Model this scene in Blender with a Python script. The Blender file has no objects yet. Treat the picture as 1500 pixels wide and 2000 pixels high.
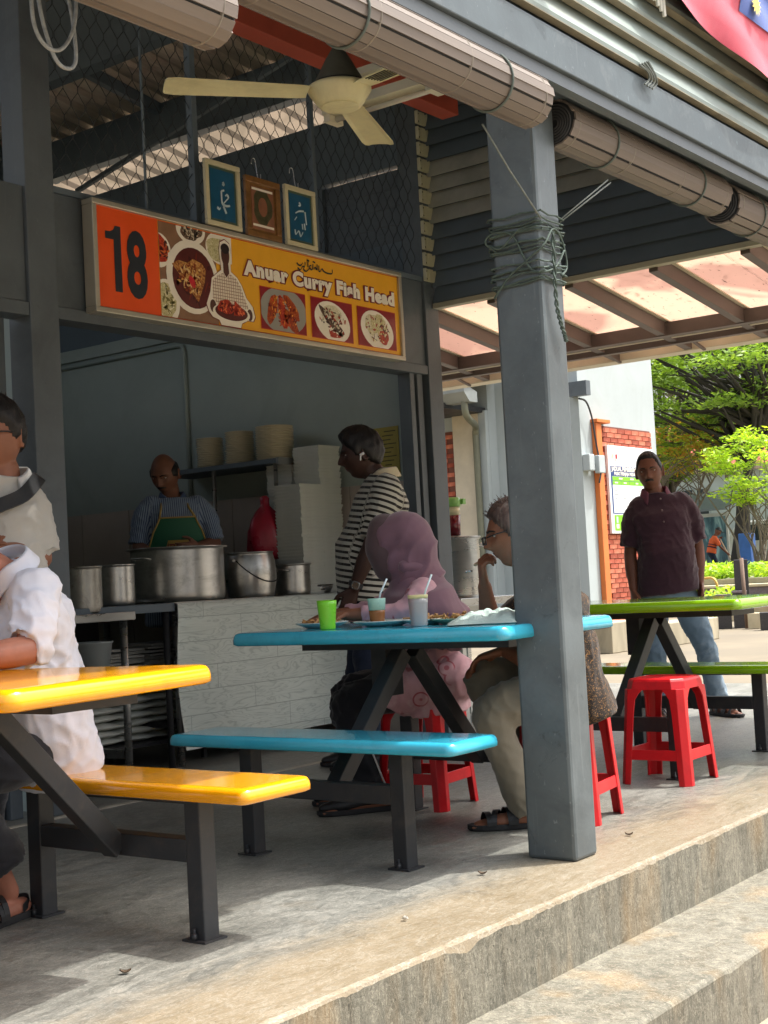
import bpy, math, random
import numpy as np
from mathutils import Vector, Matrix
random.seed(7)
rng = np.random.default_rng(7)
SC = bpy.context.scene
COL = SC.collection
R = math.radians

# ------------------------------------------------------------------ camera
CAM_H = 0.92
cam_d = bpy.data.cameras.new('camera')
cam = bpy.data.objects.new('camera', cam_d)
COL.objects.link(cam)
yaw, pit, rol = R(36.98760426), R(2.91882694), R(-3.06750675)
fw = Vector((math.cos(pit)*math.cos(yaw), math.cos(pit)*math.sin(yaw), math.sin(pit)))
rt = Vector((math.sin(yaw), -math.cos(yaw), 0))
up = rt.cross(fw)
rt2 = math.cos(rol)*rt + math.sin(rol)*up
up2 = -math.sin(rol)*rt + math.cos(rol)*up
m = Matrix((rt2, up2, -fw)).transposed().to_4x4()
m.translation = Vector((0, 0, CAM_H))
cam.matrix_world = m
cam_d.sensor_fit = 'VERTICAL'
cam_d.sensor_height = 36
cam_d.lens = 2706.825/2000*36
cam_d.clip_start = 0.05
cam_d.clip_end = 600
SC.camera = cam

# ------------------------------------------------------------------ sky, sun, exposure
SUN_EL = R(65)
SUN_DIR = Vector((0.74, -0.67, 0)).normalized()*math.cos(SUN_EL) + Vector((0, 0, math.sin(SUN_EL)))
world = bpy.data.worlds.new('World')
SC.world = world
world.use_nodes = True
wn = world.node_tree
sky = wn.nodes.new('ShaderNodeTexSky')
sky.sky_type = 'NISHITA'
sky.sun_disc = False
sky.sun_elevation = SUN_EL
sky.sun_rotation = math.atan2(SUN_DIR.x, SUN_DIR.y)
sky.air_density = 1.2
sky.dust_density = 9.0
sky.ozone_density = 1.0
bg = wn.nodes['Background']
bg.inputs['Strength'].default_value = 0.15
hsv = wn.nodes.new('ShaderNodeHueSaturation')   # hazy tropical sky: paler than clear blue
hsv.inputs['Saturation'].default_value = 0.5
wn.links.new(sky.outputs['Color'], hsv.inputs['Color'])
wn.links.new(hsv.outputs['Color'], bg.inputs['Color'])
sun_d = bpy.data.lights.new('sun', 'SUN')
sun_d.energy = 2.0
sun_d.angle = R(0.6)
sun_d.color = (1.0, 0.965, 0.90)
sun = bpy.data.objects.new('sun', sun_d)
COL.objects.link(sun)
sun.rotation_euler = (-SUN_DIR).to_track_quat('-Z', 'Y').to_euler()
SC.view_settings.view_transform = 'Standard'
SC.view_settings.look = 'None'
SC.view_settings.gamma = 1
SC.view_settings.use_curve_mapping = False
SC.view_settings.exposure = 1.32
SC.cycles.max_bounces = 9
SC.cycles.diffuse_bounces = 7
SC.cycles.glossy_bounces = 3
SC.cycles.transmission_bounces = 4
SC.cycles.transparent_max_bounces = 8
SC.cycles.sample_clamp_indirect = 6
SC.cycles.use_denoising = True
SC.cycles.caustics_reflective = False
SC.cycles.caustics_refractive = False

# ------------------------------------------------------------------ helpers: materials
def lin(h):
    h = h.lstrip('#')
    c = [int(h[i:i+2], 16)/255 for i in (0, 2, 4)]
    return tuple((x/12.92 if x <= 0.04045 else ((x+0.055)/1.055)**2.4) for x in c)

class NT:
    def __init__(self, name):
        self.m = bpy.data.materials.new(name)
        self.m.use_nodes = True
        self.t = self.m.node_tree
        self.b = self.t.nodes['Principled BSDF']
        self.co = None
    def n(self, typ, **kw):
        nd = self.t.nodes.new(typ)
        for k, v in kw.items():
            setattr(nd, k, v)
        return nd
    def l(self, a, b):
        self.t.links.new(a, b)
    def coord(self, kind='Object', scale=(1, 1, 1), rot=(0, 0, 0), loc=(0, 0, 0)):
        if self.co is None:
            self.co = self.n('ShaderNodeTexCoord')
        mp = self.n('ShaderNodeMapping')
        mp.inputs['Scale'].default_value = scale
        mp.inputs['Rotation'].default_value = rot
        mp.inputs['Location'].default_value = loc
        self.l(self.co.outputs[kind], mp.inputs['Vector'])
        return mp.outputs['Vector']
    def noise(self, vec, scale, detail=4, rough=0.6, dist=0.0):
        nd = self.n('ShaderNodeTexNoise')
        nd.inputs['Scale'].default_value = scale
        nd.inputs['Detail'].default_value = detail
        nd.inputs['Roughness'].default_value = rough
        nd.inputs['Distortion'].default_value = dist
        self.l(vec, nd.inputs['Vector'])
        return nd.outputs['Fac']
    def ramp(self, fac, stops, interp='LINEAR'):
        nd = self.n('ShaderNodeValToRGB')
        nd.color_ramp.interpolation = interp
        el = nd.color_ramp.elements
        while len(el) < len(stops):
            el.new(0.5)
        for e, (p, c) in zip(el, stops):
            e.position = p
            e.color = (c, c, c, 1) if isinstance(c, (int, float)) else (*c, 1)
        self.l(fac, nd.inputs['Fac'])
        return nd.outputs['Color']
    def mix(self, fac, a, b, mode='MIX'):
        nd = self.n('ShaderNodeMix', data_type='RGBA', blend_type=mode)
        for ix, v in ((0, fac), (6, a), (7, b)):
            sock = nd.inputs[ix]
            if isinstance(v, (int, float)):
                sock.default_value = v if ix == 0 else (v, v, v, 1)
            elif isinstance(v, tuple):
                sock.default_value = (*v, 1)
            else:
                self.l(v, sock)
        return nd.outputs[2]
    def math(self, op, a, b=None, clamp=False):
        nd = self.n('ShaderNodeMath', operation=op, use_clamp=clamp)
        for i, v in enumerate((a, b)):
            if v is None:
                continue
            if isinstance(v, (int, float)):
                nd.inputs[i].default_value = v
            else:
                self.l(v, nd.inputs[i])
        return nd.outputs[0]
    def bump(self, h, strength=0.2, dist=0.01, normal=None):
        nd = self.n('ShaderNodeBump')
        nd.inputs['Strength'].default_value = strength
        nd.inputs['Distance'].default_value = dist
        self.l(h, nd.inputs['Height'])
        if normal is not None:
            self.l(normal, nd.inputs['Normal'])
        self.l(nd.outputs['Normal'], self.b.inputs['Normal'])
        return nd.outputs['Normal']
    def sep(self, vec):
        nd = self.n('ShaderNodeSeparateXYZ')
        self.l(vec, nd.inputs[0])
        return nd.outputs
    def set(self, **kw):
        for k, v in kw.items():
            s = self.b.inputs[k.replace('_', ' ')]
            if isinstance(v, (int, float)):
                s.default_value = v
            elif isinstance(v, tuple):
                s.default_value = (*v, 1) if len(v) == 3 and s.type == 'RGBA' else v
            else:
                self.l(v, s)

MATS = {}
def pm(name, base, rough=0.5, metal=0.0, var=0.12, scale=6.0, bump=0.0, bscale=80.0, spec=0.5, coat=0.0, stain=None, stain_amt=0.35, stain_scale=2.5, stretch=(1, 1, 1), trans=0.0, sheen=0.0, rvar=0.12, scuff=0.0):
    if name in MATS:
        return MATS[name]
    q = NT(name)
    c = lin(base) if isinstance(base, str) else base
    v = q.coord(scale=stretch)
    f = q.noise(v, scale, 5, 0.62)
    lo = tuple(max(0, x*(1-var*1.6)) for x in c)
    hi = tuple(min(1, x*(1+var*1.6)) for x in c)
    col = q.ramp(f, [(0.25, lo), (0.75, hi)])
    if stain is not None:
        s = q.noise(v, stain_scale, 7, 0.7, 0.6)
        sm = q.ramp(s, [(0.50, 0.0), (0.68, stain_amt)])
        col = q.mix(sm, col, lin(stain) if isinstance(stain, str) else stain)
    q.l(col, q.b.inputs['Base Color'])
    rr = q.ramp(f, [(0.2, max(0.02, rough-rvar)), (0.8, min(1, rough+rvar))])
    q.l(rr, q.b.inputs['Roughness'])
    q.set(Metallic=metal, Specular_IOR_Level=spec, Coat_Weight=coat)
    if sheen:
        q.set(Sheen_Weight=sheen)
    if trans:
        q.set(Transmission_Weight=trans)
    if scuff:   # pale scratches, specks and drips in worn paint
        sp = q.ramp(q.noise(q.coord(scale=(1, 1, 0.5)), 70, 3, 0.7), [(0.66, 0.0), (0.72, scuff)])
        dr = q.ramp(q.noise(q.coord(scale=(1, 1, 0.05)), 24, 4, 0.7), [(0.60, 0.0), (0.75, scuff*0.8)])
        dk = q.ramp(q.noise(v, 11, 6, 0.75, 1.0), [(0.62, 0.0), (0.70, scuff)])
        col = q.mix(q.math('MAXIMUM', sp, dr), col, tuple(min(1, x*1.7+0.05) for x in c))
        col = q.mix(dk, col, tuple(x*0.45 for x in c))
        q.l(col, q.b.inputs['Base Color'])
    if bump:
        q.bump(q.noise(v, bscale, 3, 0.6), bump, 0.004)
    MATS[name] = q.m
    return q.m

# ------------------------------------------------------------------ helpers: meshes
class MB:
    def __init__(self):
        self.v = []; self.f = []; self.mi = []; self.cur = 0; self.sm = []; self.smooth = False
    def face(self, idx):
        self.f.append(tuple(idx)); self.mi.append(self.cur); self.sm.append(self.smooth)
    def add(self, vs, fs):
        o = len(self.v)
        self.v.extend([tuple(map(float, p)) for p in vs])
        for f in fs:
            self.face([i+o for i in f])
        return self
    def box(self, x0, y0, z0, x1, y1, z1):
        vs = [(x0, y0, z0), (x1, y0, z0), (x1, y1, z0), (x0, y1, z0), (x0, y0, z1), (x1, y0, z1), (x1, y1, z1), (x0, y1, z1)]
        return self.add(vs, [(0, 3, 2, 1), (4, 5, 6, 7), (0, 1, 5, 4), (1, 2, 6, 5), (2, 3, 7, 6), (3, 0, 4, 7)])
    def bar(self, a, b, w, h, upv=(0, 0, 1)):
        a, b = Vector(a), Vector(b)
        d = (b-a).normalized(); u = Vector(upv); s = d.cross(u)
        if s.length < 1e-4:
            s = d.cross(Vector((0, 1, 0)))
        s.normalize(); u = s.cross(d)
        vs = []
        for p in (a, b):
            for i, j in ((-1, -1), (1, -1), (1, 1), (-1, 1)):
                vs.append(p+s*(i*w/2)+u*(j*h/2))
        return self.add(vs, [(0, 1, 2, 3), (7, 6, 5, 4), (0, 4, 5, 1), (1, 5, 6, 2), (2, 6, 7, 3), (3, 7, 4, 0)])
    def rings(self, rs, closed=True, cap=True):
        o = len(self.v); n = len(rs[0])
        for r in rs:
            self.v.extend([tuple(map(float, p)) for p in r])
        for i in range(len(rs)-1):
            for j in range(n if closed else n-1):
                a = o+i*n+j; b = o+i*n+(j+1) % n
                self.face((a, b, b+n, a+n))
        if cap and closed:
            self.face([o+j for j in range(n)][::-1])
            self.face([o+(len(rs)-1)*n+j for j in range(n)])
        return self
    def tube(self, pts, r, seg=8, cap=True):
        pts = [Vector(p) for p in pts]
        n = len(pts); rs = []
        rad = r if hasattr(r, '__len__') else [r]*n
        t0 = (pts[1]-pts[0]).normalized()
        ref = Vector((0, 0, 1)) if abs(t0.z) < 0.9 else Vector((1, 0, 0))
        s = t0.cross(ref).normalized()
        for i in range(n):
            t = (pts[min(i+1, n-1)]-pts[max(i-1, 0)]).normalized()
            s = (s-t*s.dot(t)).normalized()
            u = t.cross(s)
            rs.append([pts[i]+(s*math.cos(2*math.pi*k/seg)+u*math.sin(2*math.pi*k/seg))*rad[i] for k in range(seg)])
        self.smooth = seg > 5
        self.rings(rs, True, cap)
        self.smooth = False
        return self
    def lathe(self, prof, c=(0, 0, 0), seg=32, axis='z', smooth=True):
        rs = []
        for r, z in prof:
            ring = []
            for k in range(seg):
                a = 2*math.pi*k/seg
                x, y = r*math.cos(a), r*math.sin(a)
                if axis == 'z':
                    ring.append((c[0]+x, c[1]+y, c[2]+z))
                elif axis == 'x':
                    ring.append((c[0]+z, c[1]+x, c[2]+y))
                else:
                    ring.append((c[0]+y, c[1]+z, c[2]+x))
            rs.append(ring)
        self.smooth = smooth
        self.rings(rs, True, True)
        self.smooth = False
        return self
    def sphere(self, c, rad, seg=14, ring=9):
        rx, ry, rz = rad if hasattr(rad, '__len__') else (rad,)*3
        rs = []
        for i in range(ring+1):
            t = math.pi*(i+0.02*(i == 0)-0.02*(i == ring))/ring
            rs.append([(c[0]+rx*math.sin(t)*math.cos(2*math.pi*k/seg), c[1]+ry*math.sin(t)*math.sin(2*math.pi*k/seg), c[2]-rz*math.cos(t)) for k in range(seg)])
        self.smooth = True
        self.rings(rs)
        self.smooth = False
        return self
    def prism(self, poly, fn):
        """poly: 2-D outline; fn(u, v, side) -> 3-D point for side 0 and 1"""
        n = len(poly)
        vs = [fn(u, v, 0) for u, v in poly]+[fn(u, v, 1) for u, v in poly]
        fs = [tuple(range(n))[::-1], tuple(range(n, 2*n))]+[(i, (i+1) % n, n+(i+1) % n, n+i) for i in range(n)]
        return self.add(vs, fs)
    def mesh(self, name):
        me = bpy.data.meshes.new(name)
        me.from_pydata(self.v, [], self.f)
        me.polygons.foreach_set('material_index', self.mi)
        me.polygons.foreach_set('use_smooth', self.sm)
        me.update()
        return me

def link(o, parent=None):
    COL.objects.link(o)
    if parent is not None:
        o.parent = parent
    return o

ONES = ['', 'first', 'second', 'third', 'fourth', 'fifth', 'sixth', 'seventh', 'eighth', 'ninth', 'tenth', 'eleventh', 'twelfth', 'thirteenth', 'fourteenth', 'fifteenth', 'sixteenth', 'seventeenth', 'eighteenth', 'nineteenth']
def ordinal(n):
    if n < 20: return ONES[n]
    t, o = divmod(n, 10); w = {2: 'twent', 3: 'thirt', 4: 'fort', 5: 'fift'}[t]
    return w+'ieth' if o == 0 else w+'y-'+ONES[o]
def thing(name, label, cat, loc=(0, 0, 0), rotz=0.0, group=None):
    o = bpy.data.objects.new(name, None)
    o.empty_display_size = 0.1
    link(o)
    o.location = loc
    o.rotation_euler = (0, 0, rotz)
    o['label'] = label
    o['category'] = cat
    if group:
        o['group'] = group
    return o

def tag(o, label, cat, group=None):
    o['label'] = label; o['category'] = cat
    if group:
        o['group'] = group
    return o

def fixnormals(me):
    import bmesh
    bm = bmesh.new(); bm.from_mesh(me)
    bmesh.ops.recalc_face_normals(bm, faces=bm.faces)
    bm.to_mesh(me); bm.free()

def obj(name, mb, mats, parent=None, world=False, bevel=0.0, seg=2, loc=None, kind=None, label=None, fix=True):
    """link one mesh object; world=True: vertices are in world space while the parent sits (unrotated) elsewhere"""
    me = mb.mesh(name) if isinstance(mb, MB) else mb
    if isinstance(mb, MB) and fix:
        fixnormals(me)
    if not isinstance(mats, (list, tuple)):
        mats = [mats]
    if not me.materials:
        for m_ in mats:
            me.materials.append(m_)
    o = bpy.data.objects.new(name, me)
    link(o, parent)
    if world and parent is not None:
        off = Vector((0, 0, 0)); p = parent
        while p is not None:
            off -= Vector(p.location); p = p.parent
        o.location = off
    if loc is not None:
        o.location = loc
    if bevel:
        b = o.modifiers.new('edge', 'BEVEL')
        b.width = bevel; b.segments = seg; b.limit_method = 'ANGLE'; b.angle_limit = R(35)
        b.harden_normals = False
    if kind:
        o['kind'] = kind
    if label:
        o['label'] = label
    return o

def dup(root, loc=None, rotz=None, label=None, group=None):
    r = root.copy(); COL.objects.link(r)
    if loc is not None:
        r.location = loc
    if rotz is not None:
        r.rotation_euler = (0, 0, rotz)
    if label:
        r['label'] = label
    if group:
        r['group'] = group
    for ch in list(root.children):
        c = ch.copy(); COL.objects.link(c); c.parent = r
        for g in ch.children:
            d = g.copy(); COL.objects.link(d); d.parent = c
    return r

def bezier(pts, n=12):
    """Catmull-Rom through the points"""
    P = [Vector(p) for p in pts]
    P = [P[0]*2-P[1]]+P+[P[-1]*2-P[-2]]
    out = []
    for i in range(1, len(P)-2):
        for k in range(n):
            t = k/n
            a, b, c, d = P[i-1], P[i], P[i+1], P[i+2]
            out.append(0.5*((2*b)+(c-a)*t+(2*a-5*b+4*c-d)*t*t+(3*b-a-3*c+d)*t**3))
    out.append(P[-2])
    return out

def text_obj(name, body, size, mat, parent, origin, uax, vax, sx=1.0, offset=0.0, align='LEFT', depth=0.0006, shear=0.0, spacing=1.0, fit=None):
    """flat lettering: origin is the baseline start, uax the writing direction, vax up"""
    cu = bpy.data.curves.new(name, 'FONT')
    cu.body = body; cu.size = size; cu.offset = offset; cu.extrude = depth; cu.align_x = align; cu.shear = shear
    cu.space_character = spacing; cu.resolution_u = 4
    tmp = bpy.data.objects.new(name, cu)
    COL.objects.link(tmp)
    dg = bpy.context.evaluated_depsgraph_get()
    me = bpy.data.meshes.new_from_object(tmp.evaluated_get(dg))
    bpy.data.objects.remove(tmp)
    bpy.data.curves.remove(cu)
    if fit:
        xs = [p.co.x for p in me.vertices]; sx = fit/max(xs)
    u, v = Vector(uax).normalized(), Vector(vax).normalized()
    w = u.cross(v)
    mt = Matrix((u*sx, v, w)).transposed().to_4x4()
    me.transform(mt)
    me.materials.clear(); me.materials.append(mat)
    o = bpy.data.objects.new(name, me)
    link(o, parent)
    off = Vector(origin); p = parent
    while p is not None:
        off -= Vector(p.location); p = p.parent
    o.location = off
    return o
# ------------------------------------------------------------------ materials of the setting
def concrete_mat(name, riser=False):
    q = NT(name)
    v = q.coord(scale=(1, 1, 1))
    big = q.noise(v, 0.9, 6, 0.6, 0.5)
    vs = q.coord(scale=(1, 1, 0.22) if riser else (0.55, 1.6, 1))
    mid = q.noise(vs, 7.0 if riser else 4.6, 9, 0.78, 1.6)
    fine = q.noise(v, 26, 8, 0.75, 0.4)
    c1 = q.ramp(mid, [(0.30, (0.055, 0.057, 0.052)), (0.47, (0.135, 0.138, 0.124)), (0.60, (0.225, 0.225, 0.202)), (0.76, (0.33, 0.325, 0.29))])
    c2 = q.ramp(big, [(0.35, (0.13, 0.122, 0.10)), (0.6, (0.235, 0.235, 0.217))])
    col = q.mix(0.32, c1, c2)
    fr = q.ramp(fine, [(0.30, 0.50), (0.52, 1.0), (0.75, 1.3)])
    col = q.mix(0.75, col, fr, 'MULTIPLY')
    # ochre water stain band along the outer edge of the slab
    if not riser:
        s = q.sep(v)
        edge = q.math('SUBTRACT', 2.52, s[1])
        e2 = q.math('ADD', edge, q.math('MULTIPLY', q.math('SUBTRACT', mid, 0.5), 0.5))
        em = q.ramp(e2, [(0.02, 0.0), (0.24, 0.62)])
        col = q.mix(em, col, (0.25, 0.185, 0.10))
        blot = q.ramp(q.noise(v, 1.9, 4, 0.6, 1.5), [(0.60, 0.0), (0.68, 0.5)])
        col = q.mix(blot, col, (0.13, 0.115, 0.09))
    else:
        st = q.ramp(q.noise(q.coord(scale=(1, 1, 0.08)), 11, 5, 0.7), [(0.50, 0.0), (0.70, 0.6)])
        col = q.mix(st, col, (0.11, 0.095, 0.07))
        och = q.ramp(q.noise(q.coord(scale=(1, 1, 0.3)), 2.4, 4, 0.6), [(0.52, 0.0), (0.66, 0.55)])
        col = q.mix(och, col, (0.36, 0.25, 0.13))
    sw = q.noise(q.coord(scale=(0.8, 2.2, 1) if not riser else (1.6, 1, 0.6)), 9, 6, 0.7, 2.5)
    swm = q.ramp(q.math('ABSOLUTE', q.math('SUBTRACT', sw, 0.5)), [(0.0, 0.55), (0.022, 0.0)])
    col = q.mix(swm, col, (0.42, 0.41, 0.36))
    gr = q.ramp(q.noise(v, 160, 3, 0.7), [(0.3, 0.72), (0.7, 1.25)])
    col = q.mix(0.8, col, gr, 'MULTIPLY')
    spots = q.ramp(q.noise(v, 95, 2, 0.5), [(0.24, 0.35), (0.33, 1.0)])
    col = q.mix(1.0, col, spots, 'MULTIPLY')
    if riser:
        col = q.mix(1.0, col, (1.0, 0.95, 0.84), 'MULTIPLY')
    q.l(col, q.b.inputs['Base Color'])
    rr = q.ramp(mid, [(0.3, 0.30 if not riser else 0.7), (0.7, 0.62 if not riser else 0.9)])
    q.l(rr, q.b.inputs['Roughness'])
    q.set(Specular_IOR_Level=0.45)
    h = q.mix(0.5, mid, fine)
    q.bump(h, 0.35 if not riser else 0.8, 0.006 if not riser else 0.012)
    return q.m

M_deck = concrete_mat('worn_concrete')
M_riser = concrete_mat('stained_riser', True)
M_post = pm('blue_grey_paint', '#616a6e', 0.42, 0.25, 0.16, 3.5, 0.12, 60, scuff=0.55, stain='#4c5459', stain_amt=0.5, stain_scale=6)
M_beam = pm('weathered_beam_paint', '#566167', 0.55, 0.2, 0.16, 4, 0.12, 50, scuff=0.6, stain='#7b8386', stain_amt=0.45, stain_scale=5)
M_dark = pm('charcoal_paint', '#5b6369', 0.5, 0.1, 0.14, 3, 0.06, 60, scuff=0.22, stain='#474e53', stain_amt=0.5)
M_navy = pm('slate_paint_and_shade', '#5f6c76', 0.6, 0.0, 0.12, 2, 0.05, 50)
M_wall = pm('grey_green_wall', '#a1ada8', 0.7, 0.0, 0.08, 1.4, 0.05, 60, stain='#8b9691', stain_amt=0.5, stain_scale=1.2)
M_tan = pm('tan_dado_tile', '#b3a89e', 0.45, 0.0, 0.12, 2.2)
M_grey = pm('galvanised_and_lit_slat', '#b1b3ab', 0.5, 0.35, 0.14, 5, 0.05, 80)
M_fascia = pm('pale_fascia_metal', '#828f8b', 0.55, 0.15, 0.12, 3, 0.05, 70, stain='#77766a', stain_amt=0.6, stain_scale=4, stretch=(0.3, 1, 2))
M_lip = pm('fascia_lip_rust', '#857f6c', 0.7, 0.0, 0.22, 10, 0.05, 70)
M_red = pm('red_oxide_steel', '#b0503e', 0.55, 0.0, 0.14, 4, 0.04, 60)
M_beige = pm('beige_panel', '#a7a28f', 0.6, 0, 0.07, 2)
M_brown = pm('brown_annex_steel', '#5f5450', 0.55, 0.15, 0.14, 3, 0.05, 60)
M_clip = pm('cream_clip_plastic', '#c3c0a4', 0.5, 0, 0.08, 5)
M_hole = pm('bolt_dark', '#2c2c2c', 0.6, 0.3, 0.1, 5)
M_cream = pm('cream_gutter_paint', '#c9bfa9', 0.6, 0, 0.08, 3)
M_roof = pm('old_roof_metal', '#b5ab9c', 0.5, 0.3, 0.25, 3, 0.05, 50, stain='#6f675e', stain_amt=0.7, stretch=(0.4, 2, 1))

def poly_mat(name, c1, c2, leafy):
    q = NT(name)
    v = q.coord()
    f = q.noise(v, 0.9, 3, 0.5, 1.6)
    col = q.ramp(f, [(0.44, c1), (0.52, c2)])
    if leafy:
        sp = q.ramp(q.noise(q.coord(scale=(1, 2.4, 1)), 22, 2, 0.5, 0.3), [(0.26, 0.35), (0.33, 1.0)])
        col = q.mix(1.0, col, sp, 'MULTIPLY')
    d = q.n('ShaderNodeBsdfDiffuse'); tr = q.n('ShaderNodeBsdfTranslucent'); mx = q.n('ShaderNodeMixShader')
    q.l(col, d.inputs['Color']); q.l(col, tr.inputs['Color'])
    mx.inputs[0].default_value = 0.72
    q.l(d.outputs[0], mx.inputs[1]); q.l(tr.outputs[0], mx.inputs[2])
    q.l(mx.outputs[0], q.t.nodes['Material Output'].inputs['Surface'])
    return q.m
M_poly = poly_mat('pink_polycarbonate', (0.60, 0.45, 0.40), (0.76, 0.63, 0.54), True)
M_poly2 = poly_mat('tan_skylight_sheet', (0.125, 0.10, 0.072), (0.165, 0.13, 0.095), False)

# ------------------------------------------------------------------ ground: slab, two steps, plaza
def kinded(o, kind='structure'):
    o['kind'] = kind
    return o
EDGE_Y = 2.047
def worn_nosing(x0, x1, n, y, z, depth, riser_bottom, seed):
    """slab strip whose front arris is chipped: returns (top strip mb, riser mb)"""
    r = np.random.default_rng(seed)
    xs = np.linspace(x0, x1, n)
    w1 = np.convolve(r.normal(0, 1, n+40), np.ones(9)/9, 'same')[20:20+n]
    w2 = r.normal(0, 1, n)
    w2 = np.convolve(w2, np.ones(3)/3, 'same')
    chip = np.maximum(0, w1*0.0065+w2*0.0012-0.001)
    # one bigger broken patch like the one under the front bench
    chip += 0.010*np.exp(-((xs-2.98)/0.09)**2)*(0.7+0.3*np.sin(xs*45))
    top = MB(); ris = MB()
    a = [(x, y+0.35, z) for x in xs]
    b = [(x, y+0.014+c*1.1, z-0.001*(c > 0.004)) for x, c in zip(xs, chip)]
    c_ = [(x, y+0.004+c*0.5, z-0.006-c*0.35) for x, c in zip(xs, chip)]
    d_ = [(x, y, z-0.012-c*2.2) for x, c in zip(xs, chip)]
    e_ = [(x, y+0.001, riser_bottom-0.01) for x in xs]
    top.rings([a, b, c_, d_], closed=False); ris.rings([d_, e_], closed=False)
    return top, ris
mb = MB(); mb.add([(-4, EDGE_Y+0.35, 0), (10.2, EDGE_Y+0.35, 0), (10.2, 10, 0), (-4, 10, 0)], [(0, 1, 2, 3)])
kinded(obj('deck_floor', mb, M_deck))
t, r_ = worn_nosing(-2, 10.2, 900, EDGE_Y, 0, 0.35, -0.21, 3)
kinded(obj('deck_edge', t, M_deck, fix=False)); kinded(obj('deck_riser', r_, M_riser, fix=False))
mb = MB(); mb.add([(-4, 1.664+0.35, -0.21), (10.2, 1.664+0.35, -0.21), (10.2, EDGE_Y+0.02, -0.21), (-4, EDGE_Y+0.02, -0.21)], [(0, 1, 2, 3)])
kinded(obj('step_tread', mb, M_riser))
t, r_ = worn_nosing(-2, 10.2, 700, 1.664, -0.21, 0.35, -0.42, 8)
kinded(obj('step_edge', t, M_riser, fix=False)); kinded(obj('step_riser', r_, M_riser, fix=False))
M_plaza = pm('plaza_paving', '#736a59', 0.8, 0, 0.14, 0.9, 0.3, 30, stain='#5e5648', stain_amt=0.5, stain_scale=0.7)
M_low = pm('forecourt_paving', '#8a8070', 0.85, 0, 0.14, 1.3, 0.3, 30)
mb = MB(); mb.add([(-60, -60, -0.42), (300, -60, -0.42), (300, 1.68, -0.42), (-60, 1.68, -0.42)], [(0, 1, 2, 3)])
kinded(obj('ground', mb, M_low))
mb = MB(); mb.add([(10.2, 1.6, -0.004), (300, 1.6, -0.004), (300, 300, -0.004), (10.2, 300, -0.004)], [(0, 1, 2, 3)])
mb.add([(-60, 10, -0.004), (10.2, 10, -0.004), (10.2, 300, -0.004), (-60, 300, -0.004)], [(0, 1, 2, 3)])
kinded(obj('plaza', mb, M_plaza))
# expansion joint in front of the stalls
mb = MB(); mb.box(-2, 4.70, -0.01, 7.2, 4.735, 0.0045)
kinded(obj('floor_joint', mb, pm('joint_mortar', '#a59f92', 0.8, 0, 0.2, 8)))

# ------------------------------------------------------------------ the food hall
hall = thing('food_hall', 'grey steel market hall with open front, roller blinds and stall bays', 'building', (3.97, 2.33, 0))
H = dict(parent=hall, world=True)
def hbox(name, b, mat, bevel=0.0, label=None, seg=2):
    mb = MB(); mb.box(*b)
    return obj(name, mb, mat, bevel=bevel, label=label, seg=seg, **H)
hbox('pillar', (3.895, 2.243, 0, 4.04, 2.424, 3.3), M_post, 0.012)
hbox('front_beam', (-1.5, 2.08, 2.505, 7.15, 2.238, 2.632), M_beam, 0.004)
hbox('blind_rail', (-1.5, 2.095, 2.462, 7.1, 2.135, 2.503), M_dark)
# pale louvred fascia above the beam
fas = MB()
for x0, x1 in ((-1.5, 7.15),):
    y0, z0 = 2.075, 0.0
    prof = [(2.075, 0.0), (2.108, 0.0), (2.112, 0.018), (2.082, 0.02), (2.120, 0.098), (2.126, 0.098), (2.092, 0.016)]
    prof = [(2.068, 0.0), (2.070, -0.014), (2.098, -0.010), (2.098, 0.0), (2.082, 0.004), (2.128, 0.104), (2.120, 0.108)]
    fas.rings([[(x0, y, z) for y, z in prof], [(x1, y, z) for y, z in prof]])
fme = fas.mesh('fascia_louvre'); fixnormals(fme)
lip = MB(); lip.box(-1.5, 2.0685, -0.0175, 7.15, 2.0995, -0.0142)
lme = lip.mesh('fascia_lip')
for k in range(13):
    o = obj('fascia_louvre', fme, M_fascia, parent=hall); o.location = (-3.97, -2.33, 2.672+0.098*k)
    o2 = obj('lip', lme, M_lip, parent=o)
hbox('sun_block_cladding', (-1.5, 2.15, 3.9, 7.15, 2.17, 5.9), M_dark)  # out of view, added to keep the sun out above the louvres
hbox('fascia_backing', (-1.5, 2.15, 2.64, 7.15, 2.158, 3.9), M_navy)
# stall front
YF = 4.77
hbox('stall_post', (3.865, YF, 0, 4.022, YF+0.15, 4.4), M_dark, 0.004)
hbox('stall_post', (6.86, YF, 0, 7.0, YF+0.15, 4.3), M_dark, 0.004)
hbox('door_channel', (6.70, YF+0.03, 0, 6.745, YF+0.12, 2.17), M_dark, 0.003)
hbox('door_channel', (6.775, YF+0.03, 0, 6.83, YF+0.14, 2.17), M_dark, 0.003)
hbox('lintel_panel', (4.022, YF+0.02, 2.222, 6.86, YF+0.06, 2.735), M_dark, 0.003)
hbox('lintel_beam', (4.022, YF+0.005, 2.165, 6.86, YF+0.13, 2.219), M_dark, 0.003)
hbox('mesh_rail', (4.022, YF+0.01, 2.737, 6.86, YF+0.07, 2.765), M_navy)
# neighbouring bay on the left
hbox('lintel_panel', (1.2, YF+0.02, 2.222, 3.863, YF+0.06, 2.735), M_dark, 0.003)
hbox('lintel_beam', (1.2, YF+0.005, 2.16, 3.863, YF+0.13, 2.219), M_dark, 0.003)
hbox('shutter_panel', (1.2, YF+0.16, 0, 3.66, YF+0.18, 2.158), M_beige)
hbox('shutter_frame', (3.665, YF+0.12, 0, 3.72, YF+0.2, 2.158), M_dark, 0.004)
hbox('shutter_frame', (3.735, YF+0.10, 0, 3.80, YF+0.2, 2.158), M_dark, 0.004)
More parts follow.
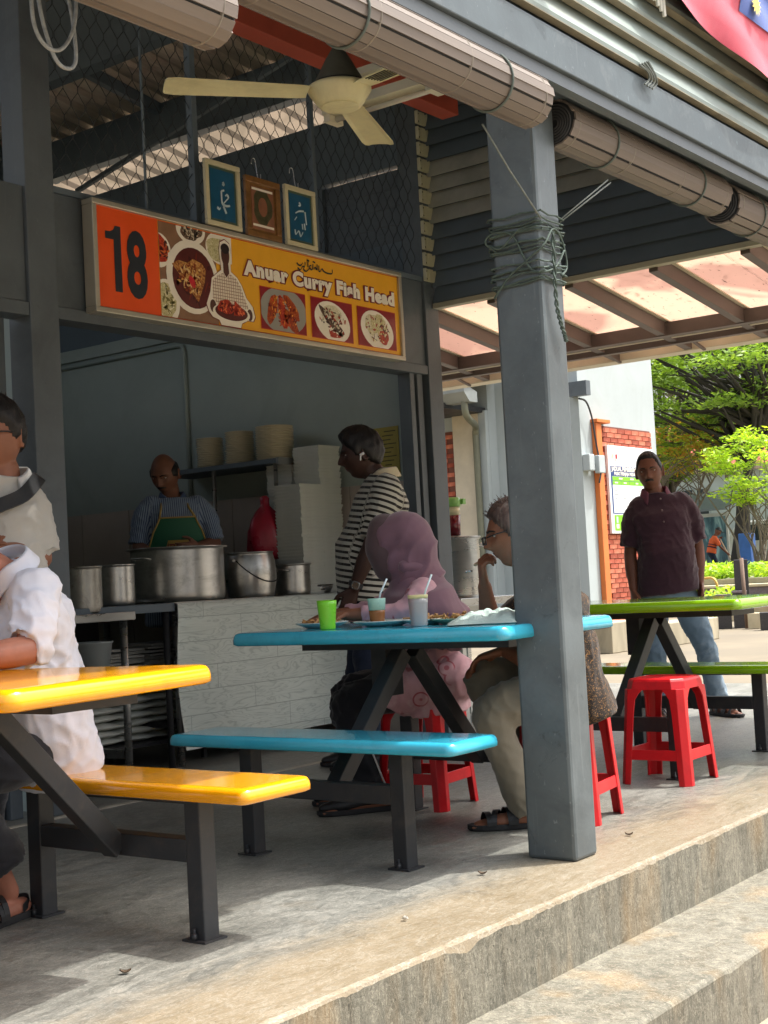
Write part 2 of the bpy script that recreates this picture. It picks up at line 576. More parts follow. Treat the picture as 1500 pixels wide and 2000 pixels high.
# walls round the stall
hbox('side_wall', (6.885, YF+0.152, 0, 6.955, 9.4, 2.69), M_wall)
hbox('wall_beam', (6.86, YF+0.152, 2.692, 6.975, 9.4, 2.78), M_wall, 0.004)
hbox('upper_wall', (6.885, 5.55, 2.782, 6.955, 9.4, 3.90), M_navy)  # upper walls share the side wall's paint; darker colour stands for shade
hbox('upper_wall', (6.885, YF+0.152, 3.50, 6.955, 5.548, 3.90), M_navy)
hbox('upper_wall', (6.885, YF+0.152, 2.782, 6.955, 5.548, 3.02), M_navy)
for k in range(4):
    mb = MB(); mb.bar((6.92, YF+0.152, 3.08+0.115*k), (6.92, 5.548, 3.08+0.115*k), 0.02, 0.112)
    obj('vent_slat', mb, M_dark, **H)
for k in range(9):
    hbox('dado_tile', (6.868, YF+0.16+0.51*k, 0.0, 6.884, YF+0.16+0.51*k+0.504, 1.54), M_tan, 0.002)
hbox('back_wall', (3.9, 9.4, 0, 6.95, 9.46, 4.8), M_wall)
hbox('partition_wall', (3.93, YF+0.152, 0, 3.96, 9.4, 2.78), M_wall)
mb = MB(); mb.tube([(6.868, 8.9, 2.66), (6.868, 6.90, 2.655), (6.868, 6.86, 2.645), (6.868, 6.845, 2.60), (6.868, 6.845, 1.5)], 0.016, 8)
obj('conduit_pipe', mb, M_wall, **H)
# roof: corrugated sheets with ribs along x, beams along y
def roof_z(x):
    return 5.05-0.16*(x-3.0)
def corrugated(x0, x1, y0, y1, zf, pitch=0.2, dz=0.035, nx=2):
    ys = []; hs = []
    y = y0
    while y < y1:
        for f, h in ((0.0, 0), (0.55, 0), (0.66, 1), (0.88, 1), (0.99, 0)):
            ys.append(y+f*pitch); hs.append(h*dz)
        y += pitch
    xs = np.linspace(x0, x1, nx+1)
    mb = MB()
    mb.rings([[(x, yy, zf(x)+h) for yy, h in zip(ys, hs)] for x in xs], closed=False)
    return mb
for i in range(6):
    obj('roof_sheet', corrugated(-2.0+1.55*i, -2.0+1.55*(i+1)-0.01, 2.0, 9.5, roof_z, nx=1), M_roof, fix=False, **H)
obj('roof_sheet', corrugated(7.31, 8.9, 4.95, 9.5, roof_z, nx=1), M_poly2, fix=False, label='translucent tan skylight sheet', **H)
for x, z0, w in ((6.92, 4.12, 0.09), (5.6, 4.11, 0.1), (3.94, 4.42, 0.1), (2.2, 4.6, 0.1)):
    hbox('rafter', (x-w/2, 2.2, z0, x+w/2, 9.4, roof_z(x+w/2)-0.012), M_navy)
for y in (3.3, 5.3, 7.0, 8.6):
    mb = MB(); mb.bar((-2, y, roof_z(-2)-0.06), (7.3, y, roof_z(7.3)-0.06), 0.05, 0.08)
    obj('purlin', mb, M_navy, **H)
mb = MB(); mb.bar((1.5, 4.2, 3.545), (6.39, 4.2, 3.545), 0.11, 0.10)
obj('red_beam', mb, M_red, bevel=0.003, **H)
mb = MB(); mb.bar((6.3, 4.62, 4.24), (6.88, 7.9, 3.97), 0.03, 0.03)
obj('brace_rod', mb, M_navy, **H)
# steel mesh above the stall sign
mp = obj('mesh_panel', MB().box(4.95, YF+0.03, 2.766, 4.985, YF+0.07, 4.45), M_navy, **H)
for x, w in ((5.91, 0.026), (4.63, 0.010)):
    mb = MB(); mb.box(x-w/2, YF+0.05-w/2, 2.766, x+w/2, YF+0.05+w/2, 4.4)
    obj('bar', mb, M_navy, parent=mp, loc=(0, 0, 0))
def chain(x0, x1, z0, z1, y, cw=0.043, ch=0.075, r=0.0022):
    mb = MB()
    n = int((x1-x0)/cw); mz = int((z1-z0)/ch)
    for i in range(n+1):
        x = x0+i*cw; s = 1 if i % 2 else -1
        pts = []
        for k in range(mz+1):
            sg = s if k % 2 else -s
            for e in (-0.17, 0.17):
                pts.append((x+sg*cw*0.46, y+0.002*s, z0+(k+0.5+e)*ch))
        mb.tube(pts, r, 3, cap=False)
    return mb
kinded(obj('wire', chain(4.03, 6.86, 2.77, 4.2, YF+0.045), pm('mesh_wire', '#33393d', 0.6, 0.3, 0.1, 5), parent=mp, loc=(0, 0, 0), fix=False), 'stuff')
mp2 = obj('mesh_panel', MB().box(3.70, YF+0.03, 2.74, 3.74, YF+0.07, 4.45), M_navy, **H)
kinded(obj('wire', chain(2.6, 3.70, 2.75, 4.1, YF+0.045), MATS['mesh_wire'], parent=mp2, loc=(0, 0, 0), fix=False), 'stuff')
# louvred gable on the right, with its row of cream clips
for k in range(17):
    z = 2.66+0.0975*k
    mb = MB()
    mb.add([(6.935, 2.0, z-0.05), (6.935, 4.765, z-0.05), (6.975, 4.765, z+0.055), (6.975, 2.0, z+0.055),
            (6.941, 2.0, z-0.05), (6.941, 4.765, z-0.05), (6.981, 4.765, z+0.055), (6.981, 2.0, z+0.055)],
           [(0, 1, 2, 3), (7, 6, 5, 4), (0, 4, 5, 1), (1, 5, 6, 2), (2, 6, 7, 3), (3, 7, 4, 0)])
    obj('gable_slat', mb, M_grey if 5 <= k <= 8 else M_navy, label='slat coloured paler to look lit' if 5 <= k <= 8 else None, **H)  # four rows take a paler colour in place of light falling on them
hbox('gable_backing', (6.986, 2.0, 2.607, 6.99, 4.765, 4.42), M_navy)
hbox('gable_sill', (6.93, 2.0, 2.575, 6.99, 4.765, 2.606), M_beige, 0.002)
clip = MB(); clip.box(0, 0, -0.039, 0.118, 0.012, 0.039); clip.box(0.0, -0.012, -0.038, 0.004, 0.0, 0.038); clip.box(0.045, -0.003, -0.039, 0.118, 0.0, 0.039)
cm = clip.mesh('slat_clip'); fixnormals(cm)
hole = MB()
for dz in (-0.024, 0.024):
    hole.lathe([(0.006, -0.0015), (0.006, 0.0)], (0.02, 0, dz), 8, 'y')
hm = hole.mesh('bolt_hole')
for k in range(11):
    o = obj('slat_clip', cm, M_clip, parent=hall, bevel=0.003)
    o.location = (6.852-3.97, YF-0.016-2.33, 2.775+0.0975*k)
    obj('bolt_hole', hm, M_hole, parent=o)

# ------------------------------------------------------------------ lean-to canopy beyond the gable
anx = thing('lean_to_canopy', 'brown steel lean-to canopy roofed in pink polycarbonate beyond the stall', 'canopy', (8.2, 3.4, 0))
AX = dict(parent=anx, world=True)
def anx_z(x):
    return 2.66-(x-6.95)*0.123
for y in np.arange(-1.0, 9.0, 0.532):
    mb = MB(); mb.bar((6.99, y+0.058, anx_z(6.99)-0.055), (8.6, y+0.058, anx_z(8.6)-0.055), 0.055, 0.095)
    obj('rafter', mb, M_brown, bevel=0.002, **AX)
    mb = MB(); mb.bar((6.99, y+0.02, anx_z(6.99)-0.012), (8.6, y+0.02, anx_z(8.6)-0.012), 0.03, 0.008)
    obj('glazing_strip', mb, M_cream, **AX)
for i in range(5):
    mb = MB(); y0 = -1+i*2.0; y1 = y0+1.995
    mb.add([(6.97, y0, anx_z(6.97)), (8.75, y0, anx_z(8.75)), (8.75, y1, anx_z(8.75)), (6.97, y1, anx_z(6.97)),
            (6.97, y0, anx_z(6.97)+0.006), (8.75, y0, anx_z(8.75)+0.006), (8.75, y1, anx_z(8.75)+0.006), (6.97, y1, anx_z(6.97)+0.006)],
           [(0, 1, 2, 3), (7, 6, 5, 4), (0, 4, 5, 1), (1, 5, 6, 2), (2, 6, 7, 3), (3, 7, 4, 0)])
    obj('roof_sheet', mb, M_poly, **AX)
def abox(name, b, mat, bevel=0.0):
    mb = MB(); mb.box(*b)
    return obj(name, mb, mat, bevel=bevel, **AX)
abox('eave_beam', (8.16, -1, 2.402, 8.24, 9, 2.488), M_brown, 0.003)
abox('trim_strip', (8.245, -1, 2.398, 8.27, 9, 2.412), M_cream)
abox('second_beam', (8.34, -1, 2.372, 8.40, 9, 2.43), M_brown, 0.003)
abox('gutter', (8.56, -1, 2.352, 8.70, 9, 2.46), M_cream, 0.004)
for y in np.arange(-0.6, 9, 0.62):
    mb = MB(); mb.bar((8.40, y, 2.385), (8.58, y, 2.345), 0.02, 0.014)
    obj('gutter_bracket', mb, M_brown, **AX)
abox('post', (8.16, 8.2, 0, 8.24, 8.28, 2.4), M_brown); abox('post', (8.16, -0.95, 0, 8.24, -0.87, 2.4), M_brown)
lf = MB(); r = np.random.default_rng(5)
for i in range(420):
    x, y = r.uniform(7.0, 8.7), r.uniform(1.5, 6.5); a = r.uniform(0, 6.3); l, w = r.uniform(0.012, 0.035), r.uniform(0.004, 0.009)
    z = anx_z(x)+0.009+r.uniform(0, 0.004); c, s = math.cos(a), math.sin(a)
    lf.add([(x-c*l, y-s*l, z), (x+s*w, y-c*w, z+0.002), (x+c*l, y+s*l, z+0.001), (x-s*w, y+c*w, z+0.003)], [(0, 1, 2, 3)])
kinded(obj('fallen_leaves', lf, pm('dry_leaf', '#6b4a33', 0.8, 0, 0.3, 20), fix=False, **AX), 'stuff')

litter = MB(); rl = np.random.default_rng(21)
for k, (x, y, n_) in enumerate(((2.33, 2.62, 'curled dry leaf on the floor at the lower left'), (3.62, 2.42, 'brown twig lying in the sun before the pillar'), (4.35, 2.29, 'dry leaf fragment just right of the pillar foot'), (3.05, 2.30, 'white paper scrap near the deck edge'))):
    mb = MB(); a = rl.uniform(0, 3); c, s_ = math.cos(a), math.sin(a); L = 0.014 if k != 3 else 0.007
    rs = []
    for i in range(6):
        f = -1+2*i/5; w = 0.008*(1-f*f)+0.0015
        rs.append([(f*L*c-t*w*s_, f*L*s_+t*w*c, 0.004+0.006*f*f+0.004*abs(t)) for t in (-1, -0.4, 0.4, 1)]+[(f*L*c-t*w*s_, f*L*s_+t*w*c, 0.002+0.006*f*f+0.004*abs(t)) for t in (1, 0.4, -0.4, -1)])
    mb.rings(rs)
    o = obj('dry_leaf' if k != 3 else 'paper_scrap', mb, pm('litter_brown', '#4d3d2c', 0.8, 0, 0.3, 40) if k != 3 else pm('litter_white', '#d0cec6', 0.7)); o.location = (x, y, 0.0)
    tag(o, n_, 'leaf' if k != 3 else 'paper')
# ------------------------------------------------------------------ picnic tables
M_black = pm('black_tube_steel', '#2e3033', 0.48, 0.1, 0.16, 5, 0.08, 70, stain='#5a5148', stain_amt=0.25, stain_scale=9)
def gloss(name, c, dark):
    return pm(name, c, 0.16, 0.0, 0.05, 2.5, 0.03, 9, spec=0.6, coat=0.5, stain=dark, stain_amt=0.35, stain_scale=14, rvar=0.06)
M_yel = gloss('yellow_fibreglass', '#f0a408', '#c9850c')
M_blu = gloss('turquoise_fibreglass', '#38a9c6', '#2d8aa3')
M_grn = gloss('lime_fibreglass', '#86b80c', '#668f10')
def rounded(x0, x1, y0, y1, r, n=6):
    out = []
    for cx, cy, a0 in ((x1-r, y1-r, 0), (x0+r, y1-r, 90), (x0+r, y0+r, 180), (x1-r, y0+r, 270)):
        for k in range(n+1):
            a = R(a0+90*k/n)
            out.append((cx+r*math.cos(a), cy+r*math.sin(a)))
    return out
def slab(x0, x1, y0, y1, z0, z1, r=0.035, lipw=0.018):
    """board with a rolled edge"""
    mb = MB(); mb.smooth = True
    rs = []
    t = z1-z0
    for ins, z in ((0.012, z0), (0.0, z0+0.006), (0.0, z0+t*0.45), (lipw*0.16, z0+t*0.72), (lipw*0.45, z0+t*0.9), (lipw, z1-0.001), (lipw*1.8, z1)):
        rs.append([(x, y, z) for x, y in rounded(x0+ins, x1-ins, y0+ins, y1-ins, max(0.008, r-ins*0.6))])
    mb.rings(rs); mb.smooth = False
    for i in (-1, -2):
        mb.sm[i] = False
    return mb
def picnic(label, loc, mat, tab, benches, zt, zb, shift=0.0, rot=0.0, tx=(-0.375, 0.375)):
    t = thing('picnic_table', label, 'picnic table', loc, 0, 'fibreglass picnic tables on the deck')
    obj('tabletop', slab(tx[0], tx[1], tab[0], tab[1], zt, zt+0.048), mat, t).rotation_euler = (0, 0, rot)
    for s in (-1, 1):
        for y in (-0.366, 0.291):
            mb = MB(); mb.box(s*0.475-0.0385, y, 0, s*0.475+0.0185, y+0.057, zb-0.002)
            leg = obj('leg', mb, M_black, t, bevel=0.004)
            mb = MB(); mb.box(s*0.475-0.052, y-0.014, 0.0005, s*0.475+0.032, y+0.071, 0.006)
            mb.lathe([(0.008, 0.006), (0.008, 0.022), (0.0045, 0.022), (0.0045, 0.036)], (s*0.475-0.046, y+0.03, 0), 6)
            mb.lathe([(0.008, 0.006), (0.008, 0.022), (0.0045, 0.022), (0.0045, 0.036)], (s*0.475+0.026, y+0.03, 0), 6)
            obj('foot_plate', mb, M_black, leg)
        mb = MB(); mb.box(s*0.475-0.036, -0.308, 0.205, s*0.475+0.014, 0.29, 0.266)
        obj('rail', mb, M_black, t, bevel=0.003)
        mb = MB(); mb.bar((s*0.452-0.01, -0.03, 0.222), (s*0.035, -0.03, zt-0.05), 0.055, 0.058)
        obj('brace', mb, M_black, t, bevel=0.003)
        if s in benches:
            b = benches[s]
            obj('bench_board', slab(s*(0.475+shift)-0.14, s*(0.475+shift)+0.14, b[0], b[1], zb, zb+0.042, 0.03, 0.016), mat, t)
            mb = MB(); mb.box(s*0.475-0.036, -0.31, zb-0.012, s*0.475+0.016, 0.29, zb-0.001)
            obj('bench_bearer', mb, M_black, t)
    mb = MB(); mb.box(-0.05, 0.03, zt-0.21, 0.05, 0.10, zt-0.03)
    obj('post', mb, M_black, t, bevel=0.003)
    mb = MB(); mb.box(-0.13, tab[0]+0.14, zt-0.034, 0.13, tab[1]-0.14, zt-0.001)
    obj('bearer_plate', mb, M_black, t)
    return t
picnic('yellow picnic table with a man in white sitting at its yellow bench', (2.195, 3.012, 0), M_yel, (-0.6225, 0.58), {1: (-0.565, 0.62), -1: (-0.565, 0.62)}, 0.695, 0.372, 0.065, R(9), (-0.51, 0.21))
picnic('turquoise picnic table laid with cups and plates, one bench board left', (4.09, 3.04, 0), M_blu, (-0.69, 0.50), {-1: (-0.63, 0.60)}, 0.716, 0.380)
picnic('lime green picnic table with a red stool in front of it', (6.075, 3.02, 0), M_grn, (-0.615, 0.56), {1: (-0.60, 0.62)}, 0.721, 0.385)

# ------------------------------------------------------------------ red plastic stools
M_stool = pm('red_plastic', '#c8161f', 0.34, 0, 0.07, 4, 0.04, 50, spec=0.5, stain='#8e1518', stain_amt=0.4, stain_scale=8)
def corner_sec(a, w, c, t, z):
    return [(a-w, a, z), (a-c, a, z), (a, a-c, z), (a, a-w, z), (a-t, a-w, z), (a-t, a-c-t*0.4, z), (a-c-t*0.4, a-t, z), (a-w, a-t, z)]
def make_stool(label, loc, rz):
    t = thing('plastic_stool', label, 'stool', loc, rz, 'red plastic stools on the deck')
    mb = MB()
    def octo(a, c, z):
        return [(a, -a+c, z), (a, a-c, z), (a-c, a, z), (-a+c, a, z), (-a, a-c, z), (-a, -a+c, z), (-a+c, -a, z), (a-c, -a, z)]
    mb.rings([octo(0.128, 0.044, 0.402), octo(0.137, 0.044, 0.402), octo(0.131, 0.044, 0.436), octo(0.125, 0.042, 0.447), octo(0.102, 0.035, 0.449), octo(0.098, 0.034, 0.4455)])
    obj('seat', mb, M_stool, t, bevel=0.003)
    for k in range(4):
        mb = MB(); rs = []
        for z, a, w in ((0.405, 0.136, 0.095), (0.385, 0.1375, 0.075), (0.36, 0.139, 0.060), (0.30, 0.142, 0.054), (0.0, 0.162, 0.050)):
            rs.append(corner_sec(a, w, 0.024, 0.007, z))
        c, s = math.cos(k*math.pi/2), math.sin(k*math.pi/2)
        rs = [[(x*c-y*s, x*s+y*c, z) for x, y, z in r_] for r_ in rs]
        mb.rings(rs)
        obj('leg', mb, M_stool, t, bevel=0.002)
        mb = MB(); a0, a1 = 0.148, 0.1525
        vs = []
        for yy in (a1-0.009, a1):
            for z, d in ((0.105, 0.0), (0.148, -0.0035)):
                for x in (-0.105, 0.105):
                    vs.append((x*c-(yy+d)*s, x*s+(yy+d)*c, z))
        mb.add(vs, [(0, 1, 3, 2), (4, 6, 7, 5), (0, 4, 5, 1), (2, 3, 7, 6), (0, 2, 6, 4), (1, 5, 7, 3)])
        obj('stretcher', mb, M_stool, t, bevel=0.002)
    return t
st = make_stool('red plastic stool standing empty in front of the lime green table', (5.55, 2.705, 0), R(1))
dup(st, (4.665, 3.365, 0), R(6.6), 'red plastic stool under the woman in the mauve headscarf')
dup(st, (4.59, 2.655, 0), R(9), 'red plastic stool under the man in batik shirt behind the pillar')

# ------------------------------------------------------------------ rolled bamboo blinds
M_blind = pm('brown_blind_slat', '#6f665f', 0.62, 0, 0.16, 7, 0.1, 60, stain='#857c74', stain_amt=0.35, stain_scale=5, stretch=(0.15, 2, 2))
M_blind_d = pm('blind_core_dark', '#2f3236', 0.8, 0, 0.15, 9)
M_cord = pm('grey_green_cord', '#5b6560', 0.85, 0, 0.15, 20, 0.2, 300)
def blind(label, x0, x1, y, z, r, loops, ns=17):
    t = thing('roller_blind', label, 'roller blind', (x0, y, z), 0, 'rolled bamboo blinds under the front beam')
    L = x1-x0
    core = MB()
    core.lathe([(r-0.006, 0.01), (r-0.006, L-0.01)], (0, 0, 0), 24, 'x', False)
    obj('roll_core', core, M_blind_d, t)
    for e, xx in ((0, -0.002), (1, L+0.002)):
        sp = MB()
        pts = [(xx, (0.012+(r-0.02)*k/140)*math.cos(k*0.28), (0.012+(r-0.02)*k/140)*math.sin(k*0.28)) for k in range(141)]
        sp.tube(pts, 0.0035, 5)
        obj('spiral_edge', sp, pm('blind_edge', '#3f4042', 0.8, 0, 0.2, 30), t)
    w = 2*math.pi*r/ns
    sl = MB(); sl.box(0, -w*0.475, -0.003, L, w*0.475, 0.003)
    sm = sl.mesh('slat'); fixnormals(sm)
    for k in range(ns):
        a = 2*math.pi*(k+0.3*random.random())/ns
        o = obj('slat', sm, M_blind, t)
        rr = r-0.002+random.uniform(-0.001, 0.0025)
        o.location = (random.uniform(-0.006, 0.006), math.sin(a)*rr, math.cos(a)*rr)
        o.rotation_euler = (-a, 0, 0)
    # flat part that still hangs behind the roll
    for k in range(3):
        mb = MB(); mb.box(0.02, r*0.55, r*0.55+0.036*k, L-0.02, r*0.55+0.006, r*0.55+0.036*k+0.034)
        obj('hanging_slat', mb, M_blind, t)
    for f in (0.03, 0.34, 0.66, 0.97):
        th = MB()
        th.lathe([(r+0.0022, L*f-0.002), (r+0.0042, L*f), (r+0.0022, L*f+0.002)], (0, 0, 0), 24, 'x')
        obj('stitching', th, pm('stitch_thread', '#8b857b', 0.8, 0, 0.1, 30), t)
    for f in loops:
        pts = []
        top = 2.50-z
        for k in range(26):
            a = -0.25+2*math.pi*0.80*k/25
            pts.append((L*f+0.03*math.sin(a*0.5), -(r+0.006)*math.sin(a), (r+0.006)*math.cos(a)))
        pts = [(L*f-0.02, 0.0, top)]+pts+[(L*f+0.02, 0.02, top)]
        mb = MB(); mb.tube(pts, 0.0042, 6)
        obj('cord', mb, M_cord, t)
    return t
blind('rolled bamboo blind hanging lowest, at the top left edge', 0.75, 2.305, 2.15, 2.245, 0.077, (0.5,))
blind('long rolled bamboo blind ending in front of the pillar, above the fan', 2.40, 3.735, 2.15, 2.398, 0.079, (0.28, 0.8))
blind('rolled bamboo blind starting right of the pillar, spiral end showing', 4.052, 5.35, 2.25, 2.43, 0.079, (0.22, 0.78))
blind('rolled bamboo blind at the right edge, beyond the middle one', 5.42, 6.85, 2.25, 2.415, 0.084, (0.17, 0.8))

# ------------------------------------------------------------------ ropes
M_rope = pm('green_nylon_rope', '#4d5c55', 0.8, 0, 0.25, 60, 0.5, 400)
M_rope2 = pm('pale_cord', '#6f7672', 0.8, 0, 0.2, 60, 0.4, 400)
rp = thing('rope_binding', 'green rope wound many times around the pillar with a dangling twisted end', 'rope', (3.97, 2.243, 1.95))
px0, px1, py0, py1 = 3.888, 4.047, 2.236, 2.431
r = np.random.default_rng(11)
for k in range(15):
    z = 1.87+0.0145*k+r.normal(0, 0.003)+(0.02 if k > 5 else 0)
    dz = [r.normal(0, 0.005) for _ in range(4)]
    o = 0.0025*(k % 3)
    pts = []
    cs = [(px0-o, py0-o), (px1+o, py0-o), (px1+o, py1+o), (px0-o, py1+o)]
    for i in range(4):
        a, b = cs[i], cs[(i+1) % 4]
        for f in (0.06, 0.35, 0.65, 0.94):
            pts.append((a[0]+(b[0]-a[0])*f, a[1]+(b[1]-a[1])*f, z+dz[i]*(1-f)+dz[(i+1) % 4]*f+0.004*math.sin(f*9+k)))
    pts.append(pts[0])
    mb = MB(); mb.tube(pts, 0.0033, 5)
    obj('winding', mb, M_rope, rp, world=True)
for pts in ([(3.885, 2.40, 1.99), (3.88, 2.44, 2.03), (3.878, 2.41, 2.055), (3.882, 2.34, 2.04), (3.884, 2.30, 1.96), (3.884, 2.27, 1.91), (3.90, 2.229, 1.90), (3.97, 2.225, 1.93), (4.03, 2.228, 1.99)],
            [(3.884, 2.42, 1.84), (3.882, 2.36, 1.90), (3.884, 2.28, 1.95), (3.90, 2.228, 1.99), (3.96, 2.226, 2.05), (4.02, 2.228, 2.02), (4.045, 2.23, 1.94), (4.0, 2.226, 1.9)],
            [(3.884, 2.43, 2.02), (3.878, 2.38, 2.0), (3.882, 2.31, 2.05), (3.90, 2.229, 2.06)]):
    mb = MB(); mb.tube(bezier(pts, 8), 0.0036, 6)
    obj('loop', mb, M_rope, rp, world=True)
base = bezier([(3.955, 2.226, 2.04), (3.945, 2.224, 1.9), (3.95, 2.226, 1.80), (3.97, 2.226, 1.74), (3.99, 2.225, 1.70), (4.0, 2.226, 1.68)], 10)
for ph in (0, math.pi):
    mb = MB(); mb.tube([(p.x+0.006*math.cos(i*0.9+ph), p.y+0.004*math.sin(i*0.9+ph)-0.002, p.z) for i, p in enumerate(base)], 0.0038, 5)
    obj('dangling_end', mb, M_rope, rp, world=True)
mb = MB(); mb.tube([(3.52, 2.20, 2.29), (3.70, 2.222, 2.19), (3.893, 2.232, 2.075)], 0.0034, 6)
tag(obj('rope', mb, M_rope2), 'pale cord running from the long blind down to the pillar', 'rope')
mb = MB(); mb.tube([(4.05, 2.25, 2.1), (4.32, 2.2, 2.28)], 0.0026, 6); mb.tube([(4.05, 2.25, 2.092), (4.34, 2.2, 2.275)], 0.0026, 6)
tag(obj('rope', mb, M_rope2), 'double pale cord running from the pillar up to the right', 'rope')
mb = MB()
mb.tube(bezier([(1.905, 2.3, 2.5), (1.90, 2.3, 2.25), (1.905, 2.3, 2.15), (1.94, 2.3, 2.11), (1.985, 2.3, 2.125), (2.02, 2.3, 2.2), (2.02, 2.3, 2.33), (1.99, 2.3, 2.5)], 10), 0.0045, 8)
mb.tube(bezier([(1.94, 2.31, 2.5), (1.925, 2.31, 2.3), (1.932, 2.31, 2.19), (1.965, 2.31, 2.10), (2.0, 2.31, 2.083), (2.025, 2.31, 2.11), (2.02, 2.31, 2.2), (2.0, 2.31, 2.3), (1.98, 2.31, 2.5)], 10), 0.0045, 8)
tag(obj('rope_coil', mb, pm('white_nylon_rope', '#8b9093', 0.8, 0, 0.2, 60, 0.5, 350)), 'pale nylon rope hanging in loops at the top left', 'rope')
mb = MB(); rr = np.random.default_rng(4)
for k in range(4):
    x = 4.36+0.02*k
    mb.tube(bezier([(x, 2.066, 2.67), (x-0.02, 2.058, 2.655+0.01*k), (x+0.03, 2.055, 2.645), (x+0.05, 2.062, 2.625), (x+0.02, 2.066, 2.60)], 6), 0.004, 5)
tag(obj('cord_knot', mb, M_rope2), 'knotted pale cord on top of the beam', 'cord')
mb = MB()
for k in range(5):
    x = 4.42+0.012*k
    mb.tube(bezier([(x, 2.04, 3.15), (x+0.01*(k-2), 2.03, 3.02), (x+0.012*(k-2)+0.02, 2.035, 2.92-0.012*k)], 6), 0.0075, 5)
tag(obj('plastic_strip', mb, pm('white_raffia', '#d4d5cd', 0.6, 0, 0.1, 30)), 'white raffia strips hanging from the fascia left of the flag', 'cord')

# ------------------------------------------------------------------ flags on the fascia
M_flag = pm('red_flag_cloth', '#c23a55', 0.75, 0, 0.06, 6, 0.15, 500, sheen=0.2)
M_flagb = pm('blue_flag_cloth', '#2b4f9e', 0.75, 0, 0.06, 6, 0.15, 500, sheen=0.2)
M_star = pm('yellow_flag_star', '#e0cf6a', 0.7, 0, 0.06, 6)
def cloth(x0, x1, z0f, z1, y, n=40, mz=16, amp=0.012, seed=1, th=0.0):
    mb = MB(); mb.smooth = True
    rows = []
    for j in range(mz+1):
        row = []
        for i in range(n+1):
            x = x0+(x1-x0)*i/n; zb = z0f(x); z = zb+(z1-zb)*j/mz
            yy = y-th+amp*math.sin((z+0.35*x)*26+seed)+amp*0.5*math.sin(x*9+z*5)
            row.append((x, yy, z))
        rows.append(row)
    mb.rings(rows, closed=False); mb.smooth = False
    return mb
fl = thing('flag', 'red flag with blue canton and yellow star draped on the fascia', 'flag', (5.0, 2.0, 2.9))
zf = lambda x: 2.945-0.105*(x-4.5)
obj('field', cloth(4.50, 6.6, zf, 3.9, 2.0), M_flag, fl, world=True, fix=False)
obj('canton', cloth(5.13, 6.2, lambda x: 3.072-0.04*(x-5.1), 3.9, 2.0, th=0.004), M_flagb, fl, world=True, fix=False)
mb = MB(); n = 14
for cx, cz, R0 in ((5.25, 3.125, 0.05), (5.12, 3.165, 0.05)):
    pts = []
    for k in range(2*n):
        a = math.pi*k/n; q_ = R0*(1 if k % 2 == 0 else 0.55)
        pts.append((cx+q_*math.cos(a), cz+q_*math.sin(a)))
    mb.add([(cx, 1.976, cz)]+[(x, 1.976, z) for x, z in pts], [(0, 1+k, 1+(k+1) % (2*n)) for k in range(2*n)])
obj('star', mb, M_star, fl, world=True)
mb = cloth(4.46, 4.50, zf, 3.9, 2.0, n=2)
obj('white_hem', mb, pm('white_cloth', '#d6d6d2', 0.75, 0, 0.05, 8), fl, world=True, fix=False)
fl2 = obj('flag', cloth(3.2, 3.80, lambda x: 2.80-0.03*(x-3.2), 3.6, 2.03, seed=4), M_flag, fix=False)
tag(fl2, 'red flag corner just above the beam left of the pillar', 'flag')

# ------------------------------------------------------------------ ceiling fan, lamp
M_fan = pm('cream_fan_paint', '#e6dcae', 0.45, 0, 0.07, 6, 0.04, 40, stain='#b3a67c', stain_amt=0.3, stain_scale=5)
M_fand = pm('dusty_motor_canopy', '#5b5a4d', 0.7, 0, 0.2, 8, 0.2, 40)
FC = (4.36, 3.395, 2.90)
fan = thing('ceiling_fan', 'cream three-bladed ceiling fan with dusty cone canopy', 'fan', FC)
mb = MB(); mb.lathe([(0.02, -0.048), (0.085, -0.046), (0.100, -0.028), (0.122, 0.004), (0.130, 0.018), (0.130, 0.03), (0.12, 0.036), (0.05, 0.04)], seg=40)
obj('motor_housing', mb, M_fan, fan)
mb = MB(); mb.lathe([(0.078, -0.0468), (0.08, -0.0495), (0.072, -0.0515), (0.01, -0.052)], seg=24)
obj('badge_disc', mb, M_fan, fan, bevel=0.001)
mb = MB(); mb.lathe([(0.102, 0.042), (0.098, 0.06), (0.076, 0.10), (0.05, 0.15), (0.024, 0.19), (0.02, 0.2)], seg=32)
obj('canopy', mb, M_fand, fan)
mb = MB(); mb.lathe([(0.108, 0.036), (0.108, 0.046), (0.09, 0.048)], seg=32)
obj('dark_ring', mb, M_hole, fan)
mb = MB(); mb.tube([(0, 0, 0.19), (0, 0, 1.78)], 0.014, 10)
obj('rod', mb, M_fan, fan)
for ang in (142.5, 24, 262.5):
    mb = MB(); a = R(ang); c, s = math.cos(a), math.sin(a)
    rs = []
    for f, w in ((0.13, 0.05), (0.17, 0.056), (0.40, 0.064), (0.66, 0.072), (0.70, 0.066), (0.708, 0.05)):
        ring = []
        for v, h in ((-1, -0.006), (-0.7, -0.0015), (0, 0.0), (0.7, -0.0015), (1, -0.006), (1, -0.001), (0.7, 0.0035), (0, 0.005), (-0.7, 0.0035), (-1, -0.001)):
            tw = v*w
            z = 0.012+h+tw*0.10
            ring.append((f*c-tw*s, f*s+tw*c, z))
        rs.append(ring)
    mb.rings(rs)
    bl = obj('blade', mb, M_fan, fan, bevel=0.0015)
    if ang != 262.5: continue
    sl = MB()
    for k in range(6):
        v = (k-2.5)*0.016
        p0, p1 = 0.19, 0.30
        sl.bar((p0*c-v*s, p0*s+v*c, 0.0085+v*0.10), (p1*c-v*s, p1*s+v*c, 0.0085+v*0.10), 0.003, 0.004)
    obj('blade_groove', sl, M_fand, bl)
lamp = thing('tube_lamp', 'cream fluorescent lamp box under the roof beside the fan', 'ceiling light', (5.0, 3.65, 3.1))
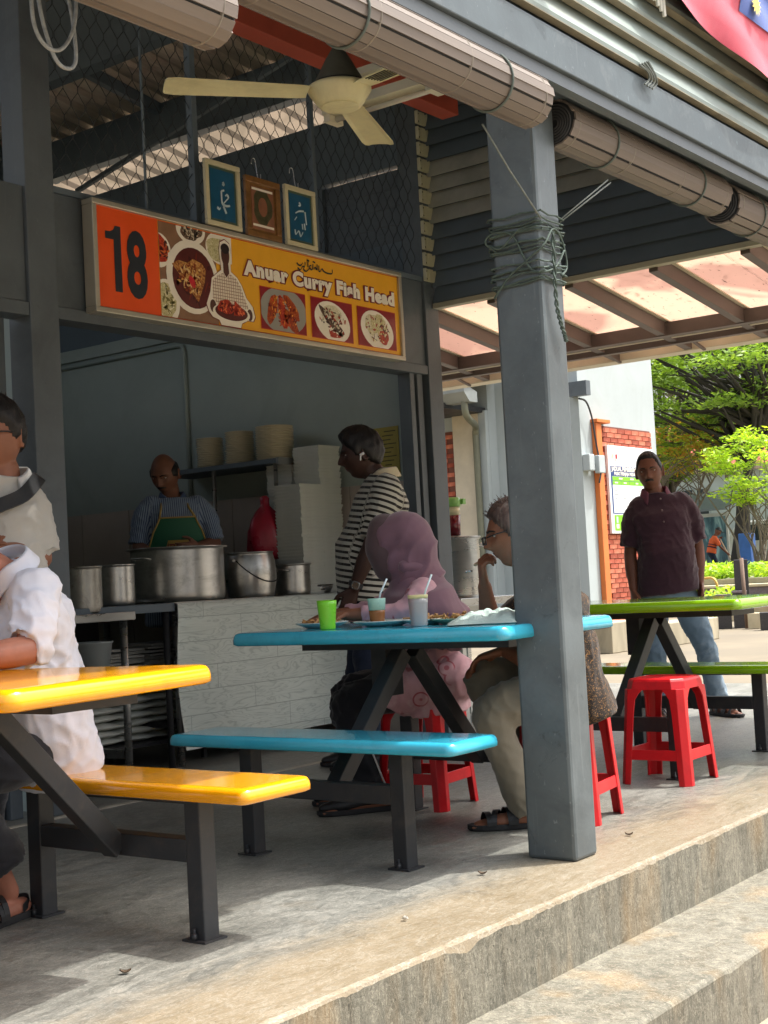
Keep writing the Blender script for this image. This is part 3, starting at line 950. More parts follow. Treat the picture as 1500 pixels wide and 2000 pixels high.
M_lamp = pm('cream_lamp_box', '#d9d3bd', 0.5, 0, 0.06, 5)
mb = MB(); mb.box(-0.06, -0.31, 0.0, 0.06, 0.31, 0.045); obj('body', mb, M_lamp, lamp, bevel=0.003)
mb = MB(); mb.box(-0.12, -0.30, 0.10, -0.055, 0.31, 0.135); obj('rail', mb, M_lamp, lamp, bevel=0.003)
mb = MB(); mb.tube([(0, -0.28, -0.018), (0, 0.28, -0.018)], 0.013, 10); obj('tube', mb, pm('lamp_glass', '#cfc9bb', 0.2, 0, 0.03, 5), lamp)
mb = MB(); mb.box(-0.05, -0.305, -0.035, 0.05, -0.27, -0.001); obj('end_socket', mb, M_lamp, lamp); mb = MB(); mb.box(-0.05, 0.27, -0.035, 0.05, 0.305, -0.001); obj('end_socket', mb, M_lamp, lamp)
mb = MB(); mb.tube([(0, -0.2, 0.045), (0, -0.2, 1.5)], 0.006, 6); mb.tube([(0, 0.2, 0.045), (0, 0.2, 1.5)], 0.006, 6); obj('hanger', mb, M_dark, lamp)

# ------------------------------------------------------------------ stall sign (flat print in an aluminium frame)
M_alu = pm('aluminium_frame', '#b9b3a3', 0.42, 0.55, 0.08, 6)
def ink(name, c, rough=0.4, var=0.03):
    return pm('ink_'+name, c, rough, 0, var, 12, coat=0.25)
I_or = ink('orange', '#f0571e'); I_bk = ink('black', '#2a2f36'); I_ye = ink('amber', '#f3b02a'); I_wh = ink('white', '#f6eee0'); I_mar = ink('maroon', '#7c2230')
I_brown = ink('table_brown', '#8d6a52', var=0.1); I_curry = ink('curry', '#5c241f', var=0.14); I_red = ink('edge_red', '#c9481c'); I_skin = ink('printed_skin', '#5a382f', var=0.12); I_hair = ink('printed_hair', '#2c2322')
I_sil = ink('steel_tray', '#9c9a93'); I_dk = ink('dark_red', '#8c1620')
def food(name, cols, scale=60):
    q = NT('print_'+name)
    v = q.coord()
    f = q.noise(v, scale, 5, 0.75, 1.4)
    q.l(q.ramp(f, [(0.28+0.44*i/(len(cols)-1), lin(c)) for i, c in enumerate(cols)]), q.b.inputs['Base Color'])
    q.set(Roughness=0.4, Coat_Weight=0.25)
    return q.m
F_fish = food('fish', ['#3a1712', '#8d4a25', '#c98f4c', '#e4c184'], 55)
F_rice = food('rice', ['#a59a72', '#ddd6b8', '#f3eed8'], 90)
F_red = food('red_fish', ['#4c1010', '#b2301a', '#e4653a'], 45)
F_dark = food('dark_dish', ['#1f1716', '#5d4334', '#b8a48a'], 70)
F_nood = food('noodle', ['#7b7448', '#cfc593', '#f0ead0'], 80)
F_chick = food('chicken', ['#3e120c', '#a83a12', '#e08a24'], 40)
F_check = None
q = NT('print_check_shirt'); v = q.coord(scale=(1, 1, 1)); s = q.sep(v)
a = q.math('FRACT', q.math('MULTIPLY', s[0], 62)); b = q.math('FRACT', q.math('MULTIPLY', s[2], 62))
g = q.math('MAXIMUM', q.math('LESS_THAN', a, 0.2), q.math('LESS_THAN', b, 0.2))
q.l(q.mix(g, lin('#e9dccb'), lin('#9c7a68')), q.b.inputs['Base Color']); q.set(Roughness=0.4)
F_check = q.m
sign = thing('shop_sign', 'long orange and yellow stall sign numbered 18 in an aluminium frame', 'sign', (4.18, 4.70, 2.2))
SG = dict(parent=sign, world=True)
SX0, SX1, SZ0, SZ1 = 4.18, 6.535, 2.207, 2.728
SY = 4.70
for nm, b in (('frame_top', (SX0, SY, SZ1-0.026, SX1, SY+0.075, SZ1)), ('frame_bottom', (SX0, SY, SZ0, SX1, SY+0.075, SZ0+0.026)),
              ('frame_side', (SX0, SY+0.001, SZ0+0.026, SX0+0.026, SY+0.074, SZ1-0.026)), ('frame_side', (SX1-0.026, SY+0.001, SZ0+0.026, SX1, SY+0.074, SZ1-0.026))):
    mb = MB(); mb.box(*b); obj(nm, mb, M_alu, bevel=0.004, **SG)
mb = MB(); mb.box(SX0+0.02, SY+0.018, SZ0+0.02, SX1-0.02, SY+0.07, SZ1-0.02); obj('panel', mb, I_ye, **SG)
LAY = [0]
def flat(name, poly, mat, layer, parent=None):
    """a printed shape on the sign face: poly in (x, z), thin layers 0.5 mm apart"""
    mb = MB(); y = SY+0.0172-0.0006*layer
    mb.add([(x, y, z) for x, z in poly], [tuple(range(len(poly)))])
    return obj(name, mb, mat, fix=False, **SG)
def rect(x0, z0, x1, z1):
    return [(x0, z0), (x1, z0), (x1, z1), (x0, z1)]
def ell(cx, cz, rx, rz, n=28, wob=0.0, seed=0, rot=0.0):
    rr = np.random.default_rng(seed)
    ph = rr.uniform(0, 6.28, 4); out = []
    for k in range(n):
        a = 2*math.pi*k/n
        f = 1+wob*(math.sin(3*a+ph[0])+0.7*math.sin(5*a+ph[1])+0.5*math.sin(8*a+ph[2]))
        x, z = rx*f*math.cos(a), rz*f*math.sin(a)
        out.append((cx+x*math.cos(rot)-z*math.sin(rot), cz+x*math.sin(rot)+z*math.cos(rot)))
    return out
def garnish(nm, cx, cz, rx, rz, cols, lay, n=26, size=0.012, seed=1, rot=0.0):
    """small flecks of printed food scattered over one dish"""
    rr = np.random.default_rng(seed)
    for ci, c in enumerate(cols):
        mb = MB(); y = SY+0.0172-0.0006*lay-0.0001*ci
        for k in range(n):
            a, d = rr.uniform(0, 6.28), math.sqrt(rr.uniform(0, 1)); x, z = d*rx*math.cos(a), d*rz*math.sin(a)
            x, z = x*math.cos(rot)-z*math.sin(rot), x*math.sin(rot)+z*math.cos(rot)
            p = ell(cx+x, cz+z, size*rr.uniform(0.4, 1.5), size*rr.uniform(0.2, 0.6), 7, 0.12, int(rr.integers(1e6)), rr.uniform(0, 3.1))
            mb.add([(u, y, w) for u, w in p], [tuple(range(7))])
        o = obj(nm, mb, c, fix=False, **SG); o['kind'] = 'stuff'
def clip_rect(poly, x0, z0, x1, z1):
    def cl(p, ax, lim, sgn):
        o = []
        for i in range(len(p)):
            a, b = p[i], p[(i+1) % len(p)]
            ia, ib = (a[ax]-lim)*sgn >= 0, (b[ax]-lim)*sgn >= 0
            if ia: o.append(a)
            if ia != ib:
                f = (lim-a[ax])/(b[ax]-a[ax]); o.append((a[0]+f*(b[0]-a[0]), a[1]+f*(b[1]-a[1])))
        return o
    for ax, lim, sg in ((0, x0, 1), (0, x1, -1), (1, z0, 1), (1, z1, -1)):
        if poly: poly = cl(poly, ax, lim, sg)
    return poly
IX0, IX1, IZ0, IZ1 = SX0+0.026, SX1-0.026, SZ0+0.026, SZ1-0.026
flat('orange_field', rect(IX0, IZ0, 4.594, IZ1), I_or, 1)
flat('red_edge', rect(4.597, IZ1-0.007, IX1, IZ1-0.002), I_red, 1)
flat('red_edge', rect(4.597, IZ0+0.002, IX1, IZ0+0.007), I_red, 1)
flat('table_photo', rect(4.597, IZ0+0.007, 4.985, IZ1-0.007), I_brown, 2)
cb = (4.597, IZ0+0.007, 5.1, IZ1-0.007)
def cflat(nm, poly, mat, lay):
    p = clip_rect(poly, *cb)
    if len(p) > 2: flat(nm, p, mat, lay)
cflat('plate_print', ell(4.59, 2.555, 0.085, 0.085), I_wh, 3); cflat('dish_print', ell(4.595, 2.56, 0.062, 0.068, wob=0.06, seed=1), F_red, 4)
cflat('plate_print', ell(4.815, 2.69, 0.10, 0.075), I_wh, 3); cflat('dish_print', ell(4.815, 2.69, 0.075, 0.055, wob=0.07, seed=2), F_dark, 4)
cflat('plate_print', ell(5.03, 2.63, 0.115, 0.085), I_wh, 3); cflat('dish_print', ell(5.0, 2.62, 0.08, 0.06, wob=0.06, seed=3), F_nood, 4)
cflat('plate_print', ell(4.63, 2.31, 0.09, 0.11), I_wh, 3); cflat('dish_print', ell(4.635, 2.32, 0.065, 0.09, wob=0.07, seed=4), F_nood, 4)
cflat('bowl_print', ell(4.815, 2.455, 0.178, 0.182), I_wh, 5); cflat('curry_print', ell(4.822, 2.45, 0.145, 0.15), I_curry, 6)
cflat('fish_print', [(4.675, 2.50), (4.72, 2.525), (4.78, 2.52), (4.82, 2.545), (4.88, 2.53), (4.905, 2.50), (4.895, 2.44), (4.87, 2.385), (4.845, 2.335), (4.82, 2.36), (4.79, 2.39), (4.755, 2.43), (4.72, 2.46)], F_fish, 7)
cflat('tomato_print', ell(4.808, 2.43, 0.018, 0.032, rot=0.5), ink('tomato', '#cf2f39'), 8)
out = [(4.915, 2.30), (4.90, 2.335), (4.93, 2.40), (4.945, 2.47), (4.985, 2.50), (5.015, 2.52), (5.012, 2.56), (5.005, 2.62), (5.015, 2.66), (5.048, 2.677), (5.082, 2.66), (5.092, 2.61), (5.085, 2.56), (5.085, 2.52), (5.13, 2.495), (5.16, 2.46), (5.19, 2.40), (5.235, 2.36), (5.25, 2.31), (5.235, 2.285), (5.19, 2.285), (5.15, 2.265), (5.14, IZ0+0.008), (5.0, IZ0+0.008), (4.985, 2.265), (4.94, 2.275)]
cx0, cz0 = 5.07, 2.42
flat('cutout_edge', [(cx0+(x-cx0)*1.03, max(IZ0+0.003, cz0+(z-cz0)*1.02)) for x, z in out], I_mar, 8.5)
flat('cutout_print', out, I_wh, 9)
flat('shirt_print', [(4.945, 2.37), (4.95, 2.46), (4.99, 2.49), (5.03, 2.508), (5.05, 2.48), (5.075, 2.508), (5.12, 2.49), (5.15, 2.455), (5.175, 2.40), (5.205, 2.345), (5.13, 2.335), (4.985, 2.34)], F_check, 10)
flat('head_print', ell(5.048, 2.60, 0.03, 0.055), I_skin, 11); flat('neck_print', [(5.03, 2.555), (5.068, 2.555), (5.072, 2.51), (5.05, 2.485), (5.03, 2.51)], I_skin, 10.6)
flat('hair_print', ell(5.048, 2.632, 0.031, 0.026), I_hair, 11.5)
flat('hand_print', ell(4.945, 2.33, 0.022, 0.032), I_skin, 11); flat('hand_print', ell(5.21, 2.315, 0.02, 0.03), I_skin, 11)
flat('tray_print', ell(5.075, 2.308, 0.135, 0.048), I_wh, 11.6); flat('sauce_print', ell(5.075, 2.313, 0.118, 0.042), I_curry, 12)
flat('fish_print', ell(5.035, 2.335, 0.058, 0.036, wob=0.08, seed=6), F_red, 13); flat('fish_print', [(5.09, 2.30), (5.10, 2.375), (5.165, 2.335), (5.175, 2.315), (5.13, 2.30)], F_red, 13)
for i, (x0, x1) in enumerate(((5.302, 5.657), (5.708, 6.06), (6.112, 6.465))):
    z0, z1 = 2.262, 2.479
    flat('photo_edge', rect(x0-0.004, z0-0.004, x1+0.004, z1+0.004), I_red, 3)
    flat('photo_print', rect(x0, z0, x1, z1), I_dk, 4)
    cb = (x0, z0, x1, z1); xc, zc = (x0+x1)/2, (z0+z1)/2
    cflat('plate_print', ell(xc, zc-0.01*(i > 0), 0.185 if i == 0 else 0.155, 0.125 if i == 0 else 0.108, rot=-0.25*(i > 0)), I_sil if i == 0 else I_wh, 5)
    if i == 0:
        for (a, b, rx, rz, ro) in ((xc-0.09, zc, 0.034, 0.085, -0.35), (xc+0.065, zc+0.025, 0.03, 0.085, 0.75), (xc+0.055, zc-0.05, 0.033, 0.075, 0.7), (xc-0.01, zc-0.01, 0.03, 0.09, 0.2)):
            cflat('chicken_print', ell(a, b, rx, rz, wob=0.05, seed=int(rx*1e4+rz*1e3), rot=ro), F_chick if a != xc-0.01 else F_red, 6)
    elif i == 1:
        cflat('rice_print', ell(xc, zc+0.035, 0.075, 0.05, wob=0.06, seed=3), F_rice, 6)
        cflat('fish_print', ell(xc-0.005, zc-0.01, 0.125, 0.03, wob=0.06, seed=5, rot=-0.62), F_dark, 7)
        cflat('sauce_print', ell(xc+0.02, zc-0.075, 0.055, 0.022, wob=0.07, seed=8), F_red, 7)
    else:
        cflat('rice_print', ell(xc-0.05, zc+0.02, 0.062, 0.06, wob=0.06, seed=4), F_rice, 6)
        cflat('sprout_print', ell(xc+0.015, zc+0.025, 0.07, 0.055, wob=0.09, seed=7), F_nood, 7)
        cflat('chicken_print', ell(xc+0.055, zc-0.045, 0.05, 0.042, wob=0.06, seed=9), F_red, 8)
G_ = lambda h: ink('fleck'+h, '#'+h)
garnish('fish_flecks', 4.80, 2.445, 0.085, 0.075, (G_('d9a65c'), G_('6a2c18'), G_('e6c58a'), G_('8f3a1c')), 7.4, 22, 0.013, 3)
garnish('curry_flecks', 4.822, 2.45, 0.125, 0.13, (G_('7a2a1c'), G_('431512')), 6.4, 16, 0.02, 4)
garnish('dish_flecks', 4.815, 2.675, 0.06, 0.03, (G_('d8cbb4'), G_('2a201c')), 4.4, 14, 0.012, 5)
garnish('dish_flecks', 4.63, 2.555, 0.03, 0.05, (G_('d97a3a'), G_('4a1612')), 4.4, 12, 0.011, 6)
garnish('noodle_flecks', 4.648, 2.33, 0.04, 0.07, (G_('f4ecd0'), G_('8d8450')), 4.4, 22, 0.014, 7)
garnish('tray_flecks', 5.04, 2.33, 0.05, 0.03, (G_('f07a4c'), G_('6a1410')), 13.4, 14, 0.011, 8); garnish('tray_flecks', 5.13, 2.325, 0.035, 0.025, (G_('f07a4c'), G_('8a1a12')), 13.4, 10, 0.01, 9)
for i_, (xc_, cs_) in enumerate(((5.48, ('f2a03c', '7d1f10', 'c94e18')), (5.885, ('f3eedd', '3a1f18', 'b4432a', 'cfc8ae')), (6.29, ('efe6c4', 'c7b878', 'a8442e', '5b2a1c')))):
    garnish('dish_flecks', xc_, 2.365, 0.115, 0.075, tuple(G_(c) for c in cs_), 8.6, 20, 0.012, 20+i_, -0.2)
tx = dict(uax=(1, 0, 0), vax=(0, 0, 1))
for off, mt, yy in ((0.0125, I_mar, 0.0146), (0.0062, I_wh, 0.0138)):
    text_obj('lettering', 'Anuar Curry Fish Head', 0.100, mt, sign, (5.193, SY+yy, 2.527), fit=1.274, offset=off, spacing=1.13, **tx)
text_obj('number', '8', 0.42, I_bk, sign, (4.388, SY+0.0142, 2.316), sx=0.60, offset=0.014, **tx)
flat('number', [(4.312, 2.316), (4.356, 2.316), (4.356, 2.622), (4.322, 2.622), (4.312, 2.602), (4.292, 2.592), (4.262, 2.590), (4.262, 2.556), (4.312, 2.556)], I_bk, 4)
# the line of Arabic calligraphy, drawn as pen strokes
st_ = MB()
def pen(pts, w, y):
    c = bezier([(x, y, z) for x, z in pts], 6)
    L_, R_ = [], []
    for i, p in enumerate(c):
        d = (c[min(i+1, len(c)-1)]-c[max(i-1, 0)]); ang = math.atan2(d.z, d.x)
        ww = w*(0.45+0.75*abs(math.sin(ang-0.9)))
        nx, nz = -math.sin(ang), math.cos(ang)
        L_.append((p.x+nx*ww, y, p.z+nz*ww)); R_.append((p.x-nx*ww, y, p.z-nz*ww))
    o = len(st_.v); st_.v.extend(L_+R_); n = len(L_)
    for i in range(n-1):
        st_.face((o+i, o+i+1, o+n+i+1, o+n+i))
y = SY+0.0142
for pts in ([(5.905, 2.655), (5.90, 2.632), (5.86, 2.628), (5.83, 2.634), (5.815, 2.645), (5.80, 2.63), (5.785, 2.628)],
            [(5.79, 2.66), (5.787, 2.632)], [(5.775, 2.664), (5.772, 2.632)], [(5.77, 2.634), (5.755, 2.645), (5.745, 2.63)],
            [(5.74, 2.66), (5.735, 2.634), (5.72, 2.628), (5.71, 2.645), (5.725, 2.65)], [(5.71, 2.632), (5.68, 2.612), (5.66, 2.62), (5.67, 2.64)],
            [(5.70, 2.668), (5.696, 2.637)], [(5.675, 2.662), (5.67, 2.64), (5.65, 2.632), (5.63, 2.612), (5.61, 2.622)],
            [(5.655, 2.655), (5.64, 2.64), (5.62, 2.637), (5.605, 2.648)], [(5.69, 2.675), (5.71, 2.672)], [(5.74, 2.674), (5.76, 2.671)]):
    pen(pts, 0.0042, y)
obj('calligraphy', st_, I_bk, fix=False, **SG)

# ------------------------------------------------------------------ three hanging frames above the sign
def hang_frame(label, x0, x1, z0, z1, y, mats, kind, hook=True):
    t = thing('picture_frame', label, 'picture frame', (x0, y, z0), 0, 'calligraphy frames hung above the sign')
    T = dict(parent=t, world=True)
    w = 0.026 if kind != 'gold' else 0.034
    for nm, b in (('frame_rail', (x0, y, z1-w, x1, y+0.022, z1)), ('frame_rail', (x0, y, z0, x1, y+0.022, z0+w)), ('frame_stile', (x0, y+0.001, z0+w, x0+w, y+0.021, z1-w)), ('frame_stile', (x1-w, y+0.001, z0+w, x1, y+0.021, z1-w))):
        mb = MB(); mb.box(*b); obj(nm, mb, mats[0], bevel=0.004, **T)
    mb = MB(); mb.box(x0+w*0.8, y+0.012, z0+w*0.8, x1-w*0.8, y+0.018, z1-w*0.8); obj('mount', mb, mats[1], **T)
    g = w+0.014
    mb = MB(); mb.box(x0+g, y+0.0105, z0+g, x1-g, y+0.0125, z1-g); obj('picture', mb, mats[2], **T)
    global st_
    st_ = MB(); xc, zc = (x0+x1)/2, (z0+z1)/2
    if kind == 'gold':
        mb = MB(); mb.add([(x, y+0.0098, z) for x, z in ell(xc, zc+0.01, 0.072, 0.095, n=60, wob=0.05, seed=2)], [tuple(range(60))[::-1]]); obj('medallion', mb, mats[3], fix=False, **T)
        mb = MB(); mb.add([(x, y+0.0092, z) for x, z in ell(xc, zc+0.01, 0.035, 0.05)], [tuple(range(28))[::-1]]); obj('medallion_centre', mb, mats[2], fix=False, **T)
        for zz in (z0+0.062, z1-0.066):
            mb = MB(); mb.box(x0+g+0.005, y+0.0097, zz, x1-g-0.005, y+0.0103, zz+0.012); obj('text_band', mb, mats[4], **T)
    elif kind == 'a':
        for p in ([(xc-0.01, zc+0.02), (xc-0.006, zc-0.04), (xc+0.02, zc-0.05), (xc+0.05, zc-0.045)], [(xc+0.0, zc-0.045), (xc+0.025, zc-0.02), (xc+0.04, zc-0.005), (xc+0.03, zc+0.008), (xc+0.018, zc-0.0)],
                  [(xc+0.002, zc-0.055), (xc+0.02, zc-0.09)], [(xc-0.045, zc-0.068), (xc-0.03, zc-0.075), (xc-0.02, zc-0.066)], [(xc+0.005, zc+0.07), (xc+0.012, zc+0.055), (xc+0.0, zc+0.06)], [(xc-0.01, zc+0.02), (xc+0.012, zc+0.028)]):
            pen(p, 0.006, y+0.0098)
        obj('calligraphy', st_, mats[3], fix=False, **T)
    else:
        for p in ([(xc-0.04, zc+0.02), (xc-0.01, zc+0.035), (xc+0.03, zc+0.042)], [(xc+0.04, zc+0.04), (xc+0.048, zc-0.03)], [(xc-0.05, zc-0.02), (xc-0.03, zc+0.002)], [(xc+0.015, zc-0.06), (xc+0.012, zc-0.03)], [(xc+0.035, zc-0.06), (xc+0.03, zc-0.025)],
                  [(xc-0.05, zc-0.07), (xc-0.045, zc-0.095), (xc-0.02, zc-0.075), (xc-0.005, zc-0.1), (xc+0.015, zc-0.075)], [(xc-0.005, zc+0.085), (xc+0.005, zc+0.07), (xc-0.012, zc+0.065)]):
            pen(p, 0.005, y+0.0098)
        obj('calligraphy', st_, mats[3], fix=False, **T)
    if hook:
        hx = xc-0.02
        pts = [(hx-0.03, y+0.03, z1+0.075), (hx-0.026, y+0.03, z1+0.1), (hx-0.01, y+0.03, z1+0.108), (hx+0.002, y+0.03, z1+0.09), (hx+0.006, y+0.025, z1+0.02), (hx+0.012, y+0.02, z1-0.005), (hx+0.024, y+0.02, z1+0.005), (hx+0.026, y+0.02, z1+0.03)]
        mb = MB(); mb.tube(bezier(pts, 6), 0.0026, 6)
        obj('hook', mb, pm('hook_steel', '#c9cdd0', 0.3, 0.7, 0.05, 5), **T)
    return t
M_ivory = pm('ivory_frame', '#cfc7a6', 0.5, 0, 0.06, 8)
M_gold = pm('gilt_wood_frame', '#8a6339', 0.42, 0.2, 0.22, 16, 0.15, 60)
M_bluep = pm('blue_print', '#235a7c', 0.35, 0, 0.12, 9, coat=0.3)
M_olive = pm('olive_mount', '#4f5f4f', 0.5, 0, 0.12, 20)
M_terr = pm('terracotta_print', '#8f6049', 0.4, 0, 0.14, 22, coat=0.3)
M_med = pm('green_medallion', '#4d4a33', 0.4, 0, 0.3, 40)
M_silv = pm('silver_ink', '#c4d6de', 0.35, 0.1, 0.08, 20)
hang_frame('larger ivory frame with blue calligraphy, leftmost of the three above the sign', 4.94, 5.194, 2.742, 3.077, 4.715, (M_ivory, M_olive, M_bluep, M_silv), 'a', hook=False)
hang_frame('brown gilt frame with a dark medallion between two blue frames', 5.233, 5.50, 2.735, 3.053, 4.715, (M_gold, M_gold, M_terr, M_med, I_wh), 'gold')
hang_frame('smaller ivory frame with blue calligraphy, right of the gilt frame', 5.541, 5.794, 2.738, 3.066, 4.715, (M_ivory, M_olive, M_bluep, M_silv), 'b')
# ------------------------------------------------------------------ stall counters
M_ss = pm('stainless_steel', '#a9aaa8', 0.30, 0.9, 0.1, 4, 0.04, 40, stretch=(1, 1, 6))
M_al = pm('spun_aluminium', '#c2c1bd', 0.34, 0.95, 0.12, 5, 0.06, 60, stain='#6f6c66', stain_amt=0.45, stain_scale=6, stretch=(1.2, 1.2, 2))
M_alold = pm('dented_aluminium', '#a7a49c', 0.42, 0.8, 0.18, 7, 0.25, 18, stain='#4b463f', stain_amt=0.6, stain_scale=8)
M_void = pm('dark_board', '#2a2a2c', 0.7, 0, 0.15, 4)
q = NT('wood_print_vinyl'); v = q.coord()
s = q.sep(v)
row = q.math('FLOOR', q.math('MULTIPLY', s[2], 7.6)); off = q.math('MULTIPLY', row, 0.37)
cv = q.n('ShaderNodeCombineXYZ'); q.l(q.math('ADD', s[0], q.math('MULTIPLY', row, 3.17)), cv.inputs[0]); q.l(s[2], cv.inputs[2]); q.l(row, cv.inputs[1])
mp_ = q.n('ShaderNodeMapping'); mp_.inputs['Scale'].default_value = (1.6, 1, 9); q.l(cv.outputs[0], mp_.inputs['Vector'])
g1 = q.noise(mp_.outputs[0], 1.5, 3, 0.5, 1.2)
gr = q.math('ABSOLUTE', q.math('SUBTRACT', q.math('FRACT', q.math('MULTIPLY', g1, 9)), 0.5))
base = q.ramp(gr, [(0.0, lin('#b9c6c0')), (0.12, lin('#d2ddd7')), (0.5, lin('#dbe5df'))])
tone = q.ramp(q.noise(cv.outputs[0], 0.7, 2), [(0.35, 0.88), (0.65, 1.06)])
base = q.mix(1.0, base, tone, 'MULTIPLY')
fr = q.math('FRACT', q.math('MULTIPLY', s[2], 7.6)); ln = q.math('LESS_THAN', fr, 0.025)
fx = q.math('FRACT', q.math('ADD', q.math('MULTIPLY', s[0], 1.25), off)); ln2 = q.math('LESS_THAN', fx, 0.004)
base = q.mix(q.math('MAXIMUM', ln, ln2), base, lin('#97a5a0'))
q.l(base, q.b.inputs['Base Color']); q.set(Roughness=0.38)
M_vinyl = q.m
ct = thing('stall_counter', 'stall counter wrapped in pale wood-print vinyl, big pot at its left end', 'counter', (6.0, 5.36, 0))
CT = dict(parent=ct, world=True)
mb = MB(); mb.smooth = True; rows = []
for j in range(21):
    z = 0.085+(0.868-0.085)*j/20; row = []
    for i in range(41):
        f = i/40; x0 = 5.225+0.012*math.sin(z*9)+(0.035*max(0, 0.3-z)*3 if z < 0.3 else 0)
        x = x0+(6.84-x0)*f
        row.append((x, 5.352+0.006*math.sin(f*13+z*4)*(1-z)+0.012*max(0, 0.25-f)*math.sin(z*8), z+0.012*f*(j == 0)))
    rows.append(row)
rows.append([(x, 5.40, 0.8765) for x, y, z in rows[-1]])
mb.rings(rows, closed=False); mb.smooth = False
obj('vinyl_sheet', mb, M_vinyl, fix=False, **CT)
mb = MB(); mb.box(5.24, 5.375, 0.835, 6.85, 6.0, 0.8745); obj('worktop', mb, M_ss, bevel=0.003, **CT)
for x in (5.262, 6.30, 6.82):
    for y in (5.40, 5.95):
        mb = MB(); mb.tube([(x, y, 0), (x, y, 0.835)], 0.019, 10); obj('leg', mb, M_ss, **CT)
mb = MB(); mb.box(5.27, 5.42, 0.20, 6.80, 5.95, 0.225); obj('lower_shelf', mb, M_void, **CT)
dk = thing('side_counter', 'dark topped counter end under the big cooking pot', 'counter', (4.98, 5.5, 0))
mb = MB(); mb.box(4.30, 5.37, 0.828, 5.232, 6.0, 0.872); obj('worktop', mb, M_navy, dk, world=True, bevel=0.003)
mb = MB(); mb.box(4.72, 5.98, 0.0, 5.232, 6.0, 0.826); obj('shade_panel', mb, M_void, dk, world=True)  # dark sheet standing in for the shade under the worktop
mb = MB(); mb.tube([(5.2, 5.41, 0.0), (5.2, 5.41, 0.828)], 0.018, 10); obj('leg', mb, M_void, dk, world=True)
sw = thing('steel_table', 'stainless steel work table by the left stall post, stores below', 'table', (4.4, 5.4, 0))
SWK = dict(parent=sw, world=True)
mb = MB(); mb.box(3.98, 5.30, 0.80, 4.885, 5.355, 0.842); obj('worktop_edge', mb, M_ss, bevel=0.003, **SWK)
mb = MB(); mb.box(3.98, 5.356, 0.80, 4.885, 5.80, 0.826); obj('worktop', mb, M_ss, **SWK)
for x, y in ((4.835, 5.34), (4.02, 5.34), (4.835, 5.78), (4.02, 5.78)):
    mb = MB(); mb.tube([(x, y, 0), (x, y, 0.80)], 0.02, 12); obj('leg', mb, M_ss, **SWK)
mb = MB(); mb.box(4.815, 5.36, 0.10, 4.84, 6.3, 0.145); obj('rail', mb, M_ss, **SWK)
rk = thing('storage_rack', 'dark low rack of sugar bags and trays beneath the counter end', 'rack', (5.2, 5.7, 0))
for z in (0.135, 0.52):
    mb = MB(); mb.box(4.55, 5.55, z-0.02, 5.62, 6.2, z); obj('shelf', mb, M_void, rk, world=True)
for x, y in ((4.57, 5.57), (5.60, 5.57), (4.57, 6.18), (5.60, 6.18)):
    mb = MB(); mb.box(x-0.012, y-0.012, 0, x+0.012, y+0.012, 0.8); obj('post', mb, M_void, rk, world=True)
M_bag = pm('white_plastic_sack', '#c9cbc3', 0.45, 0, 0.08, 9, 0.25, 14)
pl = MB(); pl.smooth = True; rs = []
for i in range(13):
    f = -1+2*i/12; w = (1-abs(f)**3.2); ring = []
    for k in range(16):
        a = 2*math.pi*k/16
        ring.append((f*0.135, math.cos(a)*(0.095+0.012*w), 0.0205+math.sin(a)*(0.004+0.0175*w)*(1+0.12*math.sin(3*a+i))))
    rs.append(ring)
pl.rings(rs); pl.smooth = False
plm = pl.mesh('sugar_bag')
names = ['lowest', 'second', 'third', 'fourth', 'fifth', 'sixth', 'seventh']
for si, (sx, n, where) in enumerate(((5.42, 7, 'right-hand pile by the vinyl sheet'), (5.17, 7, 'middle pile behind the steel leg'), (4.93, 6, 'darker pile left of the steel leg'))):
    for k in range(n):
        o = bpy.data.objects.new('sugar_bag', plm); link(o)
        if not plm.materials: plm.materials.append(M_bag)
        o.location = (sx+random.uniform(-.012, .012), 5.72+random.uniform(-.01, .01), 0.136+0.041*k)
        o.rotation_euler = (0, random.uniform(-.04, .04), random.uniform(-.07, .07)+(math.pi if k % 2 else 0))
        tag(o, 'white sugar bag, %s from the bottom of the %s' % (names[k], where), 'bag', 'sugar bags stacked on the low rack')
M_tray = pm('grey_tray', '#a9a8a2', 0.4, 0.1, 0.1, 6)
tr = MB(); tr.box(-0.16, -0.12, 0, 0.16, 0.12, 0.008); tr.box(-0.165, -0.125, 0.008, 0.165, 0.125, 0.012)
trm = tr.mesh('tray'); fixnormals(trm); trm.materials.append(M_tray)
for sx, n, lab in ((5.08, 7, 'flat grey tray in the messy pile behind the steel leg'), (5.44, 8, 'flat grey tray in the dim pile beside the vinyl sheet')):
    for k in range(n):
        o = bpy.data.objects.new('tray', trm); link(o)
        o.location = (sx+random.uniform(-.02, .02), 5.74, 0.522+0.0175*k); o.rotation_euler = (random.uniform(-.02, .02), random.uniform(-.03, .03), random.uniform(-.15, .15))
        tag(o, '%s, %s from its bottom' % (lab, ordinal(k+1)), 'tray', 'trays piled behind the steel leg' if n == 7 else 'trays piled beside the vinyl sheet')
mb = MB(); mb.lathe([(0.085, 0.0), (0.105, 0.16), (0.112, 0.162), (0.112, 0.17), (0.104, 0.17), (0.1, 0.15), (0.08, 0.012)], (4.90, 5.66, 0.521), 24)
tag(obj('bucket', mb, pm('grey_bucket_plastic', '#b9c0c0', 0.35, 0, 0.06, 5)), 'pale grey plastic bucket on the rack under the steel table', 'bucket')

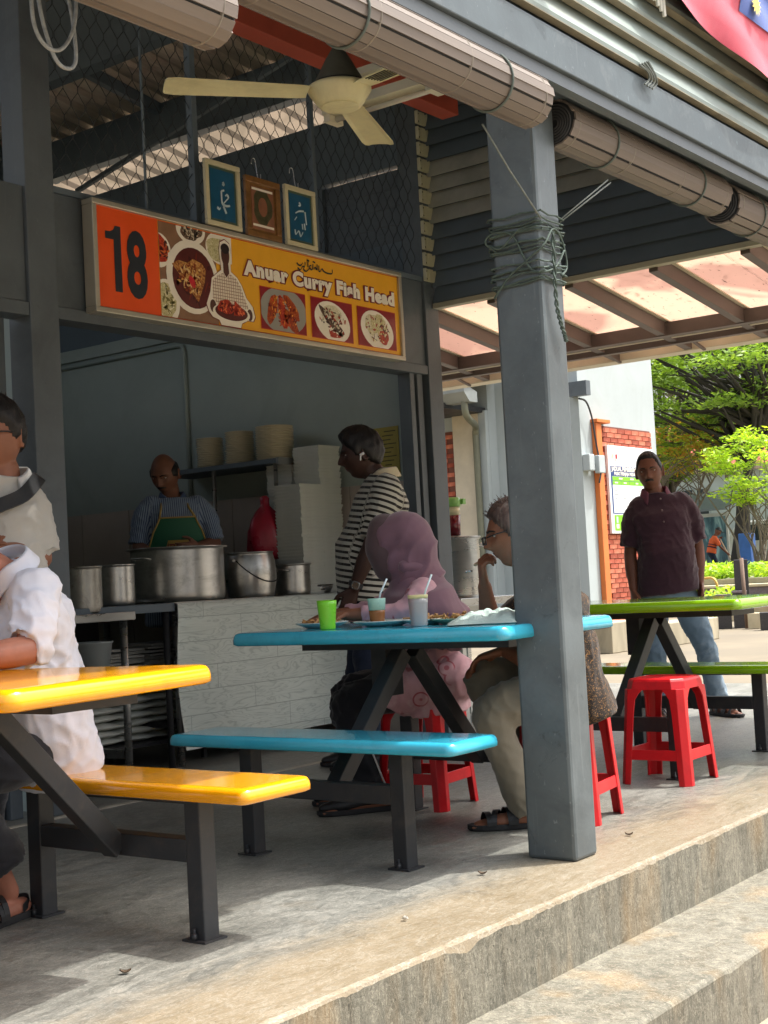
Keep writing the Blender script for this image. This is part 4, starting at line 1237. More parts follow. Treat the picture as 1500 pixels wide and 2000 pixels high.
# ------------------------------------------------------------------ cooking pots
def pot(label, c, r, h, mat, rim=0.02, handles=True, belly=0.0, lid=False, bucket=False, group=None):
    t = thing('cooking_pot', label, 'pot', c, 0, 'metal cooking pots along the counter')
    n = 14; prof = [(0.01, 0.0), (r*0.93, 0.0), (r*0.98, 0.012), (r, 0.03)]
    for k in range(1, n):
        f = k/n; prof.append((r*(1+belly*math.sin(math.pi*f)-belly*0.25*f), 0.03+(h-0.03)*f))
    rt_ = r*(1-belly*0.25)
    prof += [(rt_, h-0.004), (rt_+rim, h-0.002), (rt_+rim, h+0.004), (rt_-0.004, h+0.004), (rt_-0.006, h-0.05), (rt_-0.01, 0.5*h), (0.02, 0.5*h)]
    mb = MB(); mb.lathe(prof, seg=48); obj('body', mb, mat, t)
    if handles:
        for s in (-1, 1):
            pts = [(s*(r-0.002), -0.06, h*0.8), (s*(r+0.03), -0.05, h*0.82), (s*(r+0.035), 0.05, h*0.82), (s*(r-0.002), 0.06, h*0.8)]
            mb = MB(); mb.tube(bezier(pts, 5), 0.006, 6); obj('handle', mb, mat, t)
    if bucket:
        pts = []
        for k in range(25):
            a = math.pi*k/24
            pts.append((-math.cos(a)*(r*1.03), -math.sin(a)*(r*1.06)-0.02, h*0.83-math.sin(a)*h*0.50))
        mb = MB(); mb.tube(pts, 0.004, 6); obj('bail_handle', mb, M_black, t)
        mb = MB()
        for s in (-1, 1):
            mb.sphere((s*(r*1.02), 0, h*0.83), 0.014, 8, 6)
        obj('handle_lug', mb, mat, t)
    return t
pot('huge shallow aluminium cooking pot in front of the cook', (5.545, 5.655, 0.8755), 0.262, 0.30, M_al, 0.022)
pot('round-bellied metal bucket pot with a wire bail, right of the huge pot', (6.045, 5.56, 0.8755), 0.138, 0.262, M_al, 0.006, False, 0.12, bucket=True)
pot('medium straight-sided aluminium pot right of the bucket pot', (6.415, 5.55, 0.8755), 0.105, 0.185, M_al, 0.012)
pot('tall dented grey pot next to the left stall post', (4.68, 5.46, 0.843), 0.098, 0.235, M_alold, 0.004, False)
pot('shiny narrow pot between the dented pot and the huge pot', (5.03, 5.60, 0.873), 0.10, 0.215, M_al, 0.006, False)
pn = thing('black_pan', 'black frying pans piled on the counter behind the striped shirt', 'pan', (6.62, 5.60, 0.8755))
mb = MB(); mb.lathe([(0.02, 0.005), (0.13, 0.005), (0.15, 0.055), (0.155, 0.055), (0.135, 0.0), (0.01, 0.0)], (0, 0, 0.0), 28); obj('pan_body', mb, M_ss, pn)
mb = MB(); mb.box(-0.15, -0.05, 0.085, 0.12, 0.04, 0.11); mb.box(-0.17, -0.1, 0.06, 0.05, 0.1, 0.075); obj('pan_lid', mb, M_black, pn, bevel=0.004)
mb = MB(); mb.tube([(-0.14, 0, 0.05), (-0.22, -0.05, 0.07), (-0.25, -0.06, 0.075)], 0.011, 8); obj('handle', mb, M_black, pn)
cn = thing('food_tin', 'small yellow and brown tin standing behind the huge pot', 'tin', (5.76, 5.96, 1.10))
mb = MB(); mb.lathe([(0.036, 0), (0.036, 0.095), (0.03, 0.098)], seg=20); obj('body', mb, pm('tin_yellow_label', '#b08a2e', 0.4, 0.2, 0.25, 30), cn)
mb = MB(); mb.lathe([(0.0375, 0.09), (0.0375, 0.1), (0.02, 0.1)], seg=20); obj('lid', mb, M_ss, cn)
mb = MB(); mb.box(5.55, 5.93, 1.06, 5.95, 6.0, 1.10); tag(obj('spice_shelf', mb, M_ss), 'narrow steel ledge behind the huge cooking pot', 'shelf')

# ------------------------------------------------------------------ wall shelf, plates, foam boxes, bag
sh = thing('wall_shelf', 'steel shelf on the stall side wall carrying plate stacks', 'shelf', (6.68, 6.2, 1.7))
SHK = dict(parent=sh, world=True)
mb = MB(); mb.box(6.50, 5.72, 1.705, 6.86, 6.80, 1.735); obj('board', mb, M_navy, **SHK)
mb = MB(); mb.box(6.50, 5.70, 1.695, 6.86, 5.719, 1.738); obj('end_rail', mb, M_ss, **SHK)
for y in (5.735, 6.27):
    mb = MB(); mb.tube([(6.51, y, 0.876), (6.51, y, 1.70)], 0.013, 10); obj('post', mb, M_ss, **SHK)
mb = MB(); mb.box(6.50, 5.72, 0.83, 6.86, 8.0, 0.875); tag(obj('wall_counter', mb, M_void), 'dark side counter under the wall shelf', 'counter')
M_plate = pm('cream_melamine', '#d9d1b8', 0.3, 0, 0.06, 6)
def plate_mesh(r):
    mb = MB(); mb.lathe([(0.01, 0.002), (r*0.72, 0.0), (r*0.76, 0.002), (r*0.985, 0.0055), (r, 0.0075), (r*0.985, 0.0095), (r*0.7, 0.0055), (0.01, 0.005)], seg=32)
    me = mb.mesh('plate'); fixnormals(me); me.materials.append(M_plate)
    return me
for cx, cy, r, n, lab in ((6.68, 6.456, 0.092, 14, 'cream plate in the lowest stack, left on the wall shelf'), (6.68, 6.186, 0.097, 15, 'cream plate in the middle stack on the wall shelf'), (6.66, 5.862, 0.125, 15, 'cream plate in the widest stack, right on the wall shelf')):
    pmh = plate_mesh(r)
    for k in range(n):
        o = bpy.data.objects.new('plate', pmh); link(o)
        o.location = (cx+random.uniform(-.003, .003), cy+random.uniform(-.003, .003), 1.736+0.0148*k); o.scale = (1+random.uniform(-.02, .01),)*2+(1.35,)
        tag(o, '%s, %s from its bottom' % (lab, ordinal(k+1)), 'plate', lab.replace('cream plate in the', 'plates of the'))
M_foam = pm('white_foam', '#cfd2cb', 0.65, 0, 0.04, 8, 0.05, 60)
fb = MB()
def frustum(z0, a0, z1, a1):
    fb.rings([[(-a0, -a0, z0), (a0, -a0, z0), (a0, a0, z0), (-a0, a0, z0)], [(-a1, -a1, z1), (a1, -a1, z1), (a1, a1, z1), (-a1, a1, z1)]])
frustum(0.0, 0.101, 0.013, 0.1045); frustum(0.0131, 0.1065, 0.0198, 0.1050)
fbm = fb.mesh('foam_box'); fixnormals(fbm); fbm.materials.append(M_foam)
for cx, cy, z0, z1, lab in ((6.725, 5.575, 0.876, 1.79, 'white foam box in the tall stack behind the striped man'), (6.525, 5.57, 0.876, 1.55, 'white foam box in the shorter stack beside the red bag'), (6.73, 5.81, 1.05, 1.69, 'white foam box in the rear stack by the plates')):
    z = z0; k = 0
    while z < z1:
        o = bpy.data.objects.new('foam_box', fbm); link(o)
        o.location = (cx+random.uniform(-.004, .004), cy+random.uniform(-.004, .004), z); o.rotation_euler = (0, 0, random.uniform(-.02, .02))
        tag(o, '%s, %s from its bottom' % (lab, ordinal(k+1)), 'foam box', lab.replace('white foam box in', 'foam boxes of'))
        z += 0.0205; k += 1
mb = MB(); mb.box(6.62, 5.7, 0.876, 6.84, 5.92, 1.048); tag(obj('carton', mb, M_bag), 'pale carton under the rear foam stack', 'box')
# red carrier bag hanging from the shelf post
bagm = MB(); bagm.smooth = True; rs = []
for z, w, d in ((0.40, 0.012, 0.012), (0.385, 0.03, 0.02), (0.36, 0.026, 0.02), (0.335, 0.028, 0.022), (0.30, 0.06, 0.045), (0.25, 0.095, 0.065), (0.18, 0.115, 0.078), (0.10, 0.122, 0.08), (0.04, 0.118, 0.075), (0.01, 0.10, 0.06), (0.0, 0.05, 0.03)):
    ring = []
    for k in range(28):
        a = 2*math.pi*k/28; f = 1+0.07*math.sin(5*a+z*14)+0.05*math.sin(9*a-z*25)
        ring.append((d*f*math.cos(a), w*f*math.sin(a), z))
    rs.append(ring)
bagm.rings(rs); bagm.smooth = False
bg_ = obj('carrier_bag', bagm, pm('red_plastic_bag', '#a81f38', 0.32, 0, 0.12, 9, 0.3, 30, spec=0.6)); bg_.location = (6.44, 5.775, 1.10); bg_.rotation_euler = (0, 0, R(37))
tag(bg_, 'red plastic carrier bag hanging knotted from the shelf post', 'bag')
# posters
ps = thing('menu_poster', 'yellow menu poster taped to the stall wall behind the young man', 'poster', (6.88, 5.14, 1.57))
mb = MB(); mb.box(6.879, 5.04, 1.565, 6.8835, 5.235, 1.885); obj('sheet', mb, pm('yellow_paper', '#a89a4a', 0.6, 0, 0.05, 9), ps, world=True)
mb = MB()
for k in range(11):
    z = 1.86-0.026*k; mb.box(6.8782, 5.06+0.02*((k*7) % 3), z-0.006, 6.8788, 5.15+0.015*((k*5) % 4), z)
obj('text_line', mb, pm('poster_ink', '#4f4a2c', 0.6, 0, 0.05, 9), ps, world=True)

# ------------------------------------------------------------------ drinks stand right of the stall
dt = thing('drinks_stand', 'steel drinks stand with dark frame beside the stall corner', 'table', (7.55, 5.1, 0))
mb = MB(); mb.box(7.2, 4.86, 0.745, 7.95, 5.35, 0.795); obj('worktop', mb, M_ss, dt, world=True, bevel=0.003)
for x in (7.24, 7.91):
    for y in (4.9, 5.31):
        mb = MB(); mb.box(x-0.02, y-0.02, 0, x+0.02, y+0.02, 0.744); obj('leg', mb, M_ss, dt, world=True)
mb = MB(); mb.box(7.24, 4.9, 0.25, 7.91, 5.3, 0.27); obj('shelf', mb, M_black, dt, world=True)
pt = thing('stock_pot', 'tall steel stock pot with flat lid on the drinks stand', 'pot', (7.435, 5.03, 0.796))
mb = MB(); mb.lathe([(0.02, 0), (0.145, 0), (0.148, 0.02), (0.148, 0.375), (0.155, 0.378), (0.155, 0.384), (0.02, 0.384)], seg=40); obj('body', mb, M_ss, pt)
mb = MB(); mb.lathe([(0.16, 0.385), (0.162, 0.392), (0.02, 0.402)], seg=40); obj('lid', mb, M_ss, pt)
mb = MB(); mb.tube(bezier([(0.10, -0.105, 0.34), (0.15, -0.14, 0.35), (0.17, -0.125, 0.33), (0.13, -0.085, 0.33)], 6), 0.006, 6); obj('handle', mb, M_ss, pt)
jg = thing('juice_jug', 'clear jug of red syrup with light green lid on the stock pot', 'jug', (7.40, 5.02, 1.199))
mb = MB(); mb.lathe([(0.045, 0.0), (0.048, 0.13), (0.02, 0.13)], seg=20); obj('syrup', mb, pm('red_syrup', '#6a1420', 0.15, 0, 0.08, 6), jg)
mb = MB(); mb.lathe([(0.048, 0.131), (0.05, 0.185), (0.02, 0.186)], seg=20); obj('upper_wall', mb, pm('pale_jug_plastic', '#cfc7a4', 0.2, 0, 0.04, 6), jg)
mb = MB(); mb.lathe([(0.054, 0.187), (0.054, 0.235), (0.045, 0.245), (0.01, 0.245)], seg=20); mb.box(0.03, -0.065, 0.2, 0.06, -0.02, 0.235); obj('lid', mb, pm('light_green_plastic', '#8cc46c', 0.35, 0, 0.04, 6), jg)
mb = MB(); mb.lathe([(0.03, 0), (0.033, 0.16), (0.028, 0.165), (0.012, 0.19), (0.012, 0.215)], (7.3, 4.95, 0.271), 16)
tag(obj('water_bottle', mb, pm('blue_bottle', '#5d86b8', 0.2, 0, 0.1, 8)), 'blue bottle on the lower shelf of the drinks stand', 'bottle')

# ------------------------------------------------------------------ things on the turquoise table
TZ = 0.7645
def tumbler(name, label, c, h, r0, r1, mats, fill=None, band=None, straw=None):
    t = thing(name, label, 'cup', c, 0, 'tumblers on the turquoise table')
    mb = MB(); mb.smooth = True
    prof = [(r0*0.2, 0.0), (r0, 0.0), (r0+0.001, 0.004)]
    f1 = fill if fill else 1.0
    prof += [(r0+(r1-r0)*f1*k/6, 0.004+(h*f1-0.004)*k/6) for k in range(1, 7)]
    if not fill:
        prof += [(r1, h), (r1-0.002, h+0.001), (r1-0.003, h-0.01), (r0*0.9, 0.02), (0.002, 0.02)]
    else:
        prof += [(0.003, h*f1)]
    mb = MB(); mb.lathe(prof, seg=28); obj('body', mb, mats[0], t)
    if fill:
        rf = r0+(r1-r0)*f1
        mb = MB(); mb.lathe([(rf-0.0005, h*f1+0.0003), (r1, h-0.001), (r1-0.0005, h), (r1-0.0022, h-0.001), (rf-0.0025, h*f1+0.0008)], seg=28)
        obj('rim', mb, mats[1], t)
    if straw:
        mb = MB(); mb.tube(straw, 0.0036, 8); obj('straw', mb, pm('pale_blue_straw', '#cfe2e8', 0.3, 0, 0.03, 9), t)
    return t
M_gcup = pm('green_cup', '#76c92f', 0.3, 0, 0.05, 8, spec=0.5)
tumbler('plastic_cup', 'bright lime green tumbler at the left end of the turquoise table', (3.83, 3.163, TZ), 0.103, 0.027, 0.036, (M_gcup,))
tumbler('plastic_cup', 'pale teal tumbler half full of brown tea with straw', (4.05, 3.107, TZ), 0.10, 0.026, 0.034, (pm('tea_in_cup', '#8a5a34', 0.25, 0, 0.06, 8), pm('teal_cup_plastic', '#9fc9bd', 0.3, 0, 0.04, 8)), 0.56, straw=[(0.0, 0.0, 0.06), (0.012, -0.012, 0.12), (0.030, -0.030, 0.17)])
q = NT('frosted_pink_cup'); v = q.coord(); s = q.sep(v)
q.l(q.ramp(q.math('ADD', q.math('MULTIPLY', s[0], -9), q.math('MULTIPLY', s[1], 9)), [(0.2, lin('#9a9a9c')), (0.55, lin('#a2777a')), (0.9, lin('#9c4a4c'))]), q.b.inputs['Base Color']); q.set(Roughness=0.3)
tumbler('plastic_cup', 'tall pinkish frosted tumbler with cream rim and straw', (3.88, 2.797, TZ), 0.108, 0.028, 0.0355, (q.m, pm('cream_rim_plastic', '#d6cf9a', 0.35, 0, 0.04, 8)), 0.88, straw=[(0.01, -0.01, 0.07), (0.02, -0.02, 0.12), (0.036, -0.038, 0.176)])
M_wp = pm('white_melamine', '#c5cfcb', 0.25, 0, 0.05, 7)
def dish(label, c, r, mat, stuff=None):
    t = thing('dinner_plate', label, 'plate', c, 0, 'plates on the turquoise table')
    mb = MB(); mb.lathe([(0.01, 0.001), (r*0.55, 0.0), (r*0.62, 0.003), (r*0.97, 0.017), (r, 0.019), (r*0.985, 0.021), (r*0.6, 0.007), (0.01, 0.006)], seg=40); obj('dish', mb, mat, t)
    if stuff:
        rr = np.random.default_rng(stuff); mb = MB()
        for k in range(26):
            a = rr.uniform(0, 6.28); d = r*0.6*math.sqrt(rr.uniform()); x, y = d*math.cos(a), d*math.sin(a); b = rr.uniform(0, 6.28); l = rr.uniform(.012, .035)
            mb.tube([(x-l*math.cos(b), y-l*math.sin(b), 0.012+rr.uniform(0, .008)), (x, y, 0.02+rr.uniform(0, .012)), (x+l*math.cos(b), y+l*math.sin(b), 0.012+rr.uniform(0, .03))], rr.uniform(.002, .005), 5)
        o = obj('food_scraps', mb, pm('fish_bones', '#a37a4a', 0.6, 0, 0.3, 40), t); o['kind'] = 'stuff'
    return t
dish('large white plate between the teal and the pink tumblers', (3.99, 3.03, TZ), 0.115, M_wp)
dish('white side plate behind the lime green tumbler', (4.0, 3.33, TZ), 0.10, M_wp, 3)
dish('green edged plate of bones at the pillar side of the pink tumbler', (4.02, 2.73, TZ), 0.10, pm('greenish_plate', '#8da38d', 0.3, 0, 0.05, 7), 5)
dish('small plate of scraps between the large plate and the pink tumbler', (4.02, 2.87, TZ), 0.085, M_wp, 8)
# crumpled pale plastic bag
pb = MB(); pb.smooth = True
N, K = 44, 26; rows = []
rr = np.random.default_rng(3); W = rr.normal(0, 1, (7, 3)); PH = rr.uniform(0, 6.28, 7)
for i in range(K+1):
    v_ = i/K; row = []
    for j in range(N+1):
        u_ = j/N
        x = (u_-0.5)*0.40; y = (v_-0.5)*0.22
        e = (1-abs(2*u_-1)**2.5)*(1-abs(2*v_-1)**2.2)
        crump = sum(abs(math.sin(28*(W[k, 0]*x+W[k, 1]*y)+PH[k])) for k in range(7))/7
        z = 0.003+e*(0.012+0.050*crump*(0.55+0.75*u_))
        row.append((x+0.008*math.sin(40*y+W[0, 0]), y+0.010*math.sin(31*x+2*v_), z))
    rows.append(row)
pb.rings(rows, closed=False); pb.smooth = False
q = NT('pale_carrier_plastic'); q.set(Base_Color=lin('#c3d6cf'), Roughness=0.3, Transmission_Weight=0.0)
v = q.coord(); q.bump(q.noise(v, 45, 5, 0.7, 1.5), 0.7, 0.012)
o = obj('plastic_bag', pb, q.m, fix=False); o.location = (3.98, 2.50, TZ); o.rotation_euler = (0, 0, R(118))
tag(o, 'crumpled pale green plastic bag lying flat on the turquoise table', 'bag')
# ------------------------------------------------------------------ white brick-panelled building
M_white = pm('white_render', '#aab4b6', 0.8, 0, 0.05, 0.8, 0.05, 40, stain='#98a09d', stain_amt=0.35, stain_scale=0.9)
M_orange = pm('orange_render', '#d1763c', 0.75, 0, 0.06, 3)
M_mortar = pm('brick_mortar', '#75493c', 0.9, 0, 0.12, 8)
M_brs = [pm('red_brick_%s' % n, c, 0.85, 0, 0.16, 9, 0.2, 60, stain='#d9a48c', stain_amt=a, stain_scale=6) for n, c, a in (('plain', '#a8523c', 0.35), ('pale', '#bd6a50', 0.5), ('deep', '#93432f', 0.25))]
bd = thing('pavilion', 'white rendered building with red brick panels, orange corner strip and notice board', 'building', (21.2, 11.6, 0))
BD = dict(parent=bd, world=True)
def bbox(name, b, mat, bevel=0.0):
    mb = MB(); mb.box(*b); return obj(name, mb, mat, bevel=bevel, **BD)
YB = 11.6
bbox('wall', (21.16, YB, -0.02, 24.08, 19, 6.6), M_white)
bbox('brick_bed', (21.76, YB-0.02, 0.0, 23.80, YB-0.0005, 3.49), M_mortar)
bbox('corner_strip', (21.56, YB-0.10, 0.0, 21.755, YB-0.001, 3.52), M_orange, 0.01)
bbox('strip_cap', (21.53, YB-0.14, 3.522, 22.02, YB-0.001, 3.585), M_orange, 0.008)
brm = []
for i in range(3):
    mb = MB(); mb.box(-0.133, -0.022, -0.0375, 0.133, 0.012, 0.0375); me = mb.mesh('brick'); fixnormals(me); me.materials.append(M_brs[i]); brm.append(me)
rr = random.Random(9)
for rI in range(40):
    z = 0.045+0.0865*rI
    if z > 3.46: break
    x = 21.76+(0.135 if rI % 2 else 0.0)
    while x < 23.80:
        xa, xb = max(x, 21.765), min(x+0.268, 23.795)
        if xb-xa > 0.06 and not (1.62 < z < 3.09 and xa > 21.97):
            o = bpy.data.objects.new('brick', rr.choice(brm)); link(o, bd)
            o.location = ((xa+xb)/2-21.2, -0.02-rr.uniform(0, .006), z); o.scale = ((xb-xa)/0.274, 1, 1)
        x += 0.278
# west wing, seen past the pillar
bbox('wing_wall', (20.9, 13.3, 0, 21.158, 19, 5.4), M_white)
bbox('wing_column', (20.80, 13.46, 0, 20.898, 14.02, 3.86), M_cream, 0.01)
bbox('wing_column_face', (20.80, 13.30, 0, 20.898, 13.455, 3.9), M_white, 0.01)
bbox('brick_bed', (20.885, 14.05, 0.0, 20.899, 15.4, 3.60), M_mortar)
bm2 = []
for i in range(3):
    mb = MB(); mb.box(-0.02, -0.133, -0.0375, 0.01, 0.133, 0.0375); me = mb.mesh('brick'); fixnormals(me); me.materials.append(M_brs[i]); bm2.append(me)
for rI in range(41):
    z = 0.045+0.0865*rI; y = 14.07+(0.135 if rI % 2 else 0)
    while y < 15.1:
        o = bpy.data.objects.new('brick', rr.choice(bm2)); link(o, bd)
        o.location = (20.885-21.2, y+0.134-11.6, z); y += 0.278
bbox('soffit_shade', (19.6, 13.35, 3.86, 20.9, 18, 3.95), M_black)  # black slab stands for the shaded void under the gutter
mb = MB(); mb.rings([[(19.5, y, 4.08), (19.66, y, 3.92), (19.9, y, 3.92), (19.9, y, 4.1), (19.5, y, 4.22)] for y in (12.86, 18)]); obj('gutter', mb, pm('grey_gutter', '#8f9594', 0.5, 0.2, 0.08, 4), **BD)
mb = MB(); mb.add([(19.45, 12.8, 4.24), (21.0, 12.8, 4.5), (21.0, 18, 4.5), (19.45, 18, 4.24), (19.45, 12.8, 4.27), (21.0, 12.8, 4.53), (21.0, 18, 4.53), (19.45, 18, 4.27)], [(0, 1, 2, 3), (7, 6, 5, 4), (0, 4, 5, 1), (1, 5, 6, 2), (2, 6, 7, 3), (3, 7, 4, 0)]); obj('porch_roof', mb, M_grey, **BD)
mb = MB(); mb.tube(bezier([(19.7, 13.0, 3.95), (19.72, 13.0, 3.75), (19.9, 13.06, 3.66), (20.55, 13.36, 3.62), (20.70, 13.45, 3.5), (20.72, 13.47, 3.2), (20.72, 13.47, 0)], 8), 0.06, 12); obj('downpipe', mb, pm('olive_downpipe', '#6e705f', 0.5, 0.1, 0.12, 5), **BD)
for b in ((21.17, YB-0.14, 2.66, 21.36, YB-0.001, 2.95), (21.40, YB-0.20, 2.62, 21.63, YB-0.101, 2.93)):
    bbox('meter_box', b, M_white, 0.015)
mb = MB(); mb.tube(bezier([(21.0, YB-0.1, 3.9), (21.25, YB-0.1, 3.86), (21.42, YB-0.1, 3.6), (21.47, YB-0.12, 3.2), (21.5, YB-0.17, 2.7), (21.42, YB-0.17, 2.45)], 8), 0.018, 6); obj('cable', mb, M_black, **BD)
bbox('wall_light', (21.0, YB-0.25, 3.95, 21.155, YB+0.1, 4.2), M_dark)
# notice board
nb = thing('notice_board', 'white notice board with blue heading and lime green timetable on brick', 'notice board', (21.92, 11.5, 1.57))
NB = dict(parent=nb, world=True)
I_navy = ink('navy', '#26437c'); I_lime = ink('lime', '#7dc21f'); I_line = ink('grey_line', '#a8adb3'); I_txt = ink('grey_text', '#8d9299')
YN = 11.50
mb = MB(); mb.box(21.92, YN, 1.57, 23.72, YN+0.05, 3.14); obj('panel', mb, pm('white_sheet', '#e9eef0', 0.5, 0, 0.03, 5), bevel=0.006, **NB)
def nrect(nm, x0, z0, x1, z1, mat, lay=1):
    mb = MB(); y = YN-0.0015*lay; mb.add([(x0, y, z0), (x1, y, z0), (x1, y, z1), (x0, y, z1)], [(0, 1, 2, 3)]); return obj(nm, mb, mat, fix=False, **NB)
nrect('border_line', 21.97, 3.085, 23.67, 3.09, I_line); nrect('blue_band', 21.985, 2.59, 23.67, 2.775, I_navy)
nrect('blue_edge', 21.985, 1.92, 22.04, 2.589, I_navy); nrect('blue_edge', 22.04, 1.915, 23.67, 1.935, I_navy); nrect('green_head', 22.045, 2.44, 23.66, 2.585, I_lime); nrect('green_foot', 22.03, 1.62, 23.66, 1.90, I_lime)
nrect('grid_line', 22.045, 2.51, 23.66, 2.516, I_navy, 2)
for x in (22.36, 22.68, 22.88, 23.1): nrect('grid_line', x, 2.44, x+0.007, 2.51, I_navy, 2)
for k in range(7):
    nrect('grid_line', 22.045 if k not in (1,) else 22.35, 2.37-0.068*k, 23.66, 2.374-0.068*k, I_line, 2)
    for x in (22.09, 22.42, 22.72, 23.0):
        if (k+int(x*10)) % 4: nrect('cell_text', x, 2.395-0.068*k, x+0.10+0.03*(k % 3), 2.408-0.068*k, I_txt, 2)
for x, w in ((22.28, 0.14), (22.72, 0.14)): nrect('cell_text', x, 2.54, x+w, 2.565, I_wh, 3)
for x, w in ((22.12, 0.12), (22.46, 0.11), (22.93, 0.1)): nrect('cell_text', x, 2.465, x+w, 2.49, I_wh, 3)
# two small emblems
for k, c in enumerate(('#a7b08a', '#8a9a5a', '#c2b98c')):
    mb = MB(); y = YN-0.002; x = 22.04+0.035*k; mb.add([(x, y, 2.9), (x+0.014, y, 2.895), (x+0.04, y, 2.96+0.02*k), (x+0.03, y, 3.0+0.01*k)], [(0, 1, 2, 3)]); obj('emblem_stroke', mb, ink('emblem%d' % k, c), fix=False, **NB)
mb = MB(); y = YN-0.002; cx = 22.24
mb.add([(cx-0.05, y, 2.86), (cx-0.035, y, 2.9), (cx-0.04, y, 2.98), (cx-0.012, y, 2.985), (cx-0.012, y, 3.03), (cx+0.012, y, 3.03), (cx+0.012, y, 2.985), (cx+0.04, y, 2.98), (cx+0.035, y, 2.9), (cx+0.05, y, 2.86), (cx, y, 2.88)], [tuple(range(11))]); obj('crest', mb, ink('crest_red', '#a5343a'), fix=False, **NB)
mb = MB(); y = YN-0.003; mb.add([(x, y, z) for x, z in ell(cx, 2.872, 0.03, 0.035)], [tuple(range(28))]); obj('crest_disc', mb, I_wh, fix=False, **NB)
text_obj('lettering', 'JADUAL PEMBERSIHAN PUSAT', 0.105, I_wh, nb, (22.03, YN-0.004, 2.69), (1, 0, 0), (0, 0, 1), sx=1.02, offset=0.004)
text_obj('lettering', 'PUSAT PENJAJA MEDAN SELERA', 0.082, I_wh, nb, (22.12, YN-0.004, 2.612), (1, 0, 0), (0, 0, 1), sx=1.0, offset=0.003)
nrect('pictogram', 22.09, 1.66, 22.19, 1.74, I_wh, 2); nrect('pictogram', 22.10, 1.76, 22.17, 1.87, ink('pale_blue', '#bcd9d6'), 2)

# ------------------------------------------------------------------ low concrete walls, planters
M_cblk = pm('stained_concrete_block', '#a59c86', 0.85, 0, 0.2, 2.5, 0.4, 20, stain='#55503f', stain_amt=0.6, stain_scale=2, stretch=(1, 1, 0.3))
M_gran = pm('dark_granite', '#3a383a', 0.4, 0, 0.25, 40, 0, 60)
M_gran2 = pm('purple_granite', '#6d6368', 0.6, 0, 0.25, 30)
M_stone = pm('pale_stone', '#c0b496', 0.8, 0, 0.14, 4, 0.3, 30)
def single(name, label, cat, b, mat, bevel=0.01, group=None):
    mb = MB(); c = ((b[0]+b[3])/2, (b[1]+b[4])/2, b[2]); mb.box(b[0]-c[0], b[1]-c[1], 0, b[3]-c[0], b[4]-c[1], b[5]-b[2])
    o = obj(name, mb, mat, bevel=bevel); o.location = c; return tag(o, label, cat, group)
single('concrete_block', 'stained concrete block wall at the foot of the brick panel', 'low wall', (13.85, 7.35, -0.004, 14.6, 8.6, 0.34), M_cblk)
single('concrete_block', 'lower concrete block between the standing man and the brick panel', 'low wall', (15.0, 7.2, -0.004, 16.4, 7.6, 0.27), M_cblk)
def rb(px_w, x, y, z1, z0=-0.004, w=0.2, d=0.2):
    return (x-d/2, y-w/2, z0, x+d/2, y+w/2, z1)
AZ = math.atan2(8.1, 19)
def tilted(name, label, x, y, w, d, z0, z1, mat, top=None, group=None):
    t = thing(name, label, 'bollard' if 'bollard' in name else 'block', (x, y, z0), AZ, group)
    mb = MB(); mb.box(-d/2, -w/2, 0, d/2, w/2, z1-z0); obj('body', mb, mat, t, bevel=0.008)
    if top:
        mb = MB(); mb.box(-d/2-0.01, -w/2-0.01, z1-z0, d/2+0.01, w/2+0.01, z1-z0+0.03); obj('cap', mb, top, t)
    return t
tilted('granite_bollard', 'short dark granite bollard with a pale cap, left of the tall slab', 18.94, 8.22, 0.20, 0.2, -0.004, 0.46, M_gran, M_gran2)
tilted('granite_bollard', 'dark granite bollard in front of the tall slab', 19.05, 8.02, 0.20, 0.2, -0.004, 0.50, M_gran, M_gran2)
tilted('granite_slab', 'tall dark granite slab standing behind the bollards', 19.4, 8.12, 0.2, 0.2, -0.004, 0.98, M_gran)
tilted('granite_slab', 'squat dark granite block at the right edge', 18.3, 7.30, 0.24, 0.2, -0.004, 0.24, M_gran)
tilted('stone_block', 'pale sandstone block between the dark granite pieces', 18.7, 7.68, 0.17, 0.2, -0.004, 0.22, M_stone)
tilted('stone_block', 'long pale kerb stone behind the granite bollards', 21.6, 8.75, 1.4, 0.3, -0.004, 0.26, M_stone)
mb = MB(); mb.tube([(18.8, 7.83, 0), (18.8, 7.85, 1.0)], 0.03, 8); tag(obj('wooden_post', mb, pm('weathered_wood', '#7a6557', 0.8, 0, 0.2, 8, stretch=(4, 4, 0.4))), 'thin weathered post beside the tall granite slab', 'post')
single('red_box', 'small dark red box at the right edge behind the kerb', 'box', (21.1, 8.35, 0.26, 21.4, 8.65, 0.36), pm('dark_red_box', '#7c1f22', 0.5), 0.01)
mb = MB(); mb.tube(bezier([(24.6, 11.4, 0.1), (24.6, 11.35, 0.62), (24.5, 11.0, 0.68), (24.4, 10.72, 0.62), (24.4, 10.65, 0.1)], 8), 0.025, 8); tag(obj('hoop_rail', mb, pm('yellow_rail', '#c7a552', 0.5)), 'yellow hoop rail in front of the hedge', 'rail')
single('granite_planter', 'long granite planter wall with pale coping below the hedge', 'planter', (28.0, 2.0, -0.004, 28.5, 16, 0.42), M_gran2)
single('planter_coping', 'pale coping stone along the granite planter wall', 'coping', (27.95, 2.0, 0.422, 28.6, 16, 0.48), M_stone)
mb = MB(); mb.box(28.6, 2.0, -0.01, 95, 60, 0.60); kinded(obj('terrace', mb, pm('terrace_soil', '#8a8672', 0.9, 0, 0.2, 1)))

